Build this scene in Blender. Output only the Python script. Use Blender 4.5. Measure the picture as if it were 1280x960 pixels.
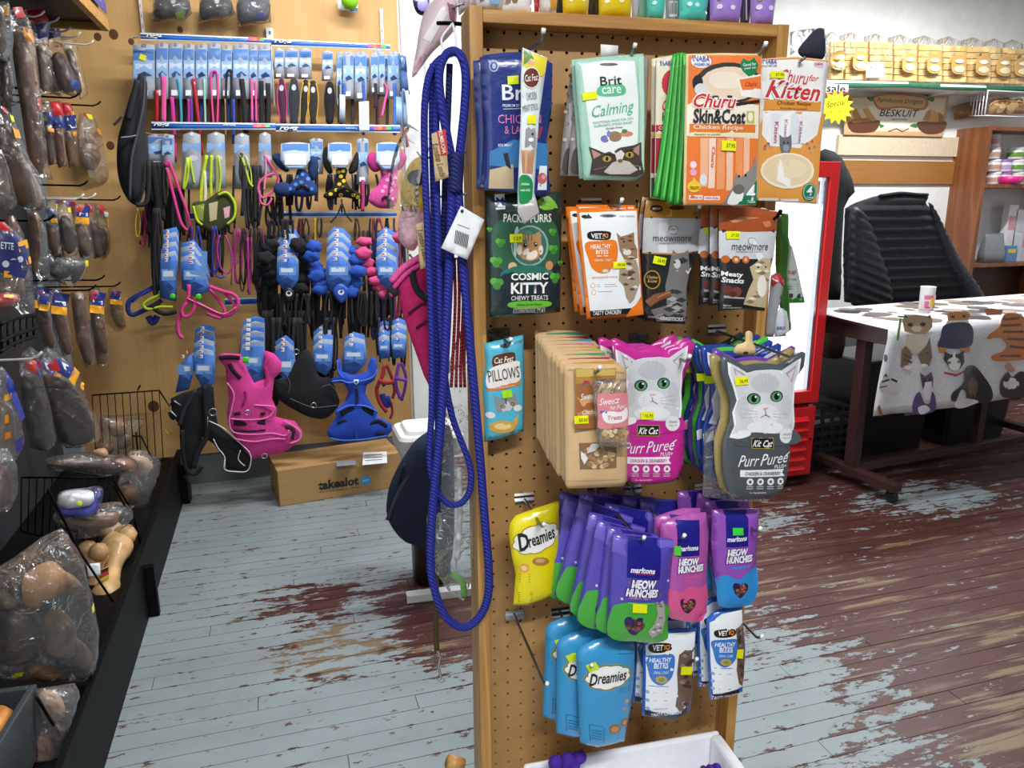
import bpy, math, random
from mathutils import Vector, Matrix
from mathutils.geometry import delaunay_2d_cdt
import numpy as np
random.seed(7)
for o in list(bpy.data.objects): bpy.data.objects.remove(o)
SC = bpy.context.scene
COL = SC.collection
# ------------------------------------------------------------------ camera
F, TILT, ROLL, YAW, HC = 945.0, .2397, -.0038, math.radians(17.0), 1.5
def _cam():
    c, s = math.cos(YAW), math.sin(YAW)
    right = Vector((c, -s, 0)); fl = Vector((s, c, 0)); up = Vector((0, 0, 1))
    fwd = fl*math.cos(TILT) - up*math.sin(TILT)
    cu = fl*math.sin(TILT) + up*math.cos(TILT)
    cr, sr = math.cos(ROLL), math.sin(ROLL)
    X = right*cr + cu*sr; Y = -right*sr + cu*cr
    cd = bpy.data.cameras.new('camera'); cam = bpy.data.objects.new('camera', cd); COL.objects.link(cam)
    cd.sensor_fit = 'HORIZONTAL'; cd.sensor_width = 36.0; cd.lens = 36.0*F/1280.0; cd.clip_start = .05
    m = Matrix((X, Y, -fwd)).transposed().to_4x4(); m.translation = Vector((0, 0, HC)); cam.matrix_world = m
    SC.camera = cam
    return X, Y, fwd
CX, CY, CF = _cam()
CPOS = Vector((0, 0, HC))
# ------------------------------------------------------------------ light
SC.view_settings.view_transform = 'Standard'; SC.view_settings.look = 'None'
SC.view_settings.gamma = 1.0; SC.view_settings.use_curve_mapping = False
SC.view_settings.exposure = 0.12
W = bpy.data.worlds.new('world'); SC.world = W; W.use_nodes = True
W.node_tree.nodes['Background'].inputs[0].default_value = (.90, .95, 1.0, 1)
W.node_tree.nodes['Background'].inputs[1].default_value = .12
CEIL_Z = 3.15
TUBES = [((.15, -.9), 86), ((1.75, 2.6), 50), ((.45, 3.1), 44), ((4.2, 3.85), 72)]     # fluorescent fittings, x y and watts
for (tx, ty), wt in TUBES:
    ld = bpy.data.lights.new('tube_light', 'AREA'); ld.shape = 'RECTANGLE'; ld.size = 1.2; ld.size_y = .12
    ld.energy = wt; ld.color = (.96, .98, 1.0)
    lo = bpy.data.objects.new('tube_light', ld); lo.location = (tx, ty, CEIL_Z-.11); COL.objects.link(lo)
# ------------------------------------------------------------------ helpers: pixel rays onto real planes
def ray(px, py):
    return CF + CX*((px-640)/F) + CY*((480-py)/F)
class Plane:
    "vertical plane through point p; yaw 0 faces the viewer (-Y), +90 faces +X"
    def __init__(s, p, yaw=0.0):
        s.o = Vector(p); s.yaw = math.radians(yaw)
        s.ax = Vector((math.cos(s.yaw), math.sin(s.yaw), 0)); s.n = Vector((math.sin(s.yaw), -math.cos(s.yaw), 0))
    def hit(s, px, py):
        r = ray(px, py); t = (s.o-CPOS).dot(s.n)/r.dot(s.n)
        return CPOS + r*t
    def uv(s, px, py):
        p = s.hit(px, py)-s.o
        return (p.dot(s.ax), p.z)
    def shift(s, d):
        return Plane(s.o + s.n*d, math.degrees(s.yaw))
HOLE = Vector((.334, 1.212, 1.750)); BYAW = -3.79; PITCH = .0254
BOARD = Plane(HOLE, BYAW)
def BP(d): return BOARD.shift(d)
WALLY = 4.2
def WP(y): return Plane((0, y, 0), 0)
def at_x(px, py, x):
    r = ray(px, py); return CPOS + r*(x/r.x)
def at_y(px, py, y):
    r = ray(px, py); return CPOS + r*(y/r.y)
def at_z(px, py, z):
    r = ray(px, py); return CPOS + r*((z-HC)/r.z)
def cp(c, x, y): return (c[0]+x/c[2], c[1]+y/c[2])
C1=(0,0,4);C2=(0,200,4);C3=(0,400,4);C4=(0,620,2.825);C5=(160,0,3.5556);C6=(160,170,3.5556);C7=(160,380,3.5556);C8=(440,0,3)
D1=(440,300,3);D2=(440,600,2.6667);D3=(580,0,4);D4=(780,0,3.557);D5=(590,220,4.8);D6=(790,230,5.052);D7=(590,400,4.3636);D8=(740,400,4)
E1=(620,590,3.7647);E2=(600,740,3.5556);E3=(960,0,4);E4=(960,160,4);E5=(960,340,3.2);E6=(900,560,2.4);E7=(160,600,2.6667);E8=(590,0,3.2)
PX=(0,0,1)
# ------------------------------------------------------------------ materials
def lin(h):
    if not isinstance(h, str): return tuple(h)
    v = [int(h[i:i+2], 16)/255 for i in (0, 2, 4)]
    return tuple(c/12.92 if c <= .04045 else ((c+.055)/1.055)**2.4 for c in v)
_M = {}
KINDS = {  # rough, metal, bump scale, bump strength, colour variation, coat
 'foil': (.28, 0, 42, .5, .05, .45), 'matte': (.62, 0, 60, .12, .06, 0), 'paper': (.8, 0, 120, .12, .07, 0), 'print': (.34, 0, 42, .4, .04, .3),
 'plastic': (.38, 0, 30, .05, .03, .1), 'fabric': (.9, 0, 420, .35, .14, 0), 'web': (.75, 0, 260, .3, .12, 0), 'metal': (.25, 1, 80, .05, .05, 0),
 'paint': (.5, 0, 25, .1, .06, 0), 'rubber': (.6, 0, 90, .1, .08, 0), 'flesh': (.5, 0, 38, .6, .35, .2), 'foam': (.85, 0, 160, .2, .03, 0), 'fur': (.95, 0, 160, .6, .25, 0)}
def mat(col, kind='foil', **kw):
    key = (col if isinstance(col, str) else tuple(col), kind, tuple(sorted(kw.items())))
    if key in _M: return _M[key]
    rough, metal, bs, bst, var, coat = KINDS[kind]
    rough = kw.get('rough', rough)
    m = bpy.data.materials.new(f'{kind}_{col}'); m.use_nodes = True; nt = m.node_tree; N = nt.nodes; L = nt.links
    b = N['Principled BSDF']; c = lin(col)
    tc = N.new('ShaderNodeTexCoord'); nz = N.new('ShaderNodeTexNoise'); nz.inputs['Scale'].default_value = bs*.35; nz.inputs['Detail'].default_value = 4
    L.new(tc.outputs['Object'], nz.inputs['Vector'])
    cr = N.new('ShaderNodeValToRGB'); cr.color_ramp.elements[0].position = .3; cr.color_ramp.elements[1].position = .7
    cr.color_ramp.elements[0].color = tuple(x*(1-var) for x in c)+(1,); cr.color_ramp.elements[1].color = tuple(min(1, x*(1+var)+var*.01) for x in c)+(1,)
    L.new(nz.outputs['Fac'], cr.inputs['Fac']); L.new(cr.outputs['Color'], b.inputs['Base Color'])
    n2 = N.new('ShaderNodeTexNoise'); n2.inputs['Scale'].default_value = bs; n2.inputs['Detail'].default_value = 3
    L.new(tc.outputs['Object'], n2.inputs['Vector'])
    bp = N.new('ShaderNodeBump'); bp.inputs['Strength'].default_value = kw.get('bump', bst); bp.inputs['Distance'].default_value = .004 if kind in ('foil', 'flesh', 'fur', 'print') else .0015
    L.new(n2.outputs['Fac'], bp.inputs['Height']); L.new(bp.outputs['Normal'], b.inputs['Normal'])
    b.inputs['Roughness'].default_value = rough; b.inputs['Metallic'].default_value = kw.get('metal', metal)
    b.inputs['Coat Weight'].default_value = kw.get('coat', coat); b.inputs['Coat Roughness'].default_value = .12
    b.inputs['Specular IOR Level'].default_value = kw.get('spec', .5)
    if 'alpha' in kw: b.inputs['Alpha'].default_value = kw['alpha']
    if 'emit' in kw:
        b.inputs['Emission Color'].default_value = c+(1,); b.inputs['Emission Strength'].default_value = kw['emit']
    _M[key] = m
    return m
def clear(col='e8ecee', alpha=.2, rough=.12):
    "thin crinkled clear film: mostly see-through, Fresnel gloss, a little haze"
    key = ('clear', col, alpha, rough)
    if key in _M: return _M[key]
    m = bpy.data.materials.new('clear_film'); m.use_nodes = True; nt = m.node_tree; N = nt.nodes; L = nt.links; N.remove(N['Principled BSDF']); out = N['Material Output']
    tc = N.new('ShaderNodeTexCoord'); vo = N.new('ShaderNodeTexNoise'); vo.inputs['Scale'].default_value = 13; vo.inputs['Detail'].default_value = 3; vo.inputs['Distortion'].default_value = 2.2; L.new(tc.outputs['Object'], vo.inputs['Vector'])
    bp = N.new('ShaderNodeBump'); bp.inputs['Strength'].default_value = 1.0; bp.inputs['Distance'].default_value = .016; L.new(vo.outputs['Fac'], bp.inputs['Height'])
    tr = N.new('ShaderNodeBsdfTransparent'); df = N.new('ShaderNodeBsdfDiffuse'); df.inputs['Color'].default_value = lin(col)+(1,); gl = N.new('ShaderNodeBsdfGlossy'); gl.inputs['Roughness'].default_value = .14; gl.inputs['Color'].default_value = (1, 1, 1, 1)
    L.new(bp.outputs['Normal'], gl.inputs['Normal'])
    m1 = N.new('ShaderNodeMixShader'); m1.inputs[0].default_value = alpha*.2; L.new(tr.outputs[0], m1.inputs[1]); L.new(df.outputs[0], m1.inputs[2])
    fr = N.new('ShaderNodeFresnel'); fr.inputs['IOR'].default_value = 1.5; L.new(bp.outputs['Normal'], fr.inputs['Normal'])
    fm = N.new('ShaderNodeMath'); fm.operation = 'MULTIPLY_ADD'; fm.inputs[1].default_value = .8; fm.inputs[2].default_value = .025; L.new(fr.outputs[0], fm.inputs[0])
    m2 = N.new('ShaderNodeMixShader'); L.new(fm.outputs[0], m2.inputs[0]); L.new(m1.outputs[0], m2.inputs[1]); L.new(gl.outputs[0], m2.inputs[2]); L.new(m2.outputs[0], out.inputs['Surface'])
    _M[key] = m
    return m
def wood(c1, c2, axis='z', scale=1.0, rough=.5, knots=False, contrast=1.0, band=40):
    key = ('wood', c1, c2, axis, scale, knots, band)
    if key in _M: return _M[key]
    m = bpy.data.materials.new('wood_'+c1); m.use_nodes = True; nt = m.node_tree; N = nt.nodes; L = nt.links; b = N['Principled BSDF']
    tc = N.new('ShaderNodeTexCoord'); mp = N.new('ShaderNodeMapping')
    s = {'x': (.06, 1, 1), 'y': (1, .06, 1), 'z': (1, 1, .06)}[axis]
    mp.inputs['Scale'].default_value = tuple(v*scale for v in s)
    L.new(tc.outputs['Object'], mp.inputs['Vector'])
    nz = N.new('ShaderNodeTexNoise'); nz.inputs['Scale'].default_value = 6; nz.inputs['Detail'].default_value = 5; nz.inputs['Distortion'].default_value = .6
    L.new(mp.outputs['Vector'], nz.inputs['Vector'])
    mu = N.new('ShaderNodeMath'); mu.operation = 'MULTIPLY'; mu.inputs[1].default_value = band; L.new(nz.outputs['Fac'], mu.inputs[0])
    sn = N.new('ShaderNodeMath'); sn.operation = 'SINE'; L.new(mu.outputs[0], sn.inputs[0])
    n2 = N.new('ShaderNodeTexNoise'); n2.inputs['Scale'].default_value = 90; n2.inputs['Detail'].default_value = 3; L.new(mp.outputs['Vector'], n2.inputs['Vector'])
    a = N.new('ShaderNodeMath'); a.operation = 'MULTIPLY_ADD'; a.inputs[1].default_value = .28; a.inputs[2].default_value = .25; L.new(sn.outputs[0], a.inputs[0])
    a2 = N.new('ShaderNodeMath'); a2.operation = 'MULTIPLY_ADD'; a2.inputs[1].default_value = .5; L.new(n2.outputs['Fac'], a2.inputs[0]); L.new(a.outputs[0], a2.inputs[2])
    cr = N.new('ShaderNodeValToRGB'); cr.color_ramp.elements[0].position = .1; cr.color_ramp.elements[1].position = .9
    cr.color_ramp.elements[0].color = lin(c2)+(1,); cr.color_ramp.elements[1].color = lin(c1)+(1,)
    L.new(a2.outputs[0], cr.inputs['Fac']); out = cr.outputs['Color']
    if knots:
        vo = N.new('ShaderNodeTexVoronoi'); vo.inputs['Scale'].default_value = 2.6; vo.inputs['Randomness'].default_value = 1
        mp2 = N.new('ShaderNodeMapping'); mp2.inputs['Scale'].default_value = (1, 1, .62); L.new(tc.outputs['Object'], mp2.inputs['Vector'])
        L.new(mp2.outputs['Vector'], vo.inputs['Vector'])
        kr = N.new('ShaderNodeValToRGB'); kr.color_ramp.elements[0].position = .035; kr.color_ramp.elements[1].position = .075
        kr.color_ramp.elements[0].color = (.8, .8, .8, 1); kr.color_ramp.elements[1].color = (0, 0, 0, 1)
        L.new(vo.outputs['Distance'], kr.inputs['Fac'])
        mx = N.new('ShaderNodeMix'); mx.data_type = 'RGBA'; mx.inputs['B'].default_value = lin('4a2c14')+(1,)
        L.new(kr.outputs['Color'], mx.inputs['Factor']); L.new(out, mx.inputs['A']); out = mx.outputs['Result']
    L.new(out, b.inputs['Base Color']); b.inputs['Roughness'].default_value = rough
    bp = N.new('ShaderNodeBump'); bp.inputs['Strength'].default_value = .15; bp.inputs['Distance'].default_value = .001
    L.new(n2.outputs['Fac'], bp.inputs['Height']); L.new(bp.outputs['Normal'], b.inputs['Normal'])
    _M[key] = m
    return m
# ------------------------------------------------------------------ objects
def mesh(name, V, Fc, mats, parent=None, idx=None, smooth=False):
    me = bpy.data.meshes.new(name); me.from_pydata([tuple(v) for v in V], [], Fc)
    if not isinstance(mats, (list, tuple)): mats = [mats]
    for m in mats: me.materials.append(m)
    if idx is not None: me.polygons.foreach_set('material_index', idx)
    if smooth: me.polygons.foreach_set('use_smooth', [True]*len(Fc))
    me.update()
    o = bpy.data.objects.new(name, me); COL.objects.link(o)
    if parent: o.parent = parent
    return o
def tag(o, label, cat, group=None):
    o['label'] = label; o['category'] = cat
    if group: o['group'] = group
    return o
def struct(o, label=None):
    o['kind'] = 'structure'
    if label: o['label'] = label
    return o
def thing(name, label, cat, loc=(0, 0, 0), rz=0.0, group=None):
    o = bpy.data.objects.new(name, None); COL.objects.link(o); o.empty_display_size = .05
    o.location = loc; o.rotation_euler = (0, 0, rz)
    return tag(o, label, cat, group)
def dup(root, off=(0, 0, 0), label=None, group=None, rot=None):
    r = root.copy(); COL.objects.link(r); r.location = root.location + Vector(off)
    if rot: r.rotation_euler = (root.rotation_euler[0]+rot[0], root.rotation_euler[1]+rot[1], root.rotation_euler[2]+rot[2])
    if label: r['label'] = label
    if group: r['group'] = group
    for ch in list(root.children):
        c = ch.copy(); COL.objects.link(c); c.parent = r
        for g in list(ch.children):
            d = g.copy(); COL.objects.link(d); d.parent = c
    return r
def attach(child, parent, rename=None):
    "make the meshes of a traced piece parts of the thing they are fixed to"
    Mi = (Matrix.Translation(parent.location) @ parent.rotation_euler.to_matrix().to_4x4()).inverted(); Mc_ = Matrix.Translation(child.location) @ child.rotation_euler.to_matrix().to_4x4()
    for o in list(child.children):
        o.parent = parent; o.matrix_basis = Mi @ Mc_ @ o.matrix_basis
        if rename and not o.name.startswith('printed'): o.name = rename
    bpy.data.objects.remove(child)
class MB:
    def __init__(s): s.v = []; s.f = []; s.m = []
    def add(s, V, Fc, mi=0):
        b = len(s.v); s.v += [Vector(v) for v in V]; s.f += [tuple(i+b for i in f) for f in Fc]; s.m += [mi]*len(Fc); return s
    def box(s, a, b, mi=0, M=None):
        (x0, y0, z0), (x1, y1, z1) = a, b
        V = [Vector(p) for p in ((x0,y0,z0),(x1,y0,z0),(x1,y1,z0),(x0,y1,z0),(x0,y0,z1),(x1,y0,z1),(x1,y1,z1),(x0,y1,z1))]
        if M: V = [M @ v for v in V]
        return s.add(V, [(0,3,2,1),(4,5,6,7),(0,1,5,4),(1,2,6,5),(2,3,7,6),(3,0,4,7)], mi)
    def tube(s, pts, r, seg=8, mi=0, r2=None, nrm=None, closed=False, taper=None):
        "sweep an ellipse (r across, r2 along nrm) along pts"
        P = [Vector(p) for p in pts]; n = len(P); rings = []
        ref = Vector(nrm) if nrm is not None else None
        for i, p in enumerate(P):
            a = P[(i-1) % n] if (i or closed) else p; b = P[(i+1) % n] if (i < n-1 or closed) else p
            t = (b-a)
            if t.length < 1e-9: t = Vector((0, 0, 1))
            t.normalize()
            if nrm is None:
                u = ref if ref is not None else (Vector((1, 0, 0)) if abs(t.x) < .8 else Vector((0, 1, 0)))
                u = (u - t*u.dot(t)).normalized(); ref = u; side = t.cross(u)
            else:
                side = t.cross(ref)
                if side.length < 1e-6: side = t.orthogonal()
                side.normalize(); u = side.cross(t).normalized()
            k = taper[i] if taper else 1
            rings.append([p + side*(math.cos(2*math.pi*j/seg)*r*k) + u*(math.sin(2*math.pi*j/seg)*(r2 or r)*k) for j in range(seg)])
        V = [v for R_ in rings for v in R_]; Fc = []
        m = n if closed else n-1
        for i in range(m):
            for j in range(seg):
                a, b = i*seg+j, i*seg+(j+1) % seg; c, d = ((i+1) % n)*seg+(j+1) % seg, ((i+1) % n)*seg+j
                Fc.append((a, b, c, d))
        if not closed:
            Fc.append(tuple(range(seg))[::-1]); Fc.append(tuple((n-1)*seg+j for j in range(seg)))
        return s.add(V, Fc, mi)
    def lathe(s, prof, c=(0, 0, 0), seg=20, mi=0, M=None):
        V = []; Fc = []; c = Vector(c)
        for r, z in prof:
            for j in range(seg):
                a = 2*math.pi*j/seg; V.append(Vector((r*math.cos(a), r*math.sin(a), z)))
        if M: V = [M @ v for v in V]
        V = [v+c for v in V]
        for i in range(len(prof)-1):
            for j in range(seg):
                Fc.append((i*seg+j, i*seg+(j+1) % seg, (i+1)*seg+(j+1) % seg, (i+1)*seg+j))
        Fc.append(tuple(range(seg))[::-1]); Fc.append(tuple((len(prof)-1)*seg+j for j in range(seg)))
        return s.add(V, Fc, mi)
    def build(s, name, mats, parent=None, smooth=False):
        return mesh(name, s.v, s.f, mats, parent, s.m, smooth)
def bevel(o, w=.003, seg=2):
    md = o.modifiers.new('bevel', 'BEVEL'); md.width = w; md.segments = seg; md.limit_method = 'ANGLE'
    return o
def catmull(P, k=4, closed=False):
    P = [Vector(p) for p in P]; n = len(P); out = []
    if n < 3: return P
    for i in range(n if closed else n-1):
        if closed: a, b, c, d = P[(i-1) % n], P[i], P[(i+1) % n], P[(i+2) % n]
        else: a, b, c, d = P[max(i-1, 0)], P[i], P[i+1], P[min(i+2, n-1)]
        for j in range(k):
            t = j/k
            out.append(.5*((2*b)+(c-a)*t+(2*a-5*b+4*c-d)*t*t+(3*b-a-3*c+d)*t**3))
    if not closed: out.append(P[-1])
    return out
def rect(x0, y0, x1, y1): return [(x0, y0), (x1, y0), (x1, y1), (x0, y1)]
def ell(cx, cy, rx, ry, n=18, a0=0): return [(cx+rx*math.cos(2*math.pi*i/n+a0), cy+ry*math.sin(2*math.pi*i/n+a0)) for i in range(n)]
def clean2(P):
    out = []
    for p in P:
        p = (float(p[0]), float(p[1]))
        if not out or math.hypot(p[0]-out[-1][0], p[1]-out[-1][1]) > 1e-5: out.append(p)
    if math.hypot(out[0][0]-out[-1][0], out[0][1]-out[-1][1]) < 1e-5: out.pop()
    return out
def inside(P, x, y):
    c = False; n = len(P); j = n-1
    for i in range(n):
        if (P[i][1] > y) != (P[j][1] > y) and x < (P[j][0]-P[i][0])*(y-P[i][1])/(P[j][1]-P[i][1])+P[i][0]: c = not c
        j = i
    return c
def tri2d(P, h):
    "triangles of outline P with interior lattice of pitch h"
    P = clean2(P); n = len(P)
    xs = [p[0] for p in P]; ys = [p[1] for p in P]
    pts = list(P)
    if h:
        # subdivide the outline as well
        Q = []
        for i in range(n):
            a, b = P[i], P[(i+1) % n]; L_ = math.hypot(b[0]-a[0], b[1]-a[1]); k = max(1, int(L_/(h*1.3)))
            for j in range(k): Q.append((a[0]+(b[0]-a[0])*j/k, a[1]+(b[1]-a[1])*j/k))
        P = Q; n = len(P); pts = list(P)
        i0, i1 = math.floor(min(xs)/h), math.ceil(max(xs)/h); j0, j1 = math.floor(min(ys)/h), math.ceil(max(ys)/h)
        for i in range(i0, i1+1):
            for j in range(j0, j1+1):
                x, y = i*h, j*h
                if inside(P, x, y): pts.append((x, y))
    r = delaunay_2d_cdt([Vector(p) for p in pts], [], [list(range(n))], 1, 1e-6)
    V = [(v.x, v.y) for v in r[0]]; Fc = [tuple(f) for f in r[2]]
    out = []
    for f in Fc:
        a, b, c = [V[i] for i in f[:3]]
        ar = (b[0]-a[0])*(c[1]-a[1])-(b[1]-a[1])*(c[0]-a[0])
        out.append(f if ar > 0 else f[::-1])
    return V, out, P
_T = {}
def text2d(t, bold=.0, shear=0.):
    key = (t, bold, shear)
    if key in _T: return _T[key]
    cu = bpy.data.curves.new('txt', 'FONT'); cu.body = t; cu.resolution_u = 2; cu.offset = bold; cu.shear = shear; cu.fill_mode = 'FRONT'
    o = bpy.data.objects.new('txt', cu); COL.objects.link(o)
    me = o.to_mesh(); V = [(v.co.x, v.co.y) for v in me.vertices]; Fc = [tuple(p.vertices) for p in me.polygons]
    o.to_mesh_clear(); bpy.data.objects.remove(o); bpy.data.curves.remove(cu)
    if V:
        x0 = min(v[0] for v in V); x1 = max(v[0] for v in V); y0 = min(v[1] for v in V); y1 = max(v[1] for v in V)
        V = [((x-x0)/max(1e-6, x1-x0)-.5, (y-y0)/max(1e-6, y1-y0)-.5) for x, y in V]
        out = []
        for f in Fc:
            ar = sum(V[f[i]][0]*V[f[(i+1) % len(f)]][1]-V[f[(i+1) % len(f)]][0]*V[f[i]][1] for i in range(len(f)))
            out.append(f if ar > 0 else f[::-1])
        Fc = out
    _T[key] = (V, Fc)
    return _T[key]
class Surf:
    "pillow surface over a 2-D outline: height in front of the plane"
    def __init__(s, P, T, edge, wob=0., seed=0, t0=.0012):
        s.P = np.array(P); s.T = T; s.e = edge; s.wob = wob; s.sd = seed; s.t0 = t0
    def z(s, pts):
        p = np.array(pts, float).reshape(-1, 2); A = s.P; B = np.roll(A, -1, 0)
        d = np.full(len(p), 1e9)
        for a, b in zip(A, B):
            ab = b-a; L2 = ab@ab
            if L2 < 1e-14: continue
            t = np.clip(((p-a)@ab)/L2, 0, 1); q = a+t[:, None]*ab
            d = np.minimum(d, np.hypot(*(p-q).T))
        k = np.clip(d/s.e, 0, 1); h = np.sqrt(np.clip(1-(1-k)**2, 0, 1))
        z = s.t0 + s.T*h
        if s.wob:
            z = z + s.wob*k*(np.sin(p[:, 0]*70+s.sd)*np.sin(p[:, 1]*55+s.sd*2.3)+.9*np.abs(np.sin((p[:, 0]*.8+p[:, 1]*.5)*95+s.sd+2*np.sin(p[:, 1]*40+s.sd)))-.45+.6*np.abs(np.sin((p[:, 0]*.6-p[:, 1])*75+s.sd*3+1.5*np.sin(p[:, 0]*60)))-.3)
        return z
def sheet(name, parent, P, material, T=.01, edge=None, h=.013, wob=0., seed=0, back=.35, t0=.0012, lift=0., smooth=True):
    "closed pillow body; local axes x across, -y towards the viewer, z up"
    V2, Fc, Q = tri2d(P, h)
    xs = [p[0] for p in P]; ys = [p[1] for p in P]
    edge = edge or .4*min(max(xs)-min(xs), max(ys)-min(ys))
    S = Surf(Q, T, edge, wob, seed, t0)
    zf = S.z(V2); n = len(V2)
    V = [(x, -(z+lift), y) for (x, y), z in zip(V2, zf)] + [(x, max(0, z-t0)*back-lift, y) for (x, y), z in zip(V2, zf)]
    FF = list(Fc) + [tuple(i+n for i in f[::-1]) for f in Fc]
    E = {}
    for f in Fc:
        for i in range(len(f)):
            a, b = f[i], f[(i+1) % len(f)]; E[(a, b)] = 1
    for a, b in E:
        if (b, a) not in E: FF.append((b, a, a+n, b+n))
    S.lift = lift
    return mesh(name, V, FF, material, parent, None, smooth), S
class Print:
    "flat print on a pillow surface, many colours in one mesh"
    k0 = 0
    def __init__(s, S, h=.013): s.S = S; s.h = h; s.mb = MB(); s.mats = []; s.k = 0; s.L = []
    def _mi(s, m):
        if m not in s.mats: s.mats.append(m)
        return s.mats.index(m)
    def poly(s, m, P):
        s.k += 1
        try: V2, Fc, _ = tri2d(P, s.h)
        except Exception: return
        s.put(m, V2, Fc)
    def put(s, m, V2, Fc, ex=0.):
        if not V2: return
        a = np.array(V2); bb = (*a.min(0), *a.max(0)); lv = 1+max([l for (x0, y0, x1, y1), l in s.L if x0 < bb[2] and x1 > bb[0] and y0 < bb[3] and y1 > bb[1]], default=0)
        s.L.append((bb, lv)); z = s.S.z(V2)+s.S.lift+.0004+.00016*(lv+s.k0)+ex
        s.mb.add([(x, -zz, y) for (x, y), zz in zip(V2, z)], Fc, s._mi(m))
    def text(s, m, t, c, w, h, rot=0., bold=0., shear=0.):
        s.k += 1; V2, Fc = text2d(t, bold, shear); cs, sn = math.cos(rot), math.sin(rot)
        s.put(m, [(c[0]+x*w*cs-y*h*sn, c[1]+x*w*sn+y*h*cs) for x, y in V2], Fc, .0007)
    def build(s, name, parent):
        if not s.mb.f: return None
        return mesh(name, s.mb.v, s.mb.f, s.mats, parent, s.mb.m, True)
KIND_INK = 'print'
def draw(pr, ops, cv, ink):
    for op in ops:
        k, col = op[0], op[1]; m = col if not isinstance(col, str) else mat(col, ink)
        if k == 'p': pr.poly(m, [cv(*p) for p in op[2]])
        elif k == 's': pr.poly(m, [(v[0], v[1]) for v in catmull([Vector(cv(*p)).to_3d() for p in op[2]], 4, True)])
        elif k == 'r': pr.poly(m, [cv(*p) for p in rect(*op[2:6])])
        elif k == 'e': pr.poly(m, [cv(*p) for p in ell(*op[2:6])])
        elif k == 'l':      # line of width w
            pts = [Vector(cv(*p)) for p in op[2]]; a = Vector(cv(*op[2][0])); b = Vector(cv(op[2][0][0]+op[3], op[2][0][1])); w = (b-a).length/2
            for i in range(len(pts)-1):
                t = (pts[i+1]-pts[i]).normalized(); q = Vector((-t.y, t.x))*w
                pr.poly(m, [pts[i]-q-t*w*.6, pts[i+1]-q+t*w*.6, pts[i+1]+q+t*w*.6, pts[i]+q-t*w*.6])
        elif k == 't':      # text, cx, cy, width, height, rotation(deg, + = clockwise in the picture), shear, bold
            t, cx, cy, w, h = op[2:7]; rot = op[7] if len(op) > 7 else 0; sh = op[8] if len(op) > 8 else 0; bo = op[9] if len(op) > 9 else .012
            c = Vector(cv(cx, cy)); ex = Vector(cv(cx+w/2, cy))-Vector(cv(cx-w/2, cy)); ey = Vector(cv(cx, cy-h/2))-Vector(cv(cx, cy+h/2))
            a = math.atan2(ex.y, ex.x) - math.radians(rot)
            pr.text(m, t, c, ex.length, ey.length, a, bo, sh)
def pack(name, label, cat, crop, outline, plane, col, ops=(), stickers=(), T=.008, group=None, kind='foil', edge=None, wob=.0009, smooth=False, h=.011, body='pouch', extra=None, back=.35, ink='print', stick_col='f2f213'):
    "a thing traced on a plane of its own: body, print, price stickers"
    pts = [plane.uv(*cp(crop, *p)) for p in outline]
    if smooth: pts = [(v[0], v[1]) for v in catmull([Vector(p).to_3d() for p in pts], 4, True)]
    x0 = sum(p[0] for p in pts)/len(pts); z0 = min(p[1] for p in pts)
    loc = plane.o + plane.ax*x0 + Vector((0, 0, z0))
    th = thing(name, label, cat, loc, plane.yaw, group)
    def cv(x, y):
        u, v = plane.uv(*cp(crop, x, y)); return (u-x0, v-z0)
    P = [(p[0]-x0, p[1]-z0) for p in pts]
    m = mat(col, kind) if isinstance(col, str) else col
    bo, S = sheet(body, th, P, m, T, edge, h, wob, random.random()*6, back)
    top = 0
    if ops:
        pr = Print(S, h); draw(pr, ops, cv, ink); pr.build('printed_design', bo); top = max([l for _, l in pr.L], default=0)
    for st in stickers:
        x, y, w, hh = st[:4]; sc = st[4] if len(st) > 4 and st[4] else stick_col; rot = st[5] if len(st) > 5 else 0
        pr = Print(S, h); pr.k0 = top+6
        a = math.radians(rot)
        q = [(x+dx*w/2*math.cos(a)-dy*hh/2*math.sin(a), y+dx*w/2*math.sin(a)+dy*hh/2*math.cos(a)) for dx, dy in ((-1,-1),(1,-1),(1,1),(-1,1))]
        pr.poly(mat(sc, 'print'), [cv(*p) for p in q])
        if len(st) > 6 and st[6]:
            c = Vector(cv(x+w*.12, y)); ex = Vector(cv(x+w*.3, y))-Vector(cv(x-w*.3, y)); ey = Vector(cv(x, y-hh*.2))-Vector(cv(x, y+hh*.2))
            pr.text(mat('3c3a10', 'print'), st[6], c, ex.length, ey.length, math.atan2(ex.y, ex.x)-a)
        pr.build('price_sticker', bo)
    if extra: extra(th, cv, S)
    return th
ORD = ['first', 'second', 'third', 'fourth', 'fifth', 'sixth', 'seventh', 'eighth', 'ninth', 'tenth', 'eleventh', 'twelfth', 'thirteenth', 'fourteenth', 'fifteenth', 'sixteenth', 'seventeenth', 'eighteenth', 'nineteenth', 'twentieth', 'twenty-first', 'twenty-second', 'twenty-third', 'twenty-fourth']
def pts3(plane, crop, pts, lift=0.):
    "pixels -> world points on a plane (third number moves a point off it)"
    out = []
    for p in pts:
        out.append(plane.shift(lift + (p[2] if len(p) > 2 else 0)).hit(*cp(crop, p[0], p[1])))
    return out
def strap(name, parent, plane, crop, pts, w, material, thick=.002, lift=0., smooth=True, closed=False, k=4):
    "flat webbing along a pixel path; w in metres; in the parent's frame"
    P = pts3(plane, crop, pts, lift)
    if smooth: P = catmull(P, k, closed)
    if parent:
        M = Matrix.Translation(parent.location) @ parent.rotation_euler.to_matrix().to_4x4(); Mi = M.inverted()
        P = [Mi @ p for p in P]; n = (0, -1, 0)
    else: n = plane.n
    mb = MB(); mb.tube(P, w/2, 8, 0, thick, n, closed)
    return mb.build(name, material, parent, True)
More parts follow.
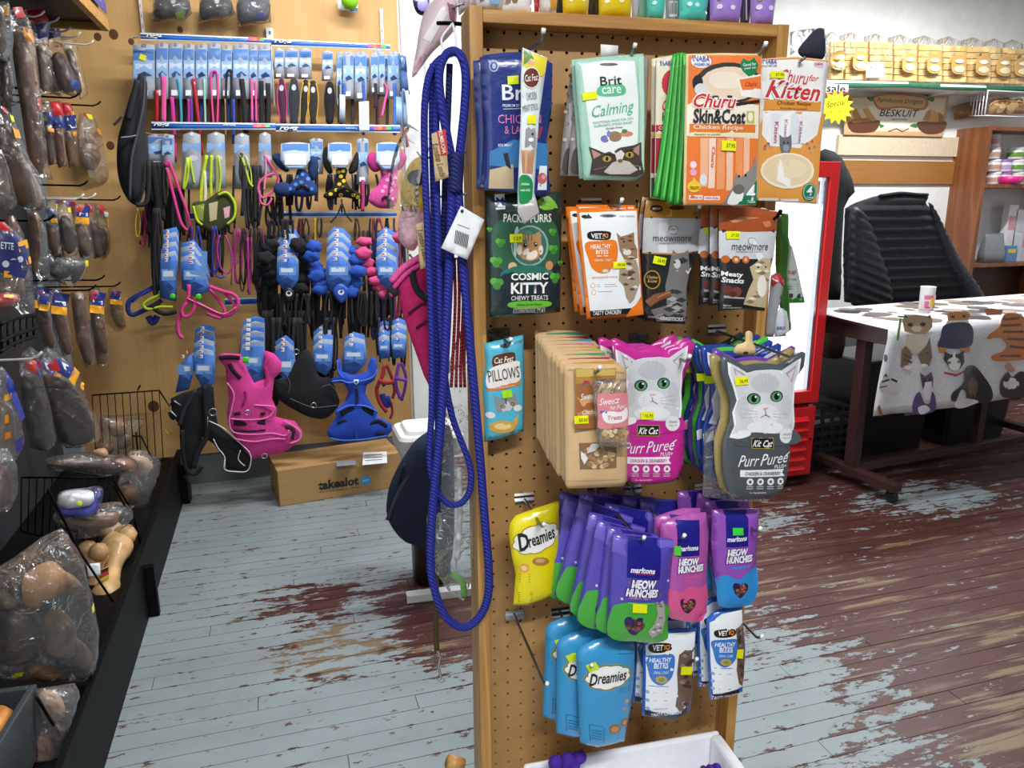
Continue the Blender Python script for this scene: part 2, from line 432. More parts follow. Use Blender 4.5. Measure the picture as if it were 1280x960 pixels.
def cord(name, parent, P, r, material, seg=8, smooth=True, k=4, closed=False):
    P = catmull(P, k, closed) if smooth else [Vector(p) for p in P]
    if parent:
        Mi = (Matrix.Translation(parent.location) @ parent.rotation_euler.to_matrix().to_4x4()).inverted(); P = [Mi @ p for p in P]
    mb = MB(); mb.tube(P, r, seg, closed=closed)
    return mb.build(name, material, parent, True)
# ================================================================== the setting
def floor_material():
    m = bpy.data.materials.new('worn_painted_boards'); m.use_nodes = True; nt = m.node_tree; N = nt.nodes; L = nt.links; b = N['Principled BSDF']
    g = N.new('ShaderNodeNewGeometry')
    def mp(s, loc=(0, 0, 0)):
        n = N.new('ShaderNodeMapping'); n.inputs['Scale'].default_value = s; n.inputs['Location'].default_value = loc
        L.new(g.outputs['Position'], n.inputs['Vector']); return n.outputs['Vector']
    def noise(v, sc, det=6, rough=.6, dist=0.):
        n = N.new('ShaderNodeTexNoise'); n.inputs['Scale'].default_value = sc; n.inputs['Detail'].default_value = det; n.inputs['Roughness'].default_value = rough
        n.inputs['Distortion'].default_value = dist; L.new(v, n.inputs['Vector']); return n.outputs['Fac']
    def math_(op, a, b_=None, c=None):
        n = N.new('ShaderNodeMath'); n.operation = op
        for i, x in enumerate((a, b_, c)):
            if x is None: continue
            if isinstance(x, (int, float)): n.inputs[i].default_value = x
            else: L.new(x, n.inputs[i])
        return n.outputs[0]
    def mr(v, a, b_, c, d):
        n = N.new('ShaderNodeMapRange'); n.inputs[1].default_value = a; n.inputs[2].default_value = b_; n.inputs[3].default_value = c; n.inputs[4].default_value = d
        L.new(v, n.inputs[0]); return n.outputs[0]
    def mix(f, a, b_):
        n = N.new('ShaderNodeMix'); n.data_type = 'RGBA'; L.new(f, n.inputs['Factor'])
        for k, x in (('A', a), ('B', b_)):
            if isinstance(x, tuple): n.inputs[k].default_value = x+(1,)
            else: L.new(x, n.inputs[k])
        return n.outputs['Result']
    sx = N.new('ShaderNodeSeparateXYZ'); L.new(g.outputs['Position'], sx.inputs[0]); X, Y = sx.outputs[0], sx.outputs[1]
    def blob(cx, cy, rx, ry):   # a worn patch of its own: 1 at the centre, 0 outside
        a = math_('DIVIDE', math_('SUBTRACT', X, cx), rx); c = math_('DIVIDE', math_('SUBTRACT', Y, cy), ry)
        d = math_('SQRT', math_('ADD', math_('MULTIPLY', a, a), math_('MULTIPLY', c, c)))
        return mr(d, 0., 1., 1., 0.)
    n1 = noise(mp((.8, 2.3, 1)), 7.5, 9, .7, .3); low = noise(mp((.7, 1.3, 1), (3, 1, 0)), 1.9, 3)
    fine = noise(mp((.9, 2.4, 1)), 26, 6, .7)
    val = math_('ADD', math_('MULTIPLY', n1, .64), math_('MULTIPLY', fine, .36))
    xw = math_('ADD', X, math_('MULTIPLY', low, .5))
    bias = mr(xw, .93, 1.22, .615, .42)
    bias = math_('SUBTRACT', bias, math_('MULTIPLY', blob(.52, 2.45, .36, .45), .30))
    bias = math_('SUBTRACT', bias, math_('MULTIPLY', blob(.08, 2.74, .50, .26), .17))
    bias = math_('SUBTRACT', bias, math_('MULTIPLY', blob(.06, 2.36, .34, .30), .13))
    bias = math_('ADD', bias, math_('MULTIPLY', blob(1.2, 1.75, .75, .8), .24))
    bias = math_('ADD', bias, math_('MULTIPLY', blob(3.15, 2.85, .6, .30), .19))
    bias = math_('ADD', bias, math_('MULTIPLY', blob(2.1, 2.85, .45, .25), .13))
    fr_ = math_('FRACT', math_('DIVIDE', math_('SUBTRACT', Y, 1.38), .068)); se = math_('POWER', math_('ABSOLUTE', math_('SUBTRACT', math_('MULTIPLY', fr_, 2.), 1.)), 5.)
    bias = math_('SUBTRACT', bias, math_('MULTIPLY', se, .055))
    gray = mr(math_('SUBTRACT', bias, val), -.006, .006, 0., 1.)
    # red-brown undercoat worn to bare wood along the board edges
    bare = noise(mp((.35, 5.5, 1), (0, 7, 0)), 4.2, 6, .62); bl = noise(mp((.6, .9, 1), (9, 2, 0)), 1.4, 3)
    bm = mr(math_('ADD', math_('MULTIPLY', bare, .7), math_('MULTIPLY', bl, .5)), .675, .72, 0., 1.)
    bm = math_('MAXIMUM', bm, mr(math_('ADD', math_('MULTIPLY', blob(.06, 2.40, .5, .34), .42), math_('MULTIPLY', noise(mp((.9, 1.6, 1), (6, 3, 0)), 6, 6, .65), .7)), .56, .60, 0., .9))
    brown = mix(noise(mp((1, 2, 1)), 9, 5), lin('3a1f1b'), lin('59342e'))
    brown = mix(mr(noise(mp((.4, 3, 1), (4, 4, 0)), 7, 7, .7), .54, .68, 0, .55), brown, lin('85705c'))
    und = mix(bm, brown, lin('7b6a52'))
    gcol = mix(noise(mp((1, 1.5, 1), (1, 1, 0)), 2.3, 6, .6), lin('6f7a7c'), lin('98a3a5'))
    gcol = mix(mr(noise(mp((.8, 1.4, 1), (2, 8, 0)), 3.1, 8, .7), .55, .75, 0, .35), gcol, lin('7f7a70'))
    spot = mr(noise(mp((.7, 1.8, 1), (5, 5, 0)), 17, 5, .65), .625, .635, 0., 1.)
    gcol = mix(spot, gcol, lin('5d3a34'))
    col = mix(gray, und, gcol)
    L.new(col, b.inputs['Base Color']); b.inputs['Specular IOR Level'].default_value = .3
    rg = N.new('ShaderNodeMapRange'); rg.inputs[3].default_value = .42; rg.inputs[4].default_value = .5; L.new(gray, rg.inputs[0]); L.new(rg.outputs[0], b.inputs['Roughness'])
    bp = N.new('ShaderNodeBump'); bp.inputs['Strength'].default_value = .35; bp.inputs['Distance'].default_value = .002
    L.new(math_('ADD', gray, math_('MULTIPLY', fine, .5)), bp.inputs['Height']); L.new(bp.outputs['Normal'], b.inputs['Normal'])
    return m
FLM = floor_material()
mb = MB(); mb.box((-1.2, -2.2, -.05), (6.6, 5.3, -.010))
floor = struct(mb.build('floor', mat('2b1f1b', 'paint')), 'worn painted floorboards, grey paint peeling from red-brown')
mb = MB(); mb.box((-1.2, -2.2, -.010), (6.6, 1.38, 0)); mb.build('near_boards', FLM, floor)
mb = MB(); mb.box((-1.2, 1.38, -.010), (-.62, 5.3, 0)); mb.build('hidden_boards', FLM, floor)
rng = random.Random(3); PW = .068; y = 1.38; meshes = {}
while y < 4.86:
    x = -.62 - rng.random()*.9
    while x < 5.0:
        ln = rng.choice((1.0, 1.4, 1.8, 2.2)); key = ln
        if x+ln > -.62:
            if key not in meshes:
                q = MB(); q.box((0, 0, -.010), (ln-.0022, PW-.0024, 0)); o = q.build('floor_plank', FLM, floor); meshes[key] = o.data
            else:
                o = bpy.data.objects.new('floor_plank', meshes[key]); COL.objects.link(o); o.parent = floor
            o.location = (x, y, rng.uniform(-.0004, .0006))
        x += ln
    y += PW
mb = MB(); mb.box((-.62, y, -.010), (6.6, 5.3, 0)); mb.build('far_boards', FLM, floor)
WHITE = mat('f1f2f0', 'paint')
ply = wood('d9ae70', 'bf8f52', 'z', .55, .6, False, band=16)
mb = MB(); mb.box((-1.12, WALLY, .17), (.675, WALLY+.03, CEIL_Z)); wall_back = struct(mb.build('wall_back', ply), 'plywood panel wall behind the dog harness display')
KN = mat('5d3a1c', 'paint')
for kx, ky, r in [(142, 43, 4.5), (122, 46, 3.6), (225, 37, 3), (310, 508, 7), (192, 508, 6), (164, 52, 3), (505, 35, 2), (138, 182, 4)]:   # knots in the sheet
    p = at_y(kx, ky, WALLY); q = MB(); rr = r/945*WALLY*1.02
    for k_ in range(1): q.lathe([(rr, 0), (rr*.4, .0006)], (0, 0, 0), 14, M=Matrix.Rotation(math.pi/2, 4, 'X'))
    o = q.build('knot', KN, wall_back); o.location = (p.x, WALLY, p.z); o.scale = (1, 1, 1.15)
mb = MB(); mb.box((-1.12, WALLY+.004, 0), (.675, WALLY+.03, .17)); struct(mb.build('baseboard_back', mat('6d7474', 'paint')), 'grey painted strip under the plywood')
mb = MB(); mb.box((.675, WALLY+.01, 0), (2.1, WALLY+.04, CEIL_Z)); struct(mb.build('wall_alcove', WHITE), 'white painted wall beside the plywood')
mb = MB(); mb.box((2.1, WALLY+.01, 0), (2.13, 5.1, CEIL_Z)); struct(mb.build('wall_return', WHITE), 'short white return wall')
mb = MB(); mb.box((2.13, 5.07, 0), (6.6, 5.1, CEIL_Z)); struct(mb.build('wall_right', WHITE), 'white painted wall behind the counter')
mb = MB(); mb.box((6.57, -2.2, 0), (6.6, 5.1, CEIL_Z)); struct(mb.build('wall_far_right', WHITE), 'white painted side wall of the shop')
mb = MB(); mb.box((-1.15, -2.2, 0), (-1.12, WALLY+.03, CEIL_Z)); struct(mb.build('wall_left', WHITE), 'white wall behind the shelving')
mb = MB(); mb.box((-1.2, -2.2, CEIL_Z), (6.6, 5.3, CEIL_Z+.03)); struct(mb.build('ceiling', WHITE), 'white ceiling')
for i, ((tx, ty), w_) in enumerate(TUBES):
    t = thing('tube_fitting', f'fluorescent ceiling fitting, {ORD[i]} of the four on the ceiling', 'ceiling light', (tx, ty, CEIL_Z-.1), 0, 'ceiling tube fittings')
    q = MB(); q.box((-.62, -.07, .03), (.62, .07, .1)); q.build('housing', mat('e8e8e6', 'paint'), t)
    q = MB(); q.tube([(-.6, 0, .012), (.6, 0, .012)], .014, 10); q.build('tube', mat('ffffff', 'plastic', emit=1.5), t)
# door frame beside the plywood
q = MB(); p0 = WP(WALLY).hit(509, 300).x; p1 = WP(WALLY).hit(528, 300).x
q.box((p0, WALLY-.03, 0), (p1, WALLY+.01, 2.9)); struct(bevel(q.build('trim_1', WHITE), .004), 'white painted door frame upright')
q = MB(); p0 = WP(WALLY).hit(536, 300).x; p1 = WP(WALLY).hit(545, 300).x
q.box((p0, WALLY-.05, 0), (p1, WALLY+.01, 2.9)); struct(bevel(q.build('trim_2', mat('dfe6ea', 'paint')), .004), 'white painted upright beside the door frame')

# ================================================================== pegboard stand
PINE = wood('c99a57', 'a8743a', 'z', 2.2, .45, band=55); PINEX = wood('c99a57', 'a8743a', 'x', 2.2, .45, band=55); OAKB = wood('b98445', '8f5c2a', 'z', 2.2, .45, band=55)
stand = thing('pegboard_stand', 'tall wooden framed pegboard stand hung with packets of cat treats', 'display stand', (HOLE.x, HOLE.y, 0), math.radians(BYAW))
def bbox(name, u0, u1, z0, z1, d0, d1, m, w=.0015):
    q = MB(); q.box((u0, -d1, z0), (u1, -d0, z1)); return bevel(q.build(name, m, stand), w)
bbox('post', -.037, -.0165, 0, 1.776, -.03, .045, PINE)
bbox('post', .4685, .489, 0, 1.773, -.03, .045, PINE)
bbox('top_rail', -.0165, .4685, 1.7535, 1.772, -.028, .045, PINEX)
bbox('bottom_rail', -.0165, .4685, .05, .09, -.028, .045, PINEX)
def pegboard():
    V = []; Fc = []; seg = 8; r = .0028; nz = 62; base = {}
    u_e = [-.0165] + [(i+.5)*PITCH for i in range(18)] + [.4685]
    for i in range(19):
        ua, ub = (u_e[i], u_e[i+1])
        cu = i*PITCH
        for j in range(64):
            cz = 1.750-j*PITCH; za = cz+PITCH/2 if j else 1.7535; zb = cz-PITCH/2
            if zb < .09: break
            b = len(V); ring = [(cu+r*math.cos(2*math.pi*(k+.5)/seg), cz+r*math.sin(2*math.pi*(k+.5)/seg)) for k in range(seg)]
            V += [(ub, 0, za), (ua, 0, za), (ua, 0, zb), (ub, 0, zb)] + [(x, 0, z) for x, z in ring] + [(x, .005, z) for x, z in ring]
            R0 = b+4
            # ring starts at +22.5 deg; corners: 0 = upper right, 1 = upper left, 2 = lower left, 3 = lower right
            for c, ks in ((0, (0, 1)), (1, (2, 3)), (2, (4, 5)), (3, (6, 7))):
                k0, k1 = ks; Fc.append((b+c, R0+k1, R0+k0)); k2 = (k1+1) % 8
                Fc.append((b+c, b+(c+1) % 4, R0+k2, R0+k1))
            for k in range(8): Fc.append((R0+k, R0+(k+1) % 8, R0+8+(k+1) % 8, R0+8+k))
    return V, Fc
V, Fc = pegboard()
# orientation of the front is fixed by flipping faces whose normal points inwards
pb = mesh('pegboard_panel', V, Fc, mat('b58a55', 'paper', rough=.5), stand)
q = MB(); q.box((-.0165, .02, .09), (.4685, .026, 1.7535)); q.build('back_panel', mat('140d08', 'paper'), stand)  # near-black sheet added behind the holes so they read as shaded
CHROME = mat('c9ccce', 'metal'); STEEL = mat('8e8f90', 'metal', rough=.4); TIPW = mat('f4f4f0', 'plastic'); BLACKW = mat('1b1b1d', 'metal', rough=.5)
def hook(px, py, L_, label, tipm=TIPW, dark=False, w=.036, hh=.019):
    u, z = BOARD.uv(px, py)
    t = thing('peg_hook', label, 'hook', HOLE + BOARD.ax*u + Vector((0, 0, z)), BOARD.yaw, 'peg hooks on the pegboard')
    q = MB()
    prof = [(-.0015, .5), (-.004, .3), (-.003, .05), (-.006, -.2), (-.0035, -.5)]
    for a in range(len(prof)-1):
        (d0, k0), (d1, k1) = prof[a], prof[a+1]
        q.add([(-w/2, d0, k0*hh), (w/2, d0, k0*hh), (w/2*(.9 if a == 3 else 1), d1, k1*hh), (-w/2*(.9 if a == 3 else 1), d1, k1*hh), (-w/2, 0, k0*hh), (w/2, 0, k0*hh), (w/2, 0, k1*hh), (-w/2, 0, k1*hh)],
              [(3, 2, 1, 0), (4, 5, 6, 7), (0, 1, 5, 4), (1, 2, 6, 5), (2, 3, 7, 6), (3, 0, 4, 7)])
    q.build('back_plate', CHROME, t)
    q = MB(); q.tube([(0, -.004, -.002), (0, -L_*.5, -.003), (0, -L_+.012, -.004), (0, -L_+.004, 0), (0, -L_, .006)], .0024, 8); q.build('prong', STEEL if not dark else BLACKW, t, True)
    q = MB(); q.tube([(0, -L_-.001, .004), (0, -L_-.004, .009)], .0032, 8); q.build('tip', tipm if not dark else BLACKW, t, True)
    return t
# ================================================================== packets on the pegboard
ANCH = {}
def apack(*a, **k):
    th = pack(*a, **k)
    crop, outline, plane = a[3], a[4], a[5]
    q = [plane.uv(*cp(crop, *p)) for p in outline]
    top = max(p[1] for p in q); x0 = th.location
    ANCH[th.name] = top - min(p[1] for p in q)
    return th
def dup_at(th, plane, px, py, label, rot=0., group=None, yaw=0.):
    "copy hung so that its top middle is at this pixel on this plane"
    h = ANCH[th.name.split('.')[0] if th.name not in ANCH else th.name]
    p = plane.hit(px, py); a = math.radians(rot)
    r = dup(th, (0, 0, 0), label, group)
    r.rotation_euler = (0, a, plane.yaw+math.radians(yaw))
    r.location = p - Vector((math.sin(a)*math.cos(plane.yaw)*h, math.sin(a)*math.sin(plane.yaw)*h, math.cos(a)*h))
    return r
def catface(cx, cy, u, tone='d2d3d6', eye='5aa070', border=None, dark='9fa0a6'):
    def q(L_): return [(cx+x*u, cy+y*u) for x, y in L_]
    H = [(-1.5,-1.5),(-1.1,-1.28),(-.72,-1.04),(-.35,-1.14),(.3,-1.18),(.72,-1.14),(1.1,-1.4),(1.52,-1.66),(1.46,-1.1),(1.28,-.55),(1.26,.3),(1.28,1.0),(1.2,1.5),(.6,1.66),(-.6,1.75),(-1.42,1.62),(-1.22,1.15),(-1.28,.6),(-1.12,.1),(-1.28,-.5),(-1.46,-1.0)]
    o = []
    if border: o.append(('p', border, [(cx+x*u*1.07, cy+.05*u+y*u*1.06) for x, y in H]))
    o += [('p', tone, q(H)),
      ('p', dark, q([(-1.36,-1.3),(-.85,-1.0),(-1.16,-.6)])), ('p', dark, q([(1.4,-1.42),(.9,-1.05),(1.2,-.65)])),
      ('p', 'e6cfcf', q([(-1.28,-1.18),(-.98,-.98),(-1.14,-.72)])), ('p', 'e6cfcf', q([(1.32,-1.28),(1.0,-1.0),(1.17,-.76)])),
      ('e', 'bfc0c5', cx, cy-.62*u, .62*u, .42*u), ('e', 'c6c7cb', cx-.95*u, cy+.45*u, .24*u, .5*u), ('e', 'c6c7cb', cx+.95*u, cy+.4*u, .24*u, .5*u), ('e', 'e4e4e6', cx, cy+.75*u, .62*u, .48*u), ('e', 'e9e9eb', cx, cy+1.3*u, .8*u, .3*u)]
    for sx in (-.16, .02, .2): o.append(('l', 'b9babf', q([(sx, -1.05), (sx*.8, -.5)]), .045*u))
    for s in (-1, 1):
        ex, ey = cx+s*.5*u, cy+(.05 if s < 0 else -.05)*u
        o += [('e', '23302a', ex, ey, .29*u, .25*u), ('e', eye, ex, ey+.01*u, .235*u, .205*u), ('e', '0a120e', ex, ey, .12*u, .155*u), ('e', 'f6fbf8', ex+.07*u, ey-.08*u, .04*u, .04*u)]
        for k in range(3): o.append(('l', 'a9aaae', q([(s*.35, .62+.1*k), (s*1.05, .5+.22*k)]), .02*u))
        o.append(('l', '6d6468', q([(0, .74), (s*.2, .86)]), .035*u))
    o += [('p', 'd99a98', q([(-.14, .44), (.14, .43), (.04, .60), (-.03, .60)])), ('l', '6d6468', q([(0, .6), (0, .76)]), .04*u)]
    return o
def tabby(pts, base='8a735c', dark='4c3d30', light='d8c9b4', n=6, seed=1):
    "tabby-coloured animal shape: base with stripes inside its own outline box"
    r = random.Random(seed); xs = [p[0] for p in pts]; ys = [p[1] for p in pts]; x0, x1, y0, y1 = min(xs), max(xs), min(ys), max(ys)
    o = [('p', base, pts)]
    for i in range(n):
        for t in range(12):
            x = r.uniform(x0, x1); y = r.uniform(y0, y1); w = (x1-x0)*.16; h = (y1-y0)*.035
            if inside(pts, x-w, y) and inside(pts, x+w, y-h) and inside(pts, x, y+h):
                o.append(('p', dark if i % 3 else light, [(x-w, y), (x, y-h), (x+w, y+h*.3), (x, y+h)])); break
    return o
def kibble(cx, cy, rx, ry, n, col, seed=2, s=.22):
    r = random.Random(seed); o = []
    for i in range(n):
        a = r.random()*6.28; d = math.sqrt(r.random()); x = cx+rx*d*.85*math.cos(a); y = cy+ry*d*.85*math.sin(a); k = rx*s*(.8+.5*r.random())
        o.append(('p', col[i % len(col)], ell(x, y, k, k*.85, 6, r.random())))
    return o
def outl(txt, col, edge, cx, cy, w, h, rot=0, sh=0, b=.03):
    return [('t', edge, txt, cx, cy, w*1.05, h*1.16, rot, sh, b+.045), ('t', col, txt, cx, cy, w, h, rot, sh, b)]
def lines(col, x0, x1, ys, w=3, dy=0): return [('l', col, [(x0, y), (x1, y+dy)], w) for y in ys]
PG = 'packets on the pegboard stand'
# ---- dark blue dog treat pouches (top left)
brit = apack('treat_pouch', 'dark blue pouch with pale lettering, front of the top left hook', 'treat pouch', D3,
  [(93,292),(200,274),(300,268),(442,318),(436,560),(412,700),(424,900),(432,955),(404,985),(250,962),(100,950),(107,700),(96,500)], BP(.115), '23337c',
  [('e','aebbdc',145,333,24,30),('e','2b3d80',145,333,18,24),('e','aebbdc',145,335,9,14),
   ('p','3d7fb8',[(125,760),(240,700),(415,720),(415,850),(125,830)]),('p','c9b490',[(125,850),(240,822),(245,945),(120,942)]),
   ('p','2a2e36',[(190,770),(212,765),(230,850),(205,830)]),('t','f3f5fa','Brit',272,466,175,78),('t','dfe6f4','PREMIUM BY NATURE',262,531,150,15),('l','dfe6f4',[(192,548),(330,544)],3),
   ('t','e483b0','CHICKEN',272,598,215,44,0,0,0),('t','e483b0','& LAMB',262,652,130,40,0,0,0),('t','dfe6f4','85% MEAT',200,728,70,14),
   ('p','e8eef6',[(372,830),(412,830),(408,950),(362,950)]),('e','c2666a',386,892,24,28),('e','e3a3a0',392,885,10,12),('l','a23a4a',[(366,690),(382,640)],14)],
  [(238,405,54,42,'e9f50a',-3)], T=.006, group=PG)
for i, (dx, dz, d, r) in enumerate([(.004,.004,-.014,-1.5),(.0,.007,-.026,1.5),(-.004,.003,-.038,-.8),(.002,.009,-.05,1)]):
    dup(brit, BOARD.n*d+BOARD.ax*dx+Vector((0,0,dz)), f'dark blue pouch stacked {["directly","second","third","fourth"][i]} behind the front one, top left hook', PG, (0, math.radians(r), 0))
apack('treat_stick', 'slim meat stick sachet with brown oval badge hanging before dark blue pouches', 'treat sachet', D3,
  [(292,238),(350,262),(416,290),(400,400),(378,560),(362,760),(350,960),(376,1065),(300,1120),(268,1060),(268,960),(276,760),(284,560),(283,400)], BP(.165), 'dfe8ea',
  [('p','e9d23a',[(296,250),(412,294),(402,370),(380,385),(290,330)]),('p','5f8f3a',[(296,252),(330,262),(345,300),(296,325)]),('p','e7a9b4',[(322,300),(345,315),(335,330),(318,318)]),
   ('e','f0e6da',332,392,43,54),('e','6e3322',332,392,38,48),('t','f3ece4','Cat Fest',332,392,64,34,-6,.2),('t','6a6460','CHICKEN',332,482,52,36,-8,0,0),('t','55504c','MEAT STICK',328,540,76,32,-8,0,0),
   ('p','9a9a9e',[(304,650),(318,635),(330,648),(350,640),(356,690),(352,735),(300,738)]),('e','2a2e2c',338,672,6,7),('e','f4f4f4',330,700,14,10),
   ('p','b98664',[(282,750),(350,748),(338,870),(288,866)]),('p','d3a582',[(300,752),(316,752),(308,866),(298,866)]),
   ('s','178a4a',[(274,890),(310,876),(338,905),(340,960),(330,1005),(290,1020),(272,1000)]),('t','e6f3ea','chicken',302,920,40,14),('t','e6f3ea','meat stick',302,950,48,14),('p','b9b0aa',[(272,1040),(350,985),(372,1062),(302,1112),(276,1062)])],
  [(333,598,42,46,'f2e813',0)], T=.004, group=PG)
# ---- pale green calming treat pouches
brc = apack('treat_pouch', 'pale green and white pouch with tabby cat face, front of the top middle hook', 'treat pouch', D3,
  [(552,302),(700,285),(896,268),(905,500),(899,800),(901,868),(850,905),(700,900),(597,901),(590,800),(575,620),(560,450)], BP(.115), 'a9d6bf',
  [('p','f1f5f2',[(578,322),(700,306),(845,310),(862,500),(858,870),(640,872),(618,650)]),('p','c6e4d4',[(862,300),(893,280),(896,850),(868,850),(872,560)]),
   ('t','25302f','Brit',722,408,105,46,-4),('s','63c493',[(668,436),(780,428),(786,478),(666,484)]),('t','f4fbf7','care',725,457,95,34,-3),
   ('t','55b98a','Calming',735,556,212,74,-8,.35,.0),('t','7ac2a0','FUNCTIONAL SNACK FOR CATS',735,606,200,12,-6),('t','7ac2a0','SUPPORTS STRESS RELIEF',735,624,190,12,-6),('t','44504c','Grain free',738,642,84,10,-6),
   ('e','7a78b8',694,697,22,18),('e','9a7a5a',742,685,34,26),('e','d88a7a',800,672,34,14),('e','4f8a4a',790,658,14,10),('e','8a84c4',712,672,10,16),
   ('p','4a3f38',[(616,735),(650,748),(692,768),(770,740),(838,728),(878,712),(880,800),(895,868),(850,886),(700,880),(622,872),(632,800)]),('p','b98d80',[(628,748),(652,760),(676,775),(640,795)]),('p','b98d80',[(868,725),(846,738),(826,752),(866,780)]),
   ('p','cfc5ba',[(690,860),(730,815),(770,800),(815,810),(860,850),(820,872),(720,872)]),('p','e3ddd4',[(742,770),(772,752),(790,770),(776,805),(752,808)]),('e','b8a043',703,796,22,15),('e','151310',703,796,7,11),('e','b8a043',815,776,22,15),('e','151310',815,776,7,11),('e','8a5248',768,806,13,9),
   ('l','2b2420',[(690,772),(730,778)],5),('l','2b2420',[(792,762),(836,750)],5),('l','8d8276',[(700,835),(640,850)],3),('l','8d8276',[(820,825),(880,835)],3),('e','4c5250',716,326,46,8)],
  [(618,484,70,38,'eef20e',-8)], T=.008, group=PG)
gp = apack('treat_pouch', 'grey patterned pouch mostly hidden behind the pale green pouch, farthest left of the two', 'treat pouch', D3,
  [(545,300),(880,290),(870,600),(850,880),(560,882),(478,880),(490,700),(520,450)], BP(.08), '9d9794',
  [('p','c9c4c0',[(520,520),(552,500),(548,700),(520,720)]),('s','4e4844',[(498,770),(520,740),(550,765),(556,860),(492,862)])]+
  [('e',c,x,y,10,9) for c,x,y in [('cfc9c6',536,330),('857d79',528,380),('cfc9c6',540,420),('857d79',516,470),('c2bcb8',505,560),('857d79',512,620),('c2bcb8',500,700),('857d79',540,600)]], (), T=.007, group=PG)
dup(gp, BOARD.n*.012+BOARD.ax*.009, 'grey patterned pouch just behind the pale green pouch, nearer one of two', PG)
dup(brc, BOARD.n*-.012+BOARD.ax*-.003+Vector((0,0,.002)), 'pale green pouch directly behind the front calming pouch', PG, (0, .012, 0))
q = sheet('hang_tab', None, [(x, z) for x, z in [BOARD.uv(*cp(D3, *p)) for p in [(592,274),(674,280),(672,330),(592,330)]]], mat('eceae6','paper'), .0004, h=0)[0]
q.location = HOLE+BOARD.n*.085; q.rotation_euler[2] = BOARD.yaw; tag(q, 'white hang tab of a sachet poking above the pale green pouch', 'hang tab')
# ---- creamy puree stick packs
for i, (dx, d) in enumerate([(0,.10),(.007,.115)]):
    c = apack('treat_pack', ['cream packet with red circle behind the green packets, rear of two','cream packet with red circle behind the green packets, nearer of two'][i], 'treat pack', D4,
      [(122,262),(215,245),(330,245),(318,905),(116,880)], BP(d), 'eadfc6',
      [('t','3a4fa0','INABA',165,282,60,22),('e','c9304a',185,372,42,60),('e','efd9c0',205,372,22,40),('t','c4242f','Churu',190,470,90,50,0,.3),('t','26262a','Hairball',190,520,90,40),('p','b3203a',[(120,555),(300,555),(300,590),(120,588)]),('t','f2e6dc','Chicken Recipe',190,572,120,20),
       ('p','d7c36a',[(120,592),(300,594),(300,612),(120,610)]),('p','a81f3c',[(120,614),(300,616),(296,780),(118,770)]),('p','1f5f4a',[(118,790),(296,790),(294,880),(118,876)])], (), T=.004, group=PG)
    if i: c.location += BOARD.ax*dx
GRN = mat('35b53a', 'foil'); GRN2 = mat('66d463', 'foil')
for i, P in enumerate([[(215,242),(236,236),(205,560),(188,720),(162,884),(126,878),(150,740),(178,520)],[(234,236),(252,236),(228,560),(212,740),(192,896),(160,888),(180,720),(204,520)],
    [(248,234),(264,236),(252,560),(240,740),(224,908),(190,900),(208,740),(230,520)],[(260,234),(278,240),(276,560),(266,760),(254,912),(222,906),(236,740),(254,520)]]):
    t = apack('treat_pack', f'narrow bright green packet seen edge on, {ORD[i]} from the left of four', 'treat pack', D4, P, BP(.125+.012*i), '2fae36', (), (), T=.006, group='green packets seen edge on', body='packet',
        extra=None)
    strap('fold_shading', t, BP(.125+.012*i), D4, [((P[0][0]+P[1][0])/2, P[0][1]+12),((P[2][0]+P[7][0])/2, P[2][1]),((P[3][0]+P[6][0])/2, P[3][1]),((P[4][0]+P[5][0])/2, P[4][1]-12)], .0035, GRN2, .0015, .0075)  # paler green strip: the packet's highlight put into the colour
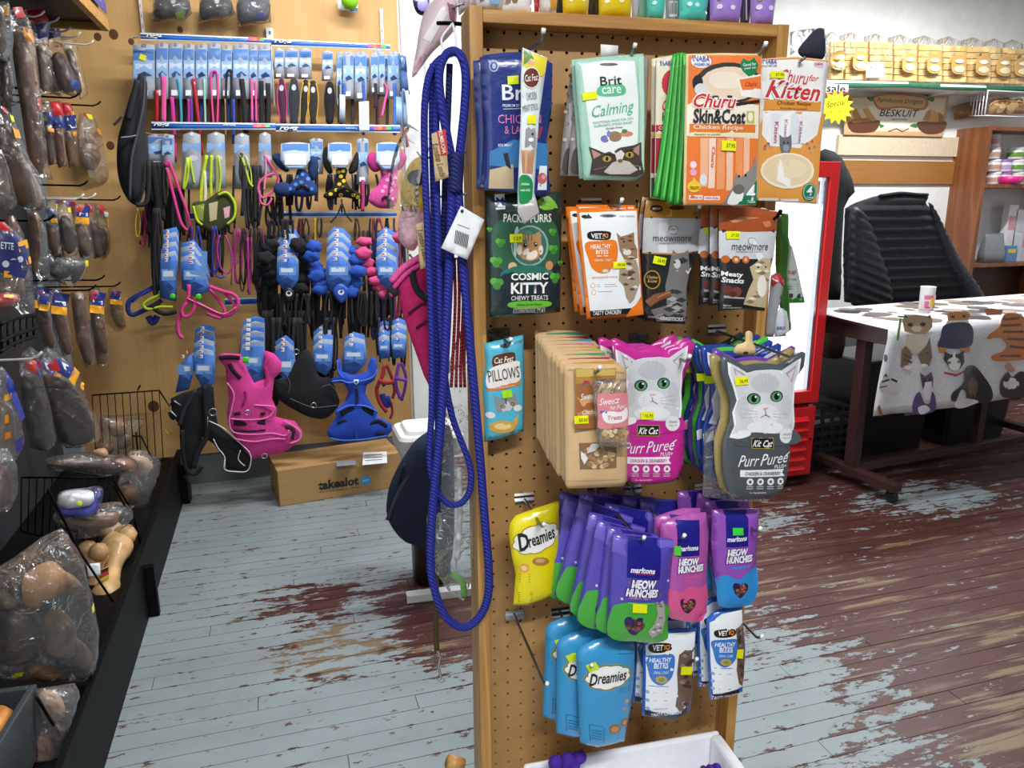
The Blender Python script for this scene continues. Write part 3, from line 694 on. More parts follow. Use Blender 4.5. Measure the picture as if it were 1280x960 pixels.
apack('treat_pack', 'orange skin and coat puree pack with bowl picture, top right of the board', 'treat pack', D4,
  [(275,240),(440,236),(612,240),(600,560),(585,915),(420,912),(262,912),(268,560)], BP(.185), 'e6cd96',
  [('p','ec7a34',[(283,248),(604,248),(578,906),(270,904)]),('e','3a3634',456,372,150,92),('e','e9d3b8',460,375,132,76),('e','f1e2cc',440,360,80,40),
   ('e','f4f2ee',335,276,44,30),('t','33479c','INABA',334,264,74,26,2,.1),('t','6a7cc0','PREMIUM',336,290,66,14),
   ('p','14814c',[(505,290),(520,262),(545,276),(570,258),(588,290),(575,330),(545,345),(515,318)]),('t','e6f2ea','Good for',546,290,58,14,-5),('t','e6f2ea','your cat',548,308,54,12,-5),
   ('p','f4f0e8',[(493,352),(602,332),(604,440),(508,432)]),('p','ec7a34',[(500,358),(600,340),(602,400),(512,404)]),('t','c5282f','Churu',552,376,56,20,-4,.3),
   ('e','20262c',318,372,22,36),('e','d8dadc',330,400,26,26),('p','f3e9d4',[(274,468),(330,440),(470,455),(592,470),(590,618),(272,604)]),('l','2c2a2a',[(488,468),(592,452)],13)]
   + outl('Churu','d02b30','f5f1ea',392,452,184,62,2,.3,.02) +
  [('t','2b2c33','Skin&Coat',413,520,228,64,1,0,.03),('p','c9c06a',[(532,496),(570,496),(570,552),(532,552)]),('e','f2efd8',550,522,12,20),
   ('p','e47b2c',[(284,552),(576,556),(574,592),(283,590)]),('t','f7e6cf','Chicken Recipe',408,571,216,26,1),('p','efe2b4',[(283,592),(574,594),(572,612),(282,608)]),('t','7a6a40','Recette au poulet',360,600,110,11)]
   + [('p',c,[(x,616),(x+w,616),(x+w-4,820+dy),(x-2,822+dy)]) for x,w,c,dy in [(330,34,'f0b48c',10),(366,30,'f6d9c4',16),(402,36,'ef9c68',22),(444,30,'f3c2a0',26),(484,34,'ef9258',10),(520,28,'f2b896',-20)]]
   + [('t','d8683a','Churu',383,700,80,18,90,.2),('t','e2e2e2','for cats',455,720,110,14,90),('e','d9dde2',342,800,16,26),
   ('s','8e8a86',[(440,905),(470,830),(486,770),(500,790),(530,770),(560,740),(572,700),(580,760),(570,820),(540,905)]),('s','f2efec',[(452,905),(470,850),(500,830),(520,860),(505,905)]),('e','2a2826',498,785,5,7),('e','2a2826',528,780,5,7),('e','6a6662',497,842,26,22),
   ('p','167b4c',[(584,800),(581,908),(498,906),(530,860)]),('t','f5f7f5','4',552,856,42,70),('t','f5f7f5','Tubes',554,896,36,12),('e','f0c93a',303,830,27,26),('p','f0c93a',[(290,815),(302,788),(318,815)]),('t','8a2a1a','TREATS',303,836,40,14),('e','f3d6e6',300,733,14,16),('e','e8a6c6',300,766,14,16),
   ('r','f6efe9',282,868,342,888),('r','f6efe9',348,872,418,890),('t','c43a5a','MADE IN',312,878,50,9),('t','c43a5a','WITH TUNA',383,881,60,9)],
  [(450,650,64,44,'f1f01a',3,'37.95')], T=.006, group=PG)
apack('treat_pack', 'white and orange kitten puree pack with plate picture, overhanging the right post', 'treat pack', D4,
  [(612,262),(760,252),(908,268),(896,400),(872,650),(853,906),(720,900),(585,890),(596,640),(604,450)], BP(.135), 'f3f0ea',
  [('p','e8a04a',[(600,560),(620,500),(884,500),(872,650),(851,902),(588,888),(596,640)]),('p','f4f1ee',[(612,500),(870,500),(850,600),(770,660),(640,650),(606,600)]),('p','eda64e',[(614,264),(760,254),(906,270),(905,277),(760,262),(614,270)]),
   ('t','3b4d9e','INABA',640,275,62,20,3,.1),('t','9aa6d0','PREMIUM',640,294,58,10),('e','efd5e2',858,288,24,14),('t','a8327a','NEW',858,288,36,12),
   ('t','c93a42','Churu',745,345,128,58,5,.3,.0),('t','c93a42','for',832,350,44,26,3,.3,.0)]
   + outl('Kitten','c9323a','f4eeea',742,406,238,78,4,.3,.02) +
  [('p','e3963a',[(618,444),(866,454),(862,496),(614,490)]),('t','7a4a1c','Chicken Recipe',742,464,150,22,2),('t','8a5a24','Recette au poulet',740,486,118,11,2)]
   + [('p',c,[(x,508),(x+34,508),(x+32,640),(x-4,640)]) for x,c in [(646,'e6e8ee'),(688,'f6f6f8'),(730,'dfe3ea'),(772,'f3f4f6')]]
   + [('t','c4566a','Kitten',664,590,80,20,90),('t','c98a96','Kitten',705,575,70,16,90),('t','c98a96','Kitten',768,590,80,18,90)]
   + [('e',c,x,y,6,6) for c,x,y in [('c4566a',620,650),('8a6a7a',632,640),('c98a96',640,655),('b07a8a',800,640),('8a6a7a',812,660),('c4566a',824,630),('9a8494',836,655),('b89aa4',820,680),('a87a8a',618,662)]] +
  [('p','6f7176',[(678,600),(690,612),(716,610),(730,598),(732,650),(722,682),(688,684),(678,650)]),('e','2a2c2e',696,636,4,6),('e','2a2c2e',716,636,4,6),('e','9a9ca0',706,660,14,16),
   ('e','f6ead4',716,760,118,80),('e','e9d2aa',716,758,108,70),('e','efdcb9',730,750,70,42),('p','f7f3ec',[(676,708),(684,712),(700,786),(726,796),(726,836),(664,802)]),
   ('e','15805a',813,853,33,40),('e','e9f3ee',813,853,29,36),('e','15805a',813,853,27,34),('t','f3f8f5','4',811,848,26,42),('t','f3f8f5','Tubes',813,878,28,8),('r','f7e9da',594,880,680,892),('r','f7e9da',690,884,768,896)],
  [(668,336,60,30,'f3ee12',2,'37.95')], T=.006, group=PG)
# ---- dark green space kitten pouch
apack('treat_pouch', 'dark green pouch with kitten in space helmet, left side of the board', 'treat pouch', D5,
  [(78,122),(250,104),(400,96),(535,92),(536,300),(530,560),(528,815),(420,828),(250,838),(102,848),(98,650),(88,400)], BP(.085), '22332f',
  [('s','2f5c44',[(120,300),(250,250),(420,240),(505,330),(500,520),(330,560),(140,540)]),('e','1c2730',318,680,205,150),('e','25786a',318,590,160,62),('e','1d2a33',318,640,180,90),
   ('p','78b32e',[(378,150),(412,122),(452,120),(482,150),(502,180),(470,200),(420,205),(392,190)]),('l','9ad04a',[(380,150),(500,190)],6),
   ('t','e9e6da','PACKS',238,252,122,50,2),('t','e9e6da',"O'",314,246,28,26),('t','e9e6da','PURRS',398,252,128,50,-2),
   ('e','8db0a2',332,415,112,122),('e','3c6a58',330,415,102,112),('e','54806e',300,370,60,50),
   ('p','b98a5c',[(262,390),(268,335),(300,352),(355,348),(390,330),(398,385),(404,440),(380,490),(335,508),(285,492),(258,445)]),('e','ecdfce',333,462,44,36),('e','eadccb',270,440,16,30),('e','eadccb',396,440,14,28),('e','20241f',303,412,13,14),('e','20241f',362,408,13,14),('e','eef2ee',307,407,4,4),('e','eef2ee',366,403,4,4),('e','b5625a',333,446,9,6),
   ('l','7a5234',[(320,350),(322,385)],5),('l','7a5234',[(340,350),(340,385)],5),('l','7a5234',[(302,356),(308,382)],4),('s','b9cfc6',[(240,330),(262,310),(250,470),(236,460)]),
   ('e','d9b48c',230,540,26,28),('e','c98f58',448,532,24,28),('e','2b6f5c',318,556,110,26)]
  + [('e',c,x+dx,y+dy,r,r) for x,y,r in [(160,398,17),(136,512,20),(140,640,22),(470,335,14),(474,438,18),(486,606,20),(100,320,9),(520,520,10)] for c,dx,dy in (('5fae3c',-r*.7,-r*.5),('4c9a34',r*.7,-r*.4),('3f8a2e',0,r*.7))] +
  [('t','f2f1ea','COSMIC',331,597,222,42,-1,0,.03),('t','f2f1ea','KITTY',331,665,222,66,-1,0,.03),('t','e9e8df','CHEWY TREATS',331,724,220,28,-1,0,.01),('s','6fc13a',[(228,748),(440,744),(442,778),(226,784)]),('t','26401c','Chicken & Liver Flavour',330,764,150,13,-1),
   ('p','d8dad2',[(240,788),(428,784),(428,812),(240,818)]),('p','22332f',[(243,791),(364,788),(364,812),(243,815)]),('p','22332f',[(367,788),(425,787),(425,810),(367,812)]),('t','d8dad2','SUITABLE FOR CATS',304,796,110,8),('t','d8dad2','ALL BREEDS AND SIZES',304,806,110,7),('t','e9e8df','70 g',397,798,40,20),
   ('p','eceff2',[(130,110),(190,106),(188,198),(134,202)]),('t','2a3170','M',160,152,44,48),('t','2a3170','marltons',160,186,44,8)],
  [(248,370,74,50,'eff30d',-2,'129')], T=.014, group=PG)
# ---- orange healthy bites
vo = apack('treat_pouch', 'white pouch with orange border and cat, nearest of the orange stack', 'treat pouch', D5,
  [(628,206),(800,200),(995,194),(1002,400),(1014,600),(1028,832),(950,846),(850,850),(688,858),(664,600),(640,400)], BP(.125), 'ef7d1f',
  [('p','eef1f2',[(640,220),(980,208),(992,500),(1008,720),(960,790),(702,806),(676,580),(652,360)]),('e','8a8e90',808,238,50,11),('e','3a3c3e',808,239,34,5),
   ('s','1f1f22',[(650,240),(668,232),(684,236),(690,226),(700,238),(712,250),(690,254),(660,252)]),('t','6a6c6e','CAT TREATS',920,241,90,9),
   ('s','1c1a1a',[(688,338),(750,328),(816,334),(820,360),(806,380),(746,384),(690,374)]),('t','f4f2f0','VET',735,357,64,28,-1,0,.03),('t','f08a26','IQ',788,357,34,28,-1,0,.03),('t','c9c6c2','HEALTHCARE',753,374,60,6),
   ('s','ef7d1f',[(672,402),(760,388),(848,386),(860,470),(838,540),(775,582),(716,556),(688,490)]),('t','fbf4ec','HEALTHY',760,421,116,26,-2,0,.02),('t','fbf4ec','BITES',768,453,72,26,-2,0,.02),('l','fbf4ec',[(738,478),(802,476)],4),('t','fbe6d2','URINAL TRACT',778,502,110,14,-2),('e','c98a4a',785,560,32,20),('e','f0d6a8',788,566,18,10),
   ('t','e08a3a','HELPS MAINTAIN HEALTH',786,604,150,10,-2),('e','e38a42',717,655,14,16),('e','f4f1ee',717,655,11,13),('e','e38a42',722,695,14,16),('e','f4f1ee',722,695,11,13)]
   + lines('8e9092',742,860,[650,662],3,-4)+lines('8e9092',746,832,[692],3,-4) +
  tabby([(854,338),(880,362),(920,352),(962,336),(966,400),(984,440),(984,490),(940,505),(900,498),(872,440)],'9c7c5c','5c4634','d9c6ae',9,3) + tabby([(872,540),(905,505),(975,500),(992,560),(1000,640),(960,740),(935,762),(910,720),(900,660),(868,620)],'a8947e','5c4a3a','e3d8ca',14,4) +
  [('e','2e261e',898,392,6,6),('e','2e261e',940,386,6,6),('e','e9e0d6',918,455,26,18),('e','c07a6a',916,438,6,5),('p','1d1c1c',[(702,808),(930,790),(960,786),(930,822),(706,844)]),('t','f2f0ec','TASTY CHICKEN',800,816,168,26,-3,0,.02),('p','ef7d1f',[(944,790),(1012,740),(1024,828),(918,842)])],
  [(870,530,78,40,'f2f01a',-2,'79.95')], T=.007, group=PG)
for i, (dx, dz, d) in enumerate([(-.001,.003,-.03),(-.004,.004,-.05),(.006,.006,-.04)]):
    dup(vo, BOARD.n*d+BOARD.ax*dx+Vector((0,0,dz)), f'white pouch with orange border stacked behind, {["second","rearmost","third"][i]} of the orange stack', PG, (0, math.radians([-1.5, .8, 2][i]), 0))
# ---- gold and black meat sticks
mh = apack('treat_packet', 'black and gold packet of meat sticks with grey cat, front of its hook', 'treat packet', D6,
  [(80,100),(200,106),(320,118),(436,150),(425,300),(400,440),(372,560),(345,700),(334,884),(200,880),(110,862),(62,846),(58,640),(56,480),(66,300),(70,180)], BP(.10), '26262a',
  [('p','ad7825',[(82,103),(320,120),(433,152),(430,215),(240,212),(70,210)]),('p','d2a452',[(200,115),(240,118),(236,210),(196,208)]),('p','c6c7ca',[(70,212),(240,214),(428,217),(408,420),(250,436),(60,430)]),('p','e2e3e5',[(150,216),(210,216),(200,430),(150,430)]),('p','b5822c',[(60,430),(250,436),(406,420),(404,428),(250,445),(60,438)]),
   ('e','1c1a18',140,155,40,22),('t','c7b890','MEOW',140,155,50,14),('e','2a2118',268,150,50,14),('e','8c8d90',242,290,32,30),('e','d8d9db',242,290,26,24),('l','4c4c50',[(225,285),(258,285)],4),('t','3b3a3c','meowmore',236,345,240,30,0,0,.0),('t','8e8f92','PREMIUM CAT TREATS',236,372,170,11)]
  + tabby([(236,412),(262,436),(304,432),(336,412),(342,470),(350,540),(330,640),(336,760),(326,862),(150,866),(104,790),(200,760),(190,640),(212,540),(222,470)],'7b7876','3c3b3c','aba8a6',22,5) +
  [('e','d8d4d0',262,500,22,30),('e','1f1e1e',246,490,6,7),('e','1f1e1e',290,486,6,7),('p','d99a98',[(254,540),(276,538),(266,552)]),('e','b5862f',112,600,48,60),('e','1b1712',112,600,40,52),('t','e0b860','Chicken',112,584,62,18),('t','e0b860','& Liver',112,608,54,18),
   ('p','8a5638',[(70,735),(120,690),(222,668),(225,700),(150,730),(100,772)]),('l','c08a62',[(80,742),(215,676)],5),('l','5f3622',[(95,765),(222,700)],5),('t','eceae6','HUGSTICKS',234,846,140,24,3,0,.03),('t','cfcdc9','CHICKEN',112,834,50,12,3),('l','eceae6',[(325,545),(338,560),(356,530)],8)],
  [(152,480,76,48,'eaf20c',12,'26.95')], T=.010, group=PG)
dup(mh, BOARD.n*-.02+BOARD.ax*-.004+Vector((0,0,.004)), 'black and gold meat stick packet hidden just behind the front one', PG, (0, .03, 0))
dup(mh, BOARD.n*-.035+BOARD.ax*.006+Vector((0,0,-.003)), 'black and gold meat stick packet at the back of its hook', PG, (0, -.02, 0))
# ---- brown meaty snacks
ms = apack('treat_packet', 'brown topped black packet of meaty snacks with cream cat, front of its hook', 'treat packet', D6,
  [(540,156),(720,148),(916,172),(906,300),(886,480),(864,560),(846,680),(836,802),(690,790),(540,802),(556,640),(556,540),(542,450),(540,300)], BP(.15), '27262a',
  [('p','a24d1e',[(542,158),(720,151),(913,174),(905,296),(720,300),(542,294)]),('p','cf8a5c',[(592,228),(680,205),(790,212),(700,226),(620,244)]),('p','c97d4c',[(800,238),(850,230),(856,262),(820,275)]),('p','cfd0d3',[(542,295),(720,301),(905,297),(886,470),(720,470),(542,468)]),('p','eceded',[(700,330),(740,330),(830,500),(780,500)]),
   ('e','8c8d90',730,358,26,24),('e','dedfe1',730,358,21,19),('t','3b3a3c','meowmore',722,398,226,34,0,0,.0),('t','8e8f92','PREMIUM CAT TREATS',715,424,160,10),
   ('e','c2672a',575,472,24,24),('e','c2672a',634,474,24,24),('e','c2672a',692,474,22,24),('e','e9c9a8',634,474,11,12),('e','e0b48c',692,474,10,12),('t','f2f0ee','Meaty',615,570,122,38,3,0,.03),('t','f2f0ee','Snacks',620,604,126,34,3,0,.03),
   ('e','6b332a',592,668,28,30),('e','7a4034',640,674,30,30),('e','5a2a22',616,690,24,20),('p','a6a4a2',[(566,700),(690,712),(688,722),(566,716)])]
  + tabby([(716,520),(742,502),(800,462),(858,470),(866,560),(856,640),(838,700),(832,780),(760,770),(686,756),(712,660),(740,600)],'c9b690','8f7a5a','eee6d2',14,6) +
  [('e','3a3024',770,520,6,7),('e','3a3024',822,520,6,7),('e','f2ece0',798,640,34,70),('t','d8d6d2','Salmon',586,762,50,12),('t','d8d6d2','WITH CHICKEN AND DUCK',620,778,120,10)],
  [(613,320,76,48,'eef40a',0,'27.20')], T=.010, group=PG)
for i, (dx, dz, d) in enumerate([(-.002,.004,-.03),(-.007,.005,-.052)]):
    dup(ms, BOARD.n*d+BOARD.ax*dx+Vector((0,0,dz)), f'brown topped meaty snack packet {["second","third"][i]} from the front of its hook', PG, (0, math.radians([1, -1.5][i]), 0))
# ---- things on the right-hand side of the stand
apack('treat_bag', 'dark green bag seen edge on hanging off the right post', 'bag', D6, [(912,180),(985,188),(984,330),(1002,400),(984,560),(990,700),(1002,920),(966,946),(934,780),(915,640),(905,500),(908,300)], BP(-.01), '2f5e20',
  [('p','3f7a2c',[(925,200),(970,200),(968,330),(930,330)]),('p','c9d0cc',[(915,775),(960,800),(985,930),(966,940),(935,850)])], (), T=.009, group=PG)
apack('treat_bag', 'grey and green barcoded bag peeking out right of the dark green bag', 'bag', D6, [(975,396),(1008,390),(1040,520),(1085,735),(1080,750),(982,752),(978,600)], BP(-.035), 'b4bdb4',
  [('p','2f7a2a',[(982,722),(1080,708),(1084,748),(983,750)]),('t','a8323c','VAF',1000,556,40,26),('t','44504a','PET CARE',1000,600,50,10),('r','3a3c3a',985,690,1050,716)]+lines('5a625c',985,1035,[630,645,660],3), (), T=.006, group=PG)
apack('chew_stick', 'grey chew stick with red tip beside the right post', 'chew stick', D6, [(876,580),(905,560),(940,585),(946,640),(935,720),(905,850),(890,965),(842,965),(850,850),(866,700)], BP(.05), '9c9ca0',
  [('s','b5303a',[(876,582),(905,560),(940,586),(945,640),(900,612),(874,640)])], (), T=.012, group=PG, kind='rubber')
apack('pouch_corner', 'white and blue packet tip hanging below the grey chew stick', 'bag', D6, [(905,770),(960,790),(970,960),(900,965)], BP(.03), 'd9e2ea', [('t','2a4a9a','BREE',930,905,50,20)], (), T=.006, group=PG)
# ---- blue pillow treats
apack('treat_pouch', 'sky blue pouch with grey kitten and brown oval badge beside left post', 'treat pouch', D7,
  [(64,128),(170,104),(278,80),(284,200),(284,400),(281,605),(220,622),(150,648),(65,662),(66,500),(58,400),(60,330),(74,240)], BP(.045), '55b8d2',
  [('e','1f3c44',172,134,28,12),('s','6c3420',[(105,205),(125,185),(210,168),(228,185),(226,225),(205,240),(128,254),(106,240)]),('t','f4ece4','Cat Fest',166,208,104,34,-8,.3),
   ('s','f1ece4',[(78,285),(120,245),(240,215),(252,250),(254,320),(150,352),(78,362)]),('t','3c2a28','PILLOWS',166,287,168,62,-10,0,.0),('p','e07a2a',[(76,366),(150,350),(254,322),(256,344),(150,372),(78,382)]),('t','f6dcc0','WITH CHICKEN AND CHEESE',166,356,120,9,-9),
   ('p','8c9094',[(110,402),(130,412),(165,420),(205,405),(228,386),(236,420),(246,466),(190,486),(128,496),(118,450)]),('p','c6c9cb',[(150,470),(185,430),(215,465),(200,484),(160,490)]),('e','23282a',160,463,12,9),('e','b59a3a',160,463,8,6),('e','23282a',212,449,12,9),('e','b59a3a',212,449,8,6),('e','dcdee0',95,511,26,18),('e','dcdee0',242,472,24,18),('p','5a5e62',[(170,420),(182,418),(180,450),(174,450)]),
   ('e','d3a54a',160,574,72,36),('p','d3a54a',[(210,545),(248,505),(240,560),(215,575)]),('e','ecd08a',160,570,46,18),('t','1f4a58','40g DELICIOUS',130,625,90,10,-8),('t','1f5866','FILLED TREATS',245,112,50,12,-10)],
  [(182,393,54,42,'a8e326',-8)], T=.010, group=PG)
# ---- kraft bags with windows
KR = 'd2ae80'
kb = apack('kraft_bag', 'brown kraft bag with clear window, front of the kraft row', 'kraft bag', D7,
  [(500,245),(515,238),(640,236),(780,240),(828,258),(840,275),(842,560),(846,875),(826,905),(660,914),(522,918),(508,895),(504,560)], BP(.205), KR,
  [('p','bf9a6c',[(520,262),(822,276),(824,284),(520,270)]),('p','8a6a4c',[(572,660),(776,652),(776,796),(578,804)])]+kibble(674,730,100,70,46,['b59468','96754c','c9ab80','a5825a','dcc49c'],5,.14)+
  [('p','d8d4cc',[(640,662),(690,660),(660,700),(610,715)]),('p','e8e6e2',[(580,700),(620,740),(600,775),(582,740)]),('l','bd986a',[(520,870),(830,858)],3)], (), T=.009, group='kraft bags on one hook', kind='paper', wob=.0006)
KBASE = kb
KC = ['3fa06a','c9344c','3aa7b8','d98f96','d2a848','c9b070','58a87c','b84a5a','d6a24a']
for i in range(9):
    d = -.018*(i+1)-.006
    lab = f'brown kraft bag {["directly behind","second behind","third behind","fourth behind","fifth behind","sixth behind","seventh behind","eighth behind","last behind"][i]} the front one in the kraft row'
    c = dup(kb, BOARD.n*d+BOARD.ax*random.uniform(-.003,.003)+Vector((0,0,.0022*(i+1)+random.uniform(-.001,.002))), lab, None, (0, random.uniform(-.015,.015), 0))
    q = MB(); x0, x1, z1 = -.035, .03, ANCH['kraft_bag']-.004
    q.box((x0, -.0115, z1-.055), (x1, -.0105, z1)); q.build('top_label', mat(KC[::-1][i], 'foil'), c)
lab_ = apack('treat_label', 'gold and brown meat label stuck inside the front kraft bag', 'label', D7, [(560,262),(650,268),(785,262),(782,330),(690,330),(690,590),(562,600),(564,420)], BP(.2185), 'b48a3a',
  [('p','d0b060',[(565,268),(780,268),(778,300),(566,310)]),('p','a4663a',[(566,345),(686,345),(686,585),(566,592)]),('p','d9a070',[(570,420),(640,400),(684,440),(600,470)]),('p','c98a58',[(570,500),(684,480),(684,520),(575,545)]),('t','f4efe6','Sweetz',632,412,90,36,-6,.3),('t','f4efe6','Chicken',640,498,84,26,-4,.3),('r','2a6ab0',598,340,640,354),('r','c9303a',605,328,636,340)], [(592,540,76,44,'f0ee12',-3,'53.50')], T=.0016, group=PG)
attach(lab_, kb, 'front_label')
apack('treat_packet', 'small clear packet with pink label hanging before the kraft bags', 'treat packet', D7,
  [(655,326),(760,320),(838,322),(846,440),(850,560),(862,690),(770,692),(690,682),(678,560),(662,440)], BP(.235), clear('e6dfda', .35, .15),
  [('s','e08a8e',[(676,408),(720,396),(830,392),(846,430),(846,560),(800,574),(690,586),(682,520)]),('t','fbeff0','Sweetz',738,432,108,38,-8,.4),('t','fbeff0','for Pups',780,468,86,30,-6,.3),('s','f6f0f0',[(700,500),(740,488),(800,492),(835,470),(842,520),(800,548),(720,550)]),('t','e08a8e','Treats',765,520,80,24,-4),('r','4a6ab8',690,488,724,500)]
  + kibble(772,612,84,32,30,['c9a878','b08a5c','dcc29a','9c7850'],8,.15), (), T=.008, group=PG)
# ---- cat-shaped puree pouches
KM = [(105,112),(128,104),(180,128),(232,150),(270,140),(330,140),(372,150),(420,125),(470,102),(500,100),(515,118),(498,190),(468,262),(448,330),(440,430),(458,520),(460,620),(455,720),(438,775),(402,806),(320,820),(240,820),(186,806),(158,770),(150,700),(150,600),(152,520),(172,430),(166,330),(142,262),(116,190)]
def kitpuree(cx, cy, col, ink2='f3f3f4'):
    o = [('p','f0eff2',[(cx-138,cy+92),(cx-60,cy+108),(cx+10,cy+104),(cx+110,cy+88),(cx+138,cy+110),(cx+130,cy+190),(cx-140,cy+190)])] if False else []
    o += [('s',col,[(cx-146,cy+210),(cx-80,cy+182),(cx,cy+186),(cx+80,cy+186),(cx+140,cy+176),(cx+144,cy+240),(cx-146,cy+250)]),
      ('s','eeeeee',[(cx-150,cy+178),(cx-110,cy+172),(cx-92,cy+176),(cx-94,cy+198),(cx-150,cy+214)]),('e','e8e8e8',cx+92,cy+200,38,38),('t','8a8a8a','CHICKEN',cx+92,cy+192,44,9),('t','8a8a8a','15g x 4',cx+92,cy+210,40,9),
      ('p','b9a04a',[(cx-86,cy+208),(cx+24,cy+208),(cx+24,cy+264),(cx-86,cy+262)]),('p','1c1b1c',[(cx-83,cy+211),(cx+21,cy+211),(cx+21,cy+261),(cx-83,cy+259)]),('t','f4f2ee','Kit Cat',cx-31,cy+236,96,34,0,.3,.02),
      ('t',ink2,'Purr',cx-98,cy+323,100,56,-4,.35,.0),('t',ink2,'Puree',cx+30,cy+312,140,56,-6,.35,.0),('t',ink2,'PLUS+',cx+62,cy+352,62,18,-3),('l',ink2,[(cx+90,cy+300),(cx+112,cy+284)],5),
      ('p','ededee',[(cx-140,cy+370),(cx+80,cy+366),(cx+72,cy+384),(cx+86,cy+402),(cx-140,cy+404)]),('t',col,'CHICKEN & CRANBERRY',cx-28,cy+386,180,17)]
    for k in range(4): o += [('e','ececec',cx-92+52*k,cy+428,17,18),('e',col,cx-92+52*k,cy+428,7,8)]+lines('dadada',cx-108+52*k,cx-76+52*k,[cy+453,cy+464],3)
    o.append(('t','e6e6e6','4 x 15g SACHETS',cx-50,cy+486,84,10))
    return o
MAG = 'c42a90'
km = apack('cat_shaped_pouch', 'magenta cat-shaped pouch with white cat face, front of its hook', 'treat pouch', D8, KM, BP(.165), MAG,
  catface(292,316,112,border='f0edf0') + kitpuree(302,310,MAG), [(264,470,64,38,'f1f10e',-3,'76.95')], T=.006, group=PG)
for i in range(2):
    dup(km, BOARD.n*(-.022*(i+1))+BOARD.ax*(.002-.006*i), f'magenta cat-shaped pouch {["second","third"][i]} from the front of its hook', PG, (0, [.01,-.02][i], 0))
KG = [(640,184),(660,172),(705,196),(760,226),(810,216),(870,214),(925,222),(985,190),(1048,156),(1066,166),(1058,230),(1018,290),(1004,360),(1004,440),(1012,520),(992,620),(985,700),(970,800),(944,858),(885,888),(800,896),(722,894),(672,852),(652,760),(650,680),(652,600),(686,500),(690,400),(668,330),(646,270)]
GRY = '4d5459'
kg = apack('cat_shaped_pouch', 'dark grey cat-shaped pouch with white cat face, nearest of the right hand row', 'treat pouch', D8, KG, BP(.215), GRY,
  catface(851,381,114,border='eef0f1') + kitpuree(868,372,GRY), [(734,298,66,40,'f0f00f',-6,'76.95')], T=.007, group=PG)
kg2 = pack('cat_shaped_pouch', 'x', 'treat pouch', D8, KG, BP(.215), '1f3f94', catface(851,381,114,border='e8eef6')+[('p','e6eaf0',[(652,640),(740,600),(760,640),(655,690)])], [(676,352,50,40,'dff20c',-3)], T=.006, group=PG)
ANCH['kitblue'] = 1
RC = [('a08c55','khaki',.016,0),('6b3fa0','purple',.032,0),('1f3f94','royal blue',.075,1),('1d3a86','darker blue',.092,1),('4fbf3f','lime green',.110,0),('6b3fa0','violet',.124,0),('1b3580','deep blue',.14,1),('54c23e','bright green',.155,0),('263a4a','slate',.168,0),('1f3f94','rearmost blue',.18,1)]
for i, (c, nm, d, face) in enumerate(RC):
    if face: r = dup(kg2, BOARD.n*-d+BOARD.ax*random.uniform(-.004,.004)+Vector((0,0,random.uniform(-.002,.004))), f'{nm} cat-shaped pouch in the row behind the dark grey one', PG, (0, random.uniform(-.03,.03), 0))
    else:
        r = dup(kg, BOARD.n*-d+BOARD.ax*random.uniform(-.005,.005)+Vector((0,0,random.uniform(-.002,.005))), f'{nm} cat-shaped pouch in the row behind the dark grey one', PG, (0, random.uniform(-.03,.03), 0))
        for ch in r.children:
            ch.data = ch.data.copy(); ch.data.materials[0] = mat(c, 'foil')
            for g in list(ch.children): bpy.data.objects.remove(g)
for ch in list(kg2.children_recursive): bpy.data.objects.remove(ch)
bpy.data.objects.remove(kg2)
hgt = apack('hang_tag', 'beige rounded hanger tab above the khaki cat-shaped pouch', 'hang tab', D8, [(710,165),(722,125),(764,108),(766,66),(782,54),(800,66),(802,108),(816,140),(812,170),(766,176)], BP(.175), 'e6c48e', [('e','3a2a1a',764,162,12,7)], (), T=.002, smooth=True, kind='paper')
apack('clear_sleeve', 'clear plastic sleeve around the lower part of blue cat-shaped pouches', 'plastic sleeve', D8, [(560,560),(612,520),(640,620),(660,830),(720,900),(884,896),(884,908),(700,905),(552,880)], BP(.19), clear('dfe6ea', .28, .1), (), (), T=.004)
# ---- yellow crunchy treats
def cloud(cx, cy, w, h, rot, col, n=9, bump=.12):
    P = []; a = math.radians(rot)
    for i in range(n*4):
        t = 2*math.pi*i/(n*4); k = 1+bump*abs(math.sin(t*n/2)); x, y = w/2*k*math.cos(t), h/2*k*math.sin(t)
        P.append((cx+x*math.cos(a)-y*math.sin(a), cy+x*math.sin(a)+y*math.cos(a)))
    return ('p', col, P)
apack('treat_pouch', 'bright yellow pouch with white cloud logo beside the left post', 'treat pouch', E1,
  [(60,292),(66,240),(92,204),(190,168),(298,133),(298,240),(294,360),(282,500),(268,575),(210,604),(150,626),(80,625),(86,560),(92,480),(72,390)], BP(.075), 'eddb0c',
  [cloud(180,296,216,122,-24,'b8941c'),cloud(180,296,206,112,-24,'f7f5ee'),('t','1d1a1a','D',118,312,52,84,-20,.2,.03),('t','1d1a1a','reamies',202,288,130,58,-22,.2,.02),('e','b57a3c',200,402,40,20),('e','d8a868',196,398,24,10),('e','f0a84a',124,436,24,22),('e','f6d890',124,436,13,12)]
  + lines('8a7a14',104,150,[468,480,492,504],3,-6)+lines('8a7a14',98,162,[556,566,576,586,596],3,-8), (), T=.014, group=PG)
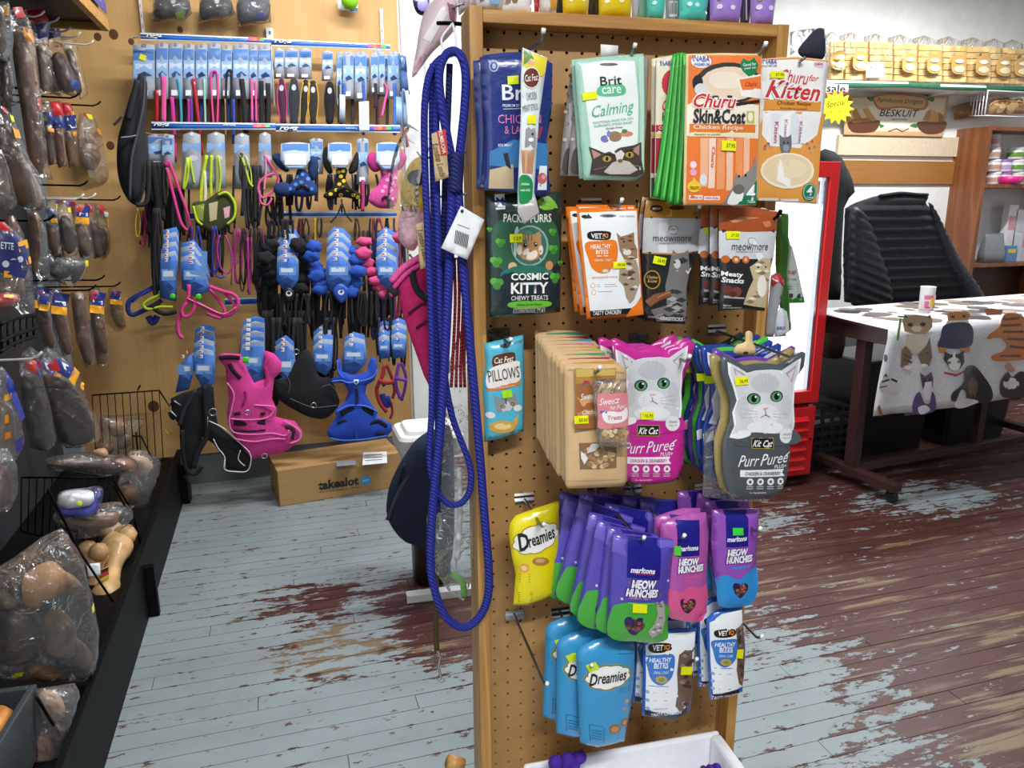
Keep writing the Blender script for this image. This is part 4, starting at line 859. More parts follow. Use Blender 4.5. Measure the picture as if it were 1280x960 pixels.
# ---- purple and green munchies
MM = [('s','47a63a',[(536,640),(560,608),(620,596),(660,615),(700,600),(770,600),(812,640),(802,700),(788,790),(640,794),(524,762)]),('p','6f63c4',[(548,300),(606,306),(600,380),(540,370)]),('p','7468cc',[(764,312),(832,318),(828,350),(760,345)]),
   ('p','1b1a84',[(608,292),(764,308),(756,490),(602,478)]),('t','f3f3f8','marltons',676,445,112,26,3,0,.03),('l','c9344c',[(640,462),(725,466)],3)]+outl('MEOW','f6f3fa','241a6a',680,510,112,42,2,0,.05)+outl('MUNCHIES','f6f3fa','241a6a',672,549,148,38,3,0,.05)+[('t','e89aa8','CRUNCHY TREATS',660,572,100,11,3),('l','5fc04a',[(610,596),(724,600)],9),
   ('s','2a1d5e',[(590,690),(600,664),(630,664),(640,680),(656,666),(682,672),(686,704),(660,736),(638,752),(612,736)])]+kibble(638,704,44,38,22,['7a4630','925a3e','5a3022'],11,.2)+tabby([(738,590),(752,600),(772,586),(780,620),(784,680),(770,740),(720,764),(700,730),(730,690),(744,650)],'a8a6a2','77746f','d4d2ce',9,9)+[('e',c,x,y,6,6) for c,x,y in [('8a5a4a',612,500),('8a5a4a',730,495),('8a5a4a',760,560),('d8d4ee',580,580),('d8d4ee',800,500)]]
MMO = [(546,283),(640,292),(740,305),(835,316),(826,440),(812,560),(806,690),(786,796),(700,800),(620,792),(520,766),(524,660),(532,540),(540,400)]
mm = apack('munchies_pouch', 'purple and green munchies pouch with heart window, nearest on its hook', 'treat pouch', E1, MMO, BP(.20), '5448ae', MM, [(658,618,66,42,'eef00c',2)], T=.012, group=PG)
MX = [((425,92),.035,8,'rearmost upper left'),((520,88),.05,3,'upper row behind, left of centre'),((610,80),.04,-3,'rear row below the kraft bags'),((450,118),.075,11,'far left leaning outwards'),((520,135),.10,12,'second from the left leaning outwards'),((640,140),.09,4,'centre of the third rank'),((570,190),.135,9,'third from the left leaning outwards'),((610,225),.165,9,'left neighbour of the nearest one'),((720,95),.06,-4,'upper right under the magenta pouch'),((800,105),.075,-5,'rightmost of the back rank'),((660,245),.18,4,'directly behind the nearest')]
for (px, py), d, r, w in MX: dup_at(mm, BP(d), *cp(E1, px, py), f'purple and green munchies pouch, {w}', r, PG)
def munch(P, top, bot, lab, d, lx, ly, sc, ex, hx, hy, stick):
    ops = [('s', bot, ex), ('p','1b1a84',[(lx-52*sc,ly-88*sc),(lx+56*sc,ly-90*sc),(lx+52*sc,ly+72*sc),(lx-50*sc,ly+78*sc)]),('t','f3f3f8','marltons',lx,ly+36*sc,90*sc,24*sc,-4,0,.03)]
    ops += outl('MEOW','f6f3fa','241a6a',lx+2*sc,ly+100*sc,90*sc,36*sc,-5,0,.05)+outl('MUNCHIES','f6f3fa','241a6a',lx+12*sc,ly+132*sc,118*sc,34*sc,-6,0,.05)+[('l',bot,[(lx-20*sc,ly+176*sc),(lx+60*sc,ly+166*sc)],9)]
    ops += [('s','3a1d3e',[(hx-36,hy-16),(hx-28,hy-34),(hx-6,hy-32),(hx,hy-22),(hx+10,hy-34),(hx+32,hy-30),(hx+36,hy-6),(hx+14,hy+24),(hx,hy+36),(hx-22,hy+20)])]+kibble(hx,hy-2,32,30,18,['8a5a40','a5735a','6a3c2a'],4,.2)
    return apack('munchies_pouch', lab, 'treat pouch', E1, P, BP(d), top, ops, stick, T=.012, group=PG)
pk1 = munch([(772,238),(830,214),(900,192),(986,188),(998,290),(992,440),(986,560),(991,655),(930,706),(830,692),(780,660),(770,480)], 'b455a8', 'd8588f', 'pink and purple munchies pouch, right of the nearest green one', .19, 888, 305, 1.0, [(780,540),(850,545),(900,520),(940,530),(985,520),(984,650),(930,700),(786,658)], 886, 612, [(836,352,30,44,'4fd03a',0)])
pk2 = munch([(1016,176),(1120,170),(1236,172),(1230,300),(1222,420),(1216,594),(1130,634),(1042,626),(1030,520),(1018,420),(1010,320)], '9650b8', '2d8fd6', 'purple and blue munchies pouch overhanging the right post, nearest one', .165, 1116, 262, 1.0, [(1030,490),(1070,470),(1120,490),(1160,460),(1218,440),(1214,590),(1130,630),(1044,622),(1034,540)], 1132, 540, [(1116,262,50,34,'3fd84a',0)])
dup(pk1, BOARD.n*-.02+BOARD.ax*-.006, 'pink munchies pouch just behind the front pink one', PG, (0, .03, 0))
for i, (dx, dz, d, r) in enumerate([(-.012,.008,-.05,3),(.008,.004,-.03,-2),(-.02,.01,-.07,-3)]):
    dup(pk2, BOARD.n*d+BOARD.ax*dx+Vector((0,0,dz)), f'purple and blue munchies pouch stacked behind, {["third","second","fourth"][i]} from the front', PG, (0, math.radians(r), 0))
# ---- blue crunchy treats
bd = apack('treat_pouch_blue', 'blue pouch with white cloud logo, nearest of the bottom stack', 'treat pouch', E2,
  [(426,272),(446,242),(500,214),(560,196),(626,206),(690,226),(686,330),(676,440),(662,560),(650,600),(640,660),(580,676),(520,688),(443,668),(440,560),(434,420)], BP(.16), '3796cc',
  [cloud(556,352,196,106,-10,'9a9a30'),cloud(556,352,186,97,-10,'26302a'),cloud(556,352,180,92,-10,'f4f3ee'),('t','1d1a1a','D',490,364,34,54,-8,.2,.03),('t','1d1a1a','reamies',572,350,126,46,-9,.2,.02),
   ('e','9a6238',584,580,28,22),('e','c98f52',584,580,17,13),('e','9a6238',630,556,18,18),('e','c98f52',630,556,10,11),('e','c99a88',640,462,10,9),('e','b98a78',628,494,10,6),('l','2a5a80',[(474,566),(530,570)],3),('l','2a5a80',[(536,576),(536,648)],3),('l','2a5a80',[(474,566),(478,636)],3)]
  + lines('27587c',484,526,[588,600,612,624],3,3)+lines('2a6a94',606,652,[404,414,424],3,-6)+lines('27587c',600,668,[252],3,2),
  [(486,308,46,34,'cfe814',-30)], T=.016, group=PG)
bd.name = 'treat_pouch'; ANCH[bd.name] = ANCH['treat_pouch_blue']
for i, (px, py, d, r) in enumerate([(736,785,.125,3),(722,768,.085,5),(742,782,.105,-3)]):
    dup_at(bd, BP(d), px, py, f'blue pouch with cloud logo, {["second","rearmost","third"][i]} of the bottom stack', r, PG)
# ---- blue healthy bites
def vetblue(P, d, lab, sx, sy, k, stick, box, ani):
    ops = [('p','eef2f4',box),('s','1c1a1a',[(sx-50*k,sy-96*k),(sx,sy-108*k),(sx+44*k,sy-104*k),(sx+44*k,sy-78*k),(sx,sy-66*k),(sx-46*k,sy-68*k)]),('t','f4f2f0','VET',sx-14*k,sy-88*k,46*k,24*k,-4,0,.03),('t','f08a26','IQ',sx+26*k,sy-90*k,24*k,24*k,-4,0,.03),
      ('s','3b78c9',[(sx-62*k,sy-44*k),(sx,sy-58*k),(sx+56*k,sy-56*k),(sx+58*k,sy),(sx+40*k,sy+48*k),(sx,sy+78*k),(sx-40*k,sy+58*k),(sx-56*k,sy+4*k)]),('t','f3f7fb','HEALTHY',sx-2*k,sy-34*k,92*k,20*k,-4,0,.02),('t','f3f7fb','BITES',sx,sy-12*k,60*k,20*k,-4,0,.02),('l','f3f7fb',[(sx-30*k,sy+4*k),(sx+30*k,sy)],3),('t','dce9f6','ORAL CARE',sx,sy+20*k,64*k,12*k,-4),('e','c9a04a',sx+2*k,sy+52*k,26*k,17*k),('e','7a9a4a',sx+2*k,sy+52*k,14*k,9*k)]
    for j in range(3): ops += [('e','8fb0d8',sx-56*k,sy+(112+36*j)*k,8*k,8*k)]+lines('8a94a0',sx-30*k,sx+26*k,[sy+(112+36*j)*k],3,-2)
    ops += lines('6f9ad0',sx-50*k,sx+30*k,[sy+84*k],4,-3)+tabby(ani,'6e5848','43362c','9c8672',16,int(sx))
    x0, y0 = P[-2]; x1, y1 = P[-4]
    ops += [('p','151a2a',[(P[-2][0]+6,P[-2][1]-34),(P[-3][0],P[-3][1]-34),(P[-4][0]-26,P[-4][1]-24),(P[-4][0]-20,P[-4][1]-2),(P[-3][0],P[-3][1]-8),(P[-2][0]+8,P[-2][1]-8)])]
    ops += [('t','eef0f4','TASTY CHICKEN',(P[-2][0]+P[-4][0])/2-10,(P[-2][1]+P[-4][1])/2-10*k,130*k,16*k,-8 if k > .9 else -8,0,.02)]
    return apack('treat_pouch', lab, 'treat pouch', E2, P, BP(d), '3568c4', ops, stick, T=.010, group=PG)
vb1 = vetblue([(722,226),(760,190),(800,166),(880,160),(962,160),(956,260),(946,370),(940,470),(934,522),(860,570),(718,545),(724,370)], .145, 'white and blue healthy bites pouch, left of the bottom pair', 793, 320, 1.0, [(905,333,54,36,'eef010',6)],
  [(730,230),(804,176),(950,168),(942,300),(934,430),(900,500),(850,528),(728,514),(732,370)], [(872,262),(900,242),(946,234),(950,280),(940,360),(934,440),(915,510),(880,522),(856,490),(866,420),(862,340)])
vb2 = vetblue([(1004,120),(1030,92),(1062,76),(1110,66),(1164,58),(1170,160),(1178,260),(1172,360),(1165,442),(1095,462),(1020,478),(1012,300)], .15, 'white and blue healthy bites pouch, right one by the post', 1078, 248, .92, [(1140,258,34,40,'eef010',8)],
  [(1012,130),(1066,88),(1156,70),(1162,220),(1166,360),(1160,410),(1028,444),(1018,300)], [(1122,150),(1140,140),(1160,126),(1164,240),(1166,360),(1156,406),(1138,392),(1126,330),(1132,240)])
for th, nm in ((vb1, 'left'), (vb2, 'right')):
    for i, (dx, dz, d) in enumerate([(-.008,.006,-.03),(-.014,.01,-.06)]):
        dup(th, BOARD.n*d+BOARD.ax*dx+Vector((0,0,dz)), f'white and blue healthy bites pouch {["second","third"][i]} on the {nm} bottom hook', PG, (0, [.03,-.03][i], 0))
# ---- hooks
q = thing('wire_hook', 'bent wire hook on the right post carrying the kitten pack', 'hook', BP(.03).hit(984, 84), BOARD.yaw); cord('prong', q, [BP(.03).hit(981, 84), BP(.08).hit(990, 82), BP(.146).hit(1001, 76), BP(.15).hit(1006, 72)], .0024, STEEL, 6)
for px, py, L_, lab in [(643,768,.22,'empty hook low on the left of the pegboard'),(655,622,.13,'hook carrying the bright yellow pouch'),(623,417,.09,'hook carrying the sky blue kitten pouch'),(690,427,.24,'hook carrying the row of kraft bags'),
    (797,422,.20,'hook carrying the magenta cat-shaped pouches'),(895,412,.245,'hook carrying the grey cat-shaped pouch row'),(745,612,.22,'hook carrying the green and purple munchies'),(790,612,.215,'hook carrying the pink munchies'),(878,610,.20,'hook carrying the purple and blue munchies'),
    (700,765,.18,'hook carrying the bottom blue cloud pouches'),(823,768,.16,'hook carrying the left healthy bites'),(893,740,.17,'hook carrying the right healthy bites'),(738,255,.14,'hook carrying the orange healthy bites'),(640,75,.18,'hook carrying the dark blue pouches'),(754,82,.13,'hook carrying the pale green pouches'),(873,90,.2,'hook carrying the orange puree pack'),(640,262,.10,'hook carrying the space kitten pouch'),(833,262,.12,'hook carrying the meat sticks'),(905,268,.17,'hook carrying the meaty snacks')]:
    hook(px, py, L_, lab, dark=(px, py) == (905, 268))
# ================================================================== left side of the stand: leads, tags and bagged toys
def rope_mat(c1, c2, sc=95):
    m = mat(c1, 'web').copy(); nt = m.node_tree; N = nt.nodes; L = nt.links; b = N['Principled BSDF']
    tc = N.new('ShaderNodeTexCoord'); wv = N.new('ShaderNodeTexWave'); wv.bands_direction = 'DIAGONAL'; wv.inputs['Scale'].default_value = sc; wv.inputs['Distortion'].default_value = .6
    L.new(tc.outputs['Object'], wv.inputs['Vector'])
    mx = N.new('ShaderNodeMix'); mx.data_type = 'RGBA'; mx.inputs['A'].default_value = lin(c1)+(1,); mx.inputs['B'].default_value = lin(c2)+(1,)
    L.new(wv.outputs['Fac'], mx.inputs['Factor']); L.new(mx.outputs['Result'], b.inputs['Base Color'])
    bp = N.new('ShaderNodeBump'); bp.inputs['Strength'].default_value = .8; bp.inputs['Distance'].default_value = .002
    L.new(wv.outputs['Fac'], bp.inputs['Height']); L.new(bp.outputs['Normal'], b.inputs['Normal'])
    return m
ROPE = rope_mat('2a34b4', '141a62'); NAVYR = rope_mat('20287c', '0e1240')
nl = thing('nail_hook', 'black nail in the left post holding the blue rope leads', 'hook', BP(.02).hit(574, 30), BOARD.yaw)
cord('shank', nl, [BP(.02).hit(576,30), BP(.03).hit(560,29), BP(.04).hit(547,29)], .003, BLACKW); cord('tie', nl, [BP(.035).hit(566,29), BP(.05).hit(552,48), BP(.055).hit(556,64), BP(.06).hit(566,70), BP(.05).hit(570,50), BP(.035).hit(566,30)], .0018, mat('e4e6e8','plastic'))
lead = thing('rope_lead', 'thick blue braided rope lead in a long loop on the left post', 'dog lead', BP(.06).hit(575,700), BOARD.yaw, 'blue rope leads')
PR = BP(.062)
cord('handle_loop', lead, pts3(PR, PX, [(566,204),(558,165),(551,125),(549,92),(555,72),(565,64),(576,70),(582,92),(581,130),(577,170),(573,204)]), .0066, ROPE, 10)
cord('long_loop', lead, pts3(PR, PX, [(571,200),(574,260),(578,320),(584,390),(592,480),(600,570),(606,650),(611,710),(610,745),(600,770),(582,784),(562,776),(548,752),(539,715),(539,665),(543,610),(550,540),(556,450),(560,370),(563,300),(565,240),(566,200)]), .0072, ROPE, 10)
cord('stitched_join', lead, pts3(BP(.066), PX, [(571,192),(570,215),(569,240)]), .0115, NAVYR, 10)
lead2 = thing('rope_lead', 'blue rope lead with smaller loop hanging behind the long one', 'dog lead', BP(.04).hit(560,620), BOARD.yaw, 'blue rope leads')
P2 = BP(.045)
cord('rope', lead2, pts3(P2, PX, [(552,72),(538,90),(531,130),(531,200),(535,300),(539,400),(540,500),(537,570),(543,605),(556,627),(574,630),(587,614),(588,585),(578,555),(565,520),(556,470),(551,400),(549,330),(546,240),(545,150),(549,100)]), .0055, ROPE, 10)
cord('rope_end', lead2, pts3(BP(.03), PX, [(541,80),(540,160),(543,300),(547,420),(547,540),(546,640)]), .005, ROPE, 8)
cord('second_rope_end', lead2, pts3(BP(.03), PX, [(562,80),(560,140),(556,240),(554,360),(556,450)]), .005, NAVYR, 8)
KRT = 'cdb184'
apack('card_tag', 'kraft paper lead tag with red header on the blue ropes, upper one', 'price tag', C8, [(298,502),(350,485),(362,665),(312,682)], BP(.075), KRT, [('p','c23a36',[(316,492),(350,485),(360,580),(334,584)]),('t','f4eee6','KUMBUCHA',338,534,80,16,80),('t','5a4a34','London Leads',326,600,120,26,78,.3,0)]+lines('7a6a50',312,318,[540,600],3), (), T=.0006, kind='paper', group='kraft lead tags')
apack('card_tag', 'kraft paper lead tag lower down beside the pink harness', 'price tag', C8, [(240,842),(286,822),(292,1000),(256,1010)], BP(.02), KRT, [('p','c23a36',[(270,828),(286,822),(288,870),(274,874)]),('t','5a4a34','London Leads',266,920,120,22,78,.3,0)], (), T=.0006, kind='paper', group='kraft lead tags')
apack('barcode_tag', 'white barcode tag hanging from the blue rope lead', 'price tag', C8, [(408,772),(496,824),(432,975),(334,930)], BP(.085), 'eceeee', [('e','2a2a2e',412,792,6,7)]+[('p','2e2e32',[(388+4.2*i,862+1.6*i),(390.4+4.2*i,863+1.6*i),(384+4.2*i,912+1.6*i),(381.6+4.2*i,911+1.6*i)]) for i in range(12)]+[('l','8a8c90',[(396,842),(440,858)],3)], (), T=.0006, kind='paper')
rl = thing('red_rope_lead', 'red cord lead hanging behind the blue ropes', 'dog lead', BP(.03).hit(574,480), BOARD.yaw)
for i, x in enumerate((566, 571, 576, 580)): cord('cord', rl, pts3(BP(.025), PX, [(x+2,322),(x+3,380),(x,450),(x-2+i,484)]), .0028, rope_mat('b02a34','7a1820') if i == 0 else _M.setdefault('redr', rope_mat('b02a34','7a1820')), 6)
bl = thing('black_lead', 'black and gold braided lead with metal clip hanging low by the left post', 'dog lead', BP(.0).hit(548,830), BOARD.yaw)
cord('braid', bl, pts3(BP(-.01), PX, [(552,330),(546,400),(548,500),(546,640),(545,770),(546,812)]), .005, rope_mat('1a1916','6a5a1c',140), 8)
cord('clip', bl, pts3(BP(-.01), PX, [(546,812),(550,820),(548,834),(551,846),(547,850)]), .0028, CHROME, 6)
bl2 = thing('black_clip_lead', 'thin black lead with silver clip inside the blue ropes', 'dog lead', BP(.01).hit(549,680), BOARD.yaw)
cord('strap', bl2, pts3(BP(.01), PX, [(543,330),(548,380),(556,392),(552,480),(549,600),(549,640)]), .0038, mat('17171a','web'), 6); cord('clip', bl2, pts3(BP(.01), PX, [(549,640),(552,655),(547,668),(549,680)]), .003, CHROME, 6)
# bagged white chew with green tip
cb = apack('bagged_toy', 'clear plastic bag holding a white and lime green toy behind the ropes', 'bagged toy', PX, [(556,470),(572,420),(590,418),(592,520),(600,600),(603,660),(592,715),(580,752),(560,738),(538,706),(533,650),(546,590),(552,530)], BP(.0), clear('c9d2d6', .38, .12), (), (), T=.018)
strap('white_handle', cb, BP(-.004), PX, [(574,585),(575,640),(571,700)], .010, mat('e9ecec','plastic'), .003, .004); strap('yellow_edge', cb, BP(-.004), PX, [(595,632),(599,665),(592,700)], .008, mat('b8c02c','plastic'), .003, .004)
strap('lime_tip', cb, BP(-.004), PX, [(566,718),(578,728),(580,745)], .012, mat('6ec83a','plastic'), .004, .004)
# pink tactical harness
ph = apack('dog_harness', 'magenta padded dog harness hanging left of the blue ropes', 'dog harness', PX, [(487,356),(500,336),(522,318),(538,312),(541,400),(541,492),(530,470),(514,425),(503,390),(496,368)], BP(-.06), 'b8195f', (), (), T=.014, kind='fabric', body='panel')
for nm, P, w, c in [('roll', [(489,352),(505,334),(528,320)], .011, 'e0559a'), ('roll', [(492,360),(508,342),(530,328)], .009, 'd1408a'), ('strap', [(515,338),(520,360),(532,372),(540,368)], .012, '1b1a1e'), ('buckle', [(486,358),(497,368)], .013, '26252a'), ('strap', [(510,392),(526,380),(538,376)], .003, '3a1026'), ('strap', [(520,410),(540,396)], .003, '3a1026')]:
    strap(nm, ph, BP(-.045), PX, P, w, mat(c, 'fabric'), .006, .0)
# bagged plush toys
pl = apack('bagged_plush', 'yellow and navy plush toy in a clear bag beside the plywood', 'plush toy', C8, [(182,750),(190,680),(220,610),(262,590),(278,650),(280,790),(240,815),(200,800)], BP(-.1), 'd6b53a', [('e','1c2440',238,668,36,30)], (), T=.03, kind='fur', body='plush', smooth=True)
strap('wrapper', pl, BP(-.08), C8, [(185,790),(210,600),(262,500)], .05, clear('e6e4e2', .3), .003, .02)
pl = apack('bagged_plush', 'pale pink plush toy in a clear bag below the yellow one', 'plush toy', C8, [(172,880),(180,800),(212,748),(260,738),(274,800),(262,880),(232,940),(190,920)], BP(-.1), 'e3b9c2', (), (), T=.03, kind='fur', body='plush', smooth=True)
apack('bagged_plush', 'pale pink plush in crinkled clear bag at the top of the left post', 'plush toy', C8, [(225,290),(240,190),(265,60),(300,0),(345,-20),(395,-10),(392,70),(380,120),(300,200),(262,250)], BP(-.03), 'dcc3ca', [('p','e9e2e4',[(262,150),(330,40),(350,60),(290,170)]),('p','c990a8',[(230,260),(255,215),(262,240),(240,285)]),('p','8a5a6a',[(350,20),(385,30),(380,90),(360,80)])], (), T=.02, smooth=True)
apack('bagged_plush', 'clear bag corner with grey and pink contents above the left post', 'plush toy', C8, [(396,-20),(470,-20),(465,30),(432,36),(400,60)], BP(-.01), 'c4b6bc', [('p','a08a94',[(405,0),(440,0),(430,30),(405,40)])], (), T=.01)
lp = apack('ring_toy', 'dark blue and white ring toy hanging by the door frame', 'dog toy', C8, [(228,0),(250,-10),(285,-10),(290,30),(266,58),(240,44)], Plane((0,3.4,0)), '2a2a44', [('e','8a7fc4',262,20,20,26)], (), T=.02, smooth=True, kind='plastic')
# white bar behind the stand
q = thing('white_bar', 'white metal bar sticking out left of the stand near the floor', 'metal bar', at_z(508, 752, 0), BOARD.yaw)
mbq = MB(); M0 = (Matrix.Translation(q.location) @ Matrix.Rotation(BOARD.yaw, 4, 'Z')).inverted(); e0 = M0 @ at_z(508, 752, 0); e1 = e0+Vector((.34, 0, 0)); e0.z = .016
mbq.box((e0.x, -.02, 0), (e1.x, .02, .034)); bevel(mbq.build('bar', mat('e9ebec','paint'), q)); mbq = MB(); mbq.box((e0.x-.002, -.016, .004), (e0.x-.0005, .016, .03)); mbq.build('end_cap', mat('33343a','plastic'), q)
q = thing('wooden_dowel', 'round wooden dowel end poking out low on the left post', 'dowel', BP(.0).hit(571,956), BOARD.yaw)
cord('rod', q, [BP(.02).hit(578,957), BP(.02).hit(560,951)], .013, PINEX, 14, smooth=False)
# ================================================================== waste bin with navy bag
BINP = at_z(537, 722, 0); BY = BINP.y
PB_ = Plane((0, BY, 0))
def bx(px): return PB_.hit(px, 600).x
bn = thing('waste_bin', 'dark brown waste bin with a white lid behind the stand', 'bin', (BINP.x+.01, BY, 0), 0)
zl = PB_.hit(515, 556).z; zt = PB_.hit(515, 512).z
mb = MB()
def rrect(w, d, r, z, n=5):
    P = []
    for cx, cy, a0 in ((w-r, d-r, 0), (-w+r, d-r, 90), (-w+r, -d+r, 180), (w-r, -d+r, 270)):
        for k in range(n): a = math.radians(a0+90*k/(n-1)); P.append((cx+r*math.cos(a), cy+r*math.sin(a), z))
    return P
def loft(mb, rings, mi=0):
    n = len(rings[0]); V = [v for R_ in rings for v in R_]; Fc = []
    for i in range(len(rings)-1):
        for j in range(n): Fc.append((i*n+j, i*n+(j+1) % n, (i+1)*n+(j+1) % n, (i+1)*n+j))
    Fc.append(tuple(range(n))[::-1]); Fc.append(tuple((len(rings)-1)*n+j for j in range(n))); mb.add(V, Fc, mi)
loft(mb, [rrect(.075,.075,.06,0), rrect(.078,.078,.06,.2), rrect(.088,.088,.05,zl-.05), rrect(.105,.10,.04,zl)]); mb.build('body', mat('2c211d','plastic'), bn, True)
mb = MB(); loft(mb, [rrect(.12,.115,.04,zl-.02), rrect(.125,.12,.04,zl), rrect(.125,.12,.04,zl+.05), rrect(.118,.112,.04,zl+.062), rrect(.098,.092,.03,zl+.064), rrect(.09,.085,.03,zl+.078), rrect(.07,.065,.03,zl+.08)]); lid = mb.build('lid', mat('e6e5dc','plastic'), bn)
nb = apack('navy_bag', 'navy fabric bag slumped over the front of the waste bin', 'bag', PX, [(522,548),(545,536),(566,545),(566,690),(548,698),(520,682),(500,672),(484,646),(485,615),(494,590),(508,566)], Plane((0, BY-.17, 0)), '1b2740', (), (), T=.06, kind='fabric', body='bag', edge=.07, smooth=True)
for P in ([(505,580),(498,620),(505,665)], [(525,560),(520,620),(530,680)], [(545,550),(543,620),(548,690)]): strap('fold_shading', nb, Plane((0, BY-.21, 0)), PX, P, .012, mat('141d33','fabric'), .006)  # darker navy strips: crease shade put into the colour
strap('handle', nb, Plane((0, BY-.2, 0)), PX, [(484,650),(500,612),(520,585),(545,560)], .014, mat('3a4348','web'), .004, .02)
# ================================================================== packets standing on top of the stand
TOPZ = 1.7725
def topper(x0, x1, lab, col, kind='foil', d=.02, h=.16, ops=(), cat='treat pouch', T=.014, y1=80):
    pl = BP(d); ya, yb = [pl.uv(*cp(E8, x, y1)) for x in (x0, x1)]
    z0 = TOPZ-HOLE.z
    def back(u, z):    # world -> E8 crop pixel
        p = pl.o + pl.ax*u + Vector((0, 0, z)); v = p-CPOS; zc = v.dot(CF); return ((640+F*v.dot(CX)/zc-E8[0])*E8[2], (480-F*v.dot(CY)/zc-E8[1])*E8[2])
    a, b = ya[0], yb[0]; w = b-a
    P = [back(a, z0), back(b, z0), back(b+.004, z0+h*.4), back(b-.002, z0+h), back(a+.002, z0+h), back(a-.004, z0+h*.4)]
    return apack('standing_packet', lab, cat, E8, P, pl, col, ops, (), T=T, kind=kind, group='packets standing on top of the stand')
topper(18, 120, 'white and blue packet at the left end of the stand top', 'e6eaee', ops=[('p','8ab4d8',[(60,0),(110,0),(100,26),(66,24)]),('p','6a5444',[(24,0),(50,0),(40,12),(26,14)])], d=.03)
topper(118, 235, 'white packet with brown picture on the stand top', 'eff0f0', ops=[('p','8a6a52',[(126,6),(160,0),(176,8),(170,22),(130,20)])], d=.01)
topper(250, 266, 'red and white stick sachet on the stand top', 'b3242e', d=.03, T=.004)
topper(270, 335, 'white and orange packet right of the red stick', 'e3e0da', ops=[('p','c98f3a',[(300,0),(335,0),(332,40),(304,42)])], d=.02)
topper(338, 362, 'black packet edge left of the first yellow pouch', '141418', d=.0, T=.006)
topper(364, 462, 'yellow standing pouch, left of the two on the stand', 'f2cf1c', ops=[('e','f8f0c8',386,6,9,9),('e','f8f0c8',436,6,9,9)], d=.03)
topper(464, 506, 'black packet between the two yellow pouches', '17171c', d=.0, T=.006)
topper(508, 632, 'yellow standing pouch, right of the two on the stand', 'f2cf1c', ops=[('e','f8f0c8',530,12,9,9),('e','f8f0c8',584,12,9,9)], d=.03)
topper(640, 662, 'grey and white tube beside the right yellow pouch', 'a9acb4', d=.02, T=.008)
topper(664, 700, 'dull green pouch edge left of the turquoise pouches', '7fb09c', d=.0, T=.008)
topper(700, 762, 'narrow turquoise pouch, left of the two on the stand', '52cdbd', ops=[('e','c9f0ea',716,20,8,8)], d=.03)
topper(776, 824, 'grey barcode card between the turquoise pouches', '8e9094', ops=[('r','d6d6d6',784,8,816,70)]+[('r','3c3c40',786+4*i,14,788+4*i,60) for i in range(7)], d=.01, T=.004)
topper(828, 932, 'wide turquoise pouch, right of the two on the stand', '52cdbd', ops=[('e','c9f0ea',856,24,9,9),('e','c9f0ea',884,28,9,9)], d=.03)
topper(934, 950, 'dark packet edge left of the lilac pouches', '1a1c22', d=.0, T=.005)
topper(952, 1068, 'lilac standing pouch with badges, left of the two', 'a683d6', ops=[('e','e3d6f4',975,34,10,10),('e','e3d6f4',1025,38,10,10),('p','8a5a44',[(965,0),(985,0),(980,12),(966,12)])], d=.03)
topper(1074, 1108, 'black and white striped packet between the lilac pouches', '2a2a30', ops=[('r','d8d8dc',1086,0,1092,84)], d=.0, T=.005)
topper(1114, 1202, 'lilac standing pouch at the right end of the stand top', 'a683d6', ops=[('e','e3d6f4',1132,36,10,10),('e','e3d6f4',1176,40,10,10),('p','8a5a44',[(1125,0),(1150,0),(1140,16),(1128,14)])], d=.03)
# ================================================================== white foam box in front of the stand
fu1, fz = BP(.06).uv(897, 911); fz += HOLE.z
foam = thing('foam_box', 'white open foam box at the foot of the pegboard stand', 'foam box', HOLE+BOARD.n*.06+BOARD.ax*fu1+Vector((0, 0, -HOLE.z)), BOARD.yaw)
FM = mat('eeeff3', 'foam'); t_ = .022; fw, fd = .40, .40
mb = MB(); mb.box((-fw, -.012-.0, 0), (0, -.0, fz)); 
bevel(mb.build('back_wall', FM, foam), .006); mb = MB(); mb.box((-fw, -fd, 0), (0, -fd+t_, fz)); bevel(mb.build('front_wall', FM, foam), .006)
mb = MB(); mb.box((-t_, -fd+t_, 0), (0, -.012, fz)); bevel(mb.build('side_wall', FM, foam), .006); mb = MB(); mb.box((-fw, -fd+t_, 0), (-fw+t_, -.012, fz)); bevel(mb.build('side_wall', FM, foam), .006)
mb = MB(); mb.box((-fw+t_, -fd+t_, fz-.16), (-t_, -.012, fz-.14)); mb.build('inner_floor', FM, foam)
def fingers(name, label, base, n, r, L_, spread, m, tilt):
    t = thing(name, label, 'toy', base, BOARD.yaw, 'purple toys in the foam box')
    for i in range(n):
        a = (i-(n-1)/2)*spread
        mb = MB(); mb.tube(catmull([(a*.6, 0, -.03), (a, 0, L_*.35), (a*1.25+tilt*.4, -.006, L_*.75), (a*1.35+tilt, -.016, L_*(1-.08*abs(i-1)))], 4), r, 10, taper=[1]*9+[.95, .9, .8, .55]); mb.build('finger', m, t, True)
    mb = MB(); mb.tube([(0, .004, -.09), (0, .004, -.04), (0, .002, .01)], r*n*.62, 12, r2=r*1.2, nrm=(0, -1, 0)); mb.build('palm', m, t, True)
    return t
PUR = mat('4a1f9a', 'fabric')
p = BP(.10).hit(706, 962); fingers('purple_glove_toy', 'purple plush toy with fingers poking from the left of the foam box', p, 3, .0125, .035, .018, PUR, .006)
p = BP(.12).hit(886, 968); fingers('purple_glove_toy', 'small purple fingered toy standing in the right of the foam box', p, 3, .007, .026, .011, PUR, -.004)
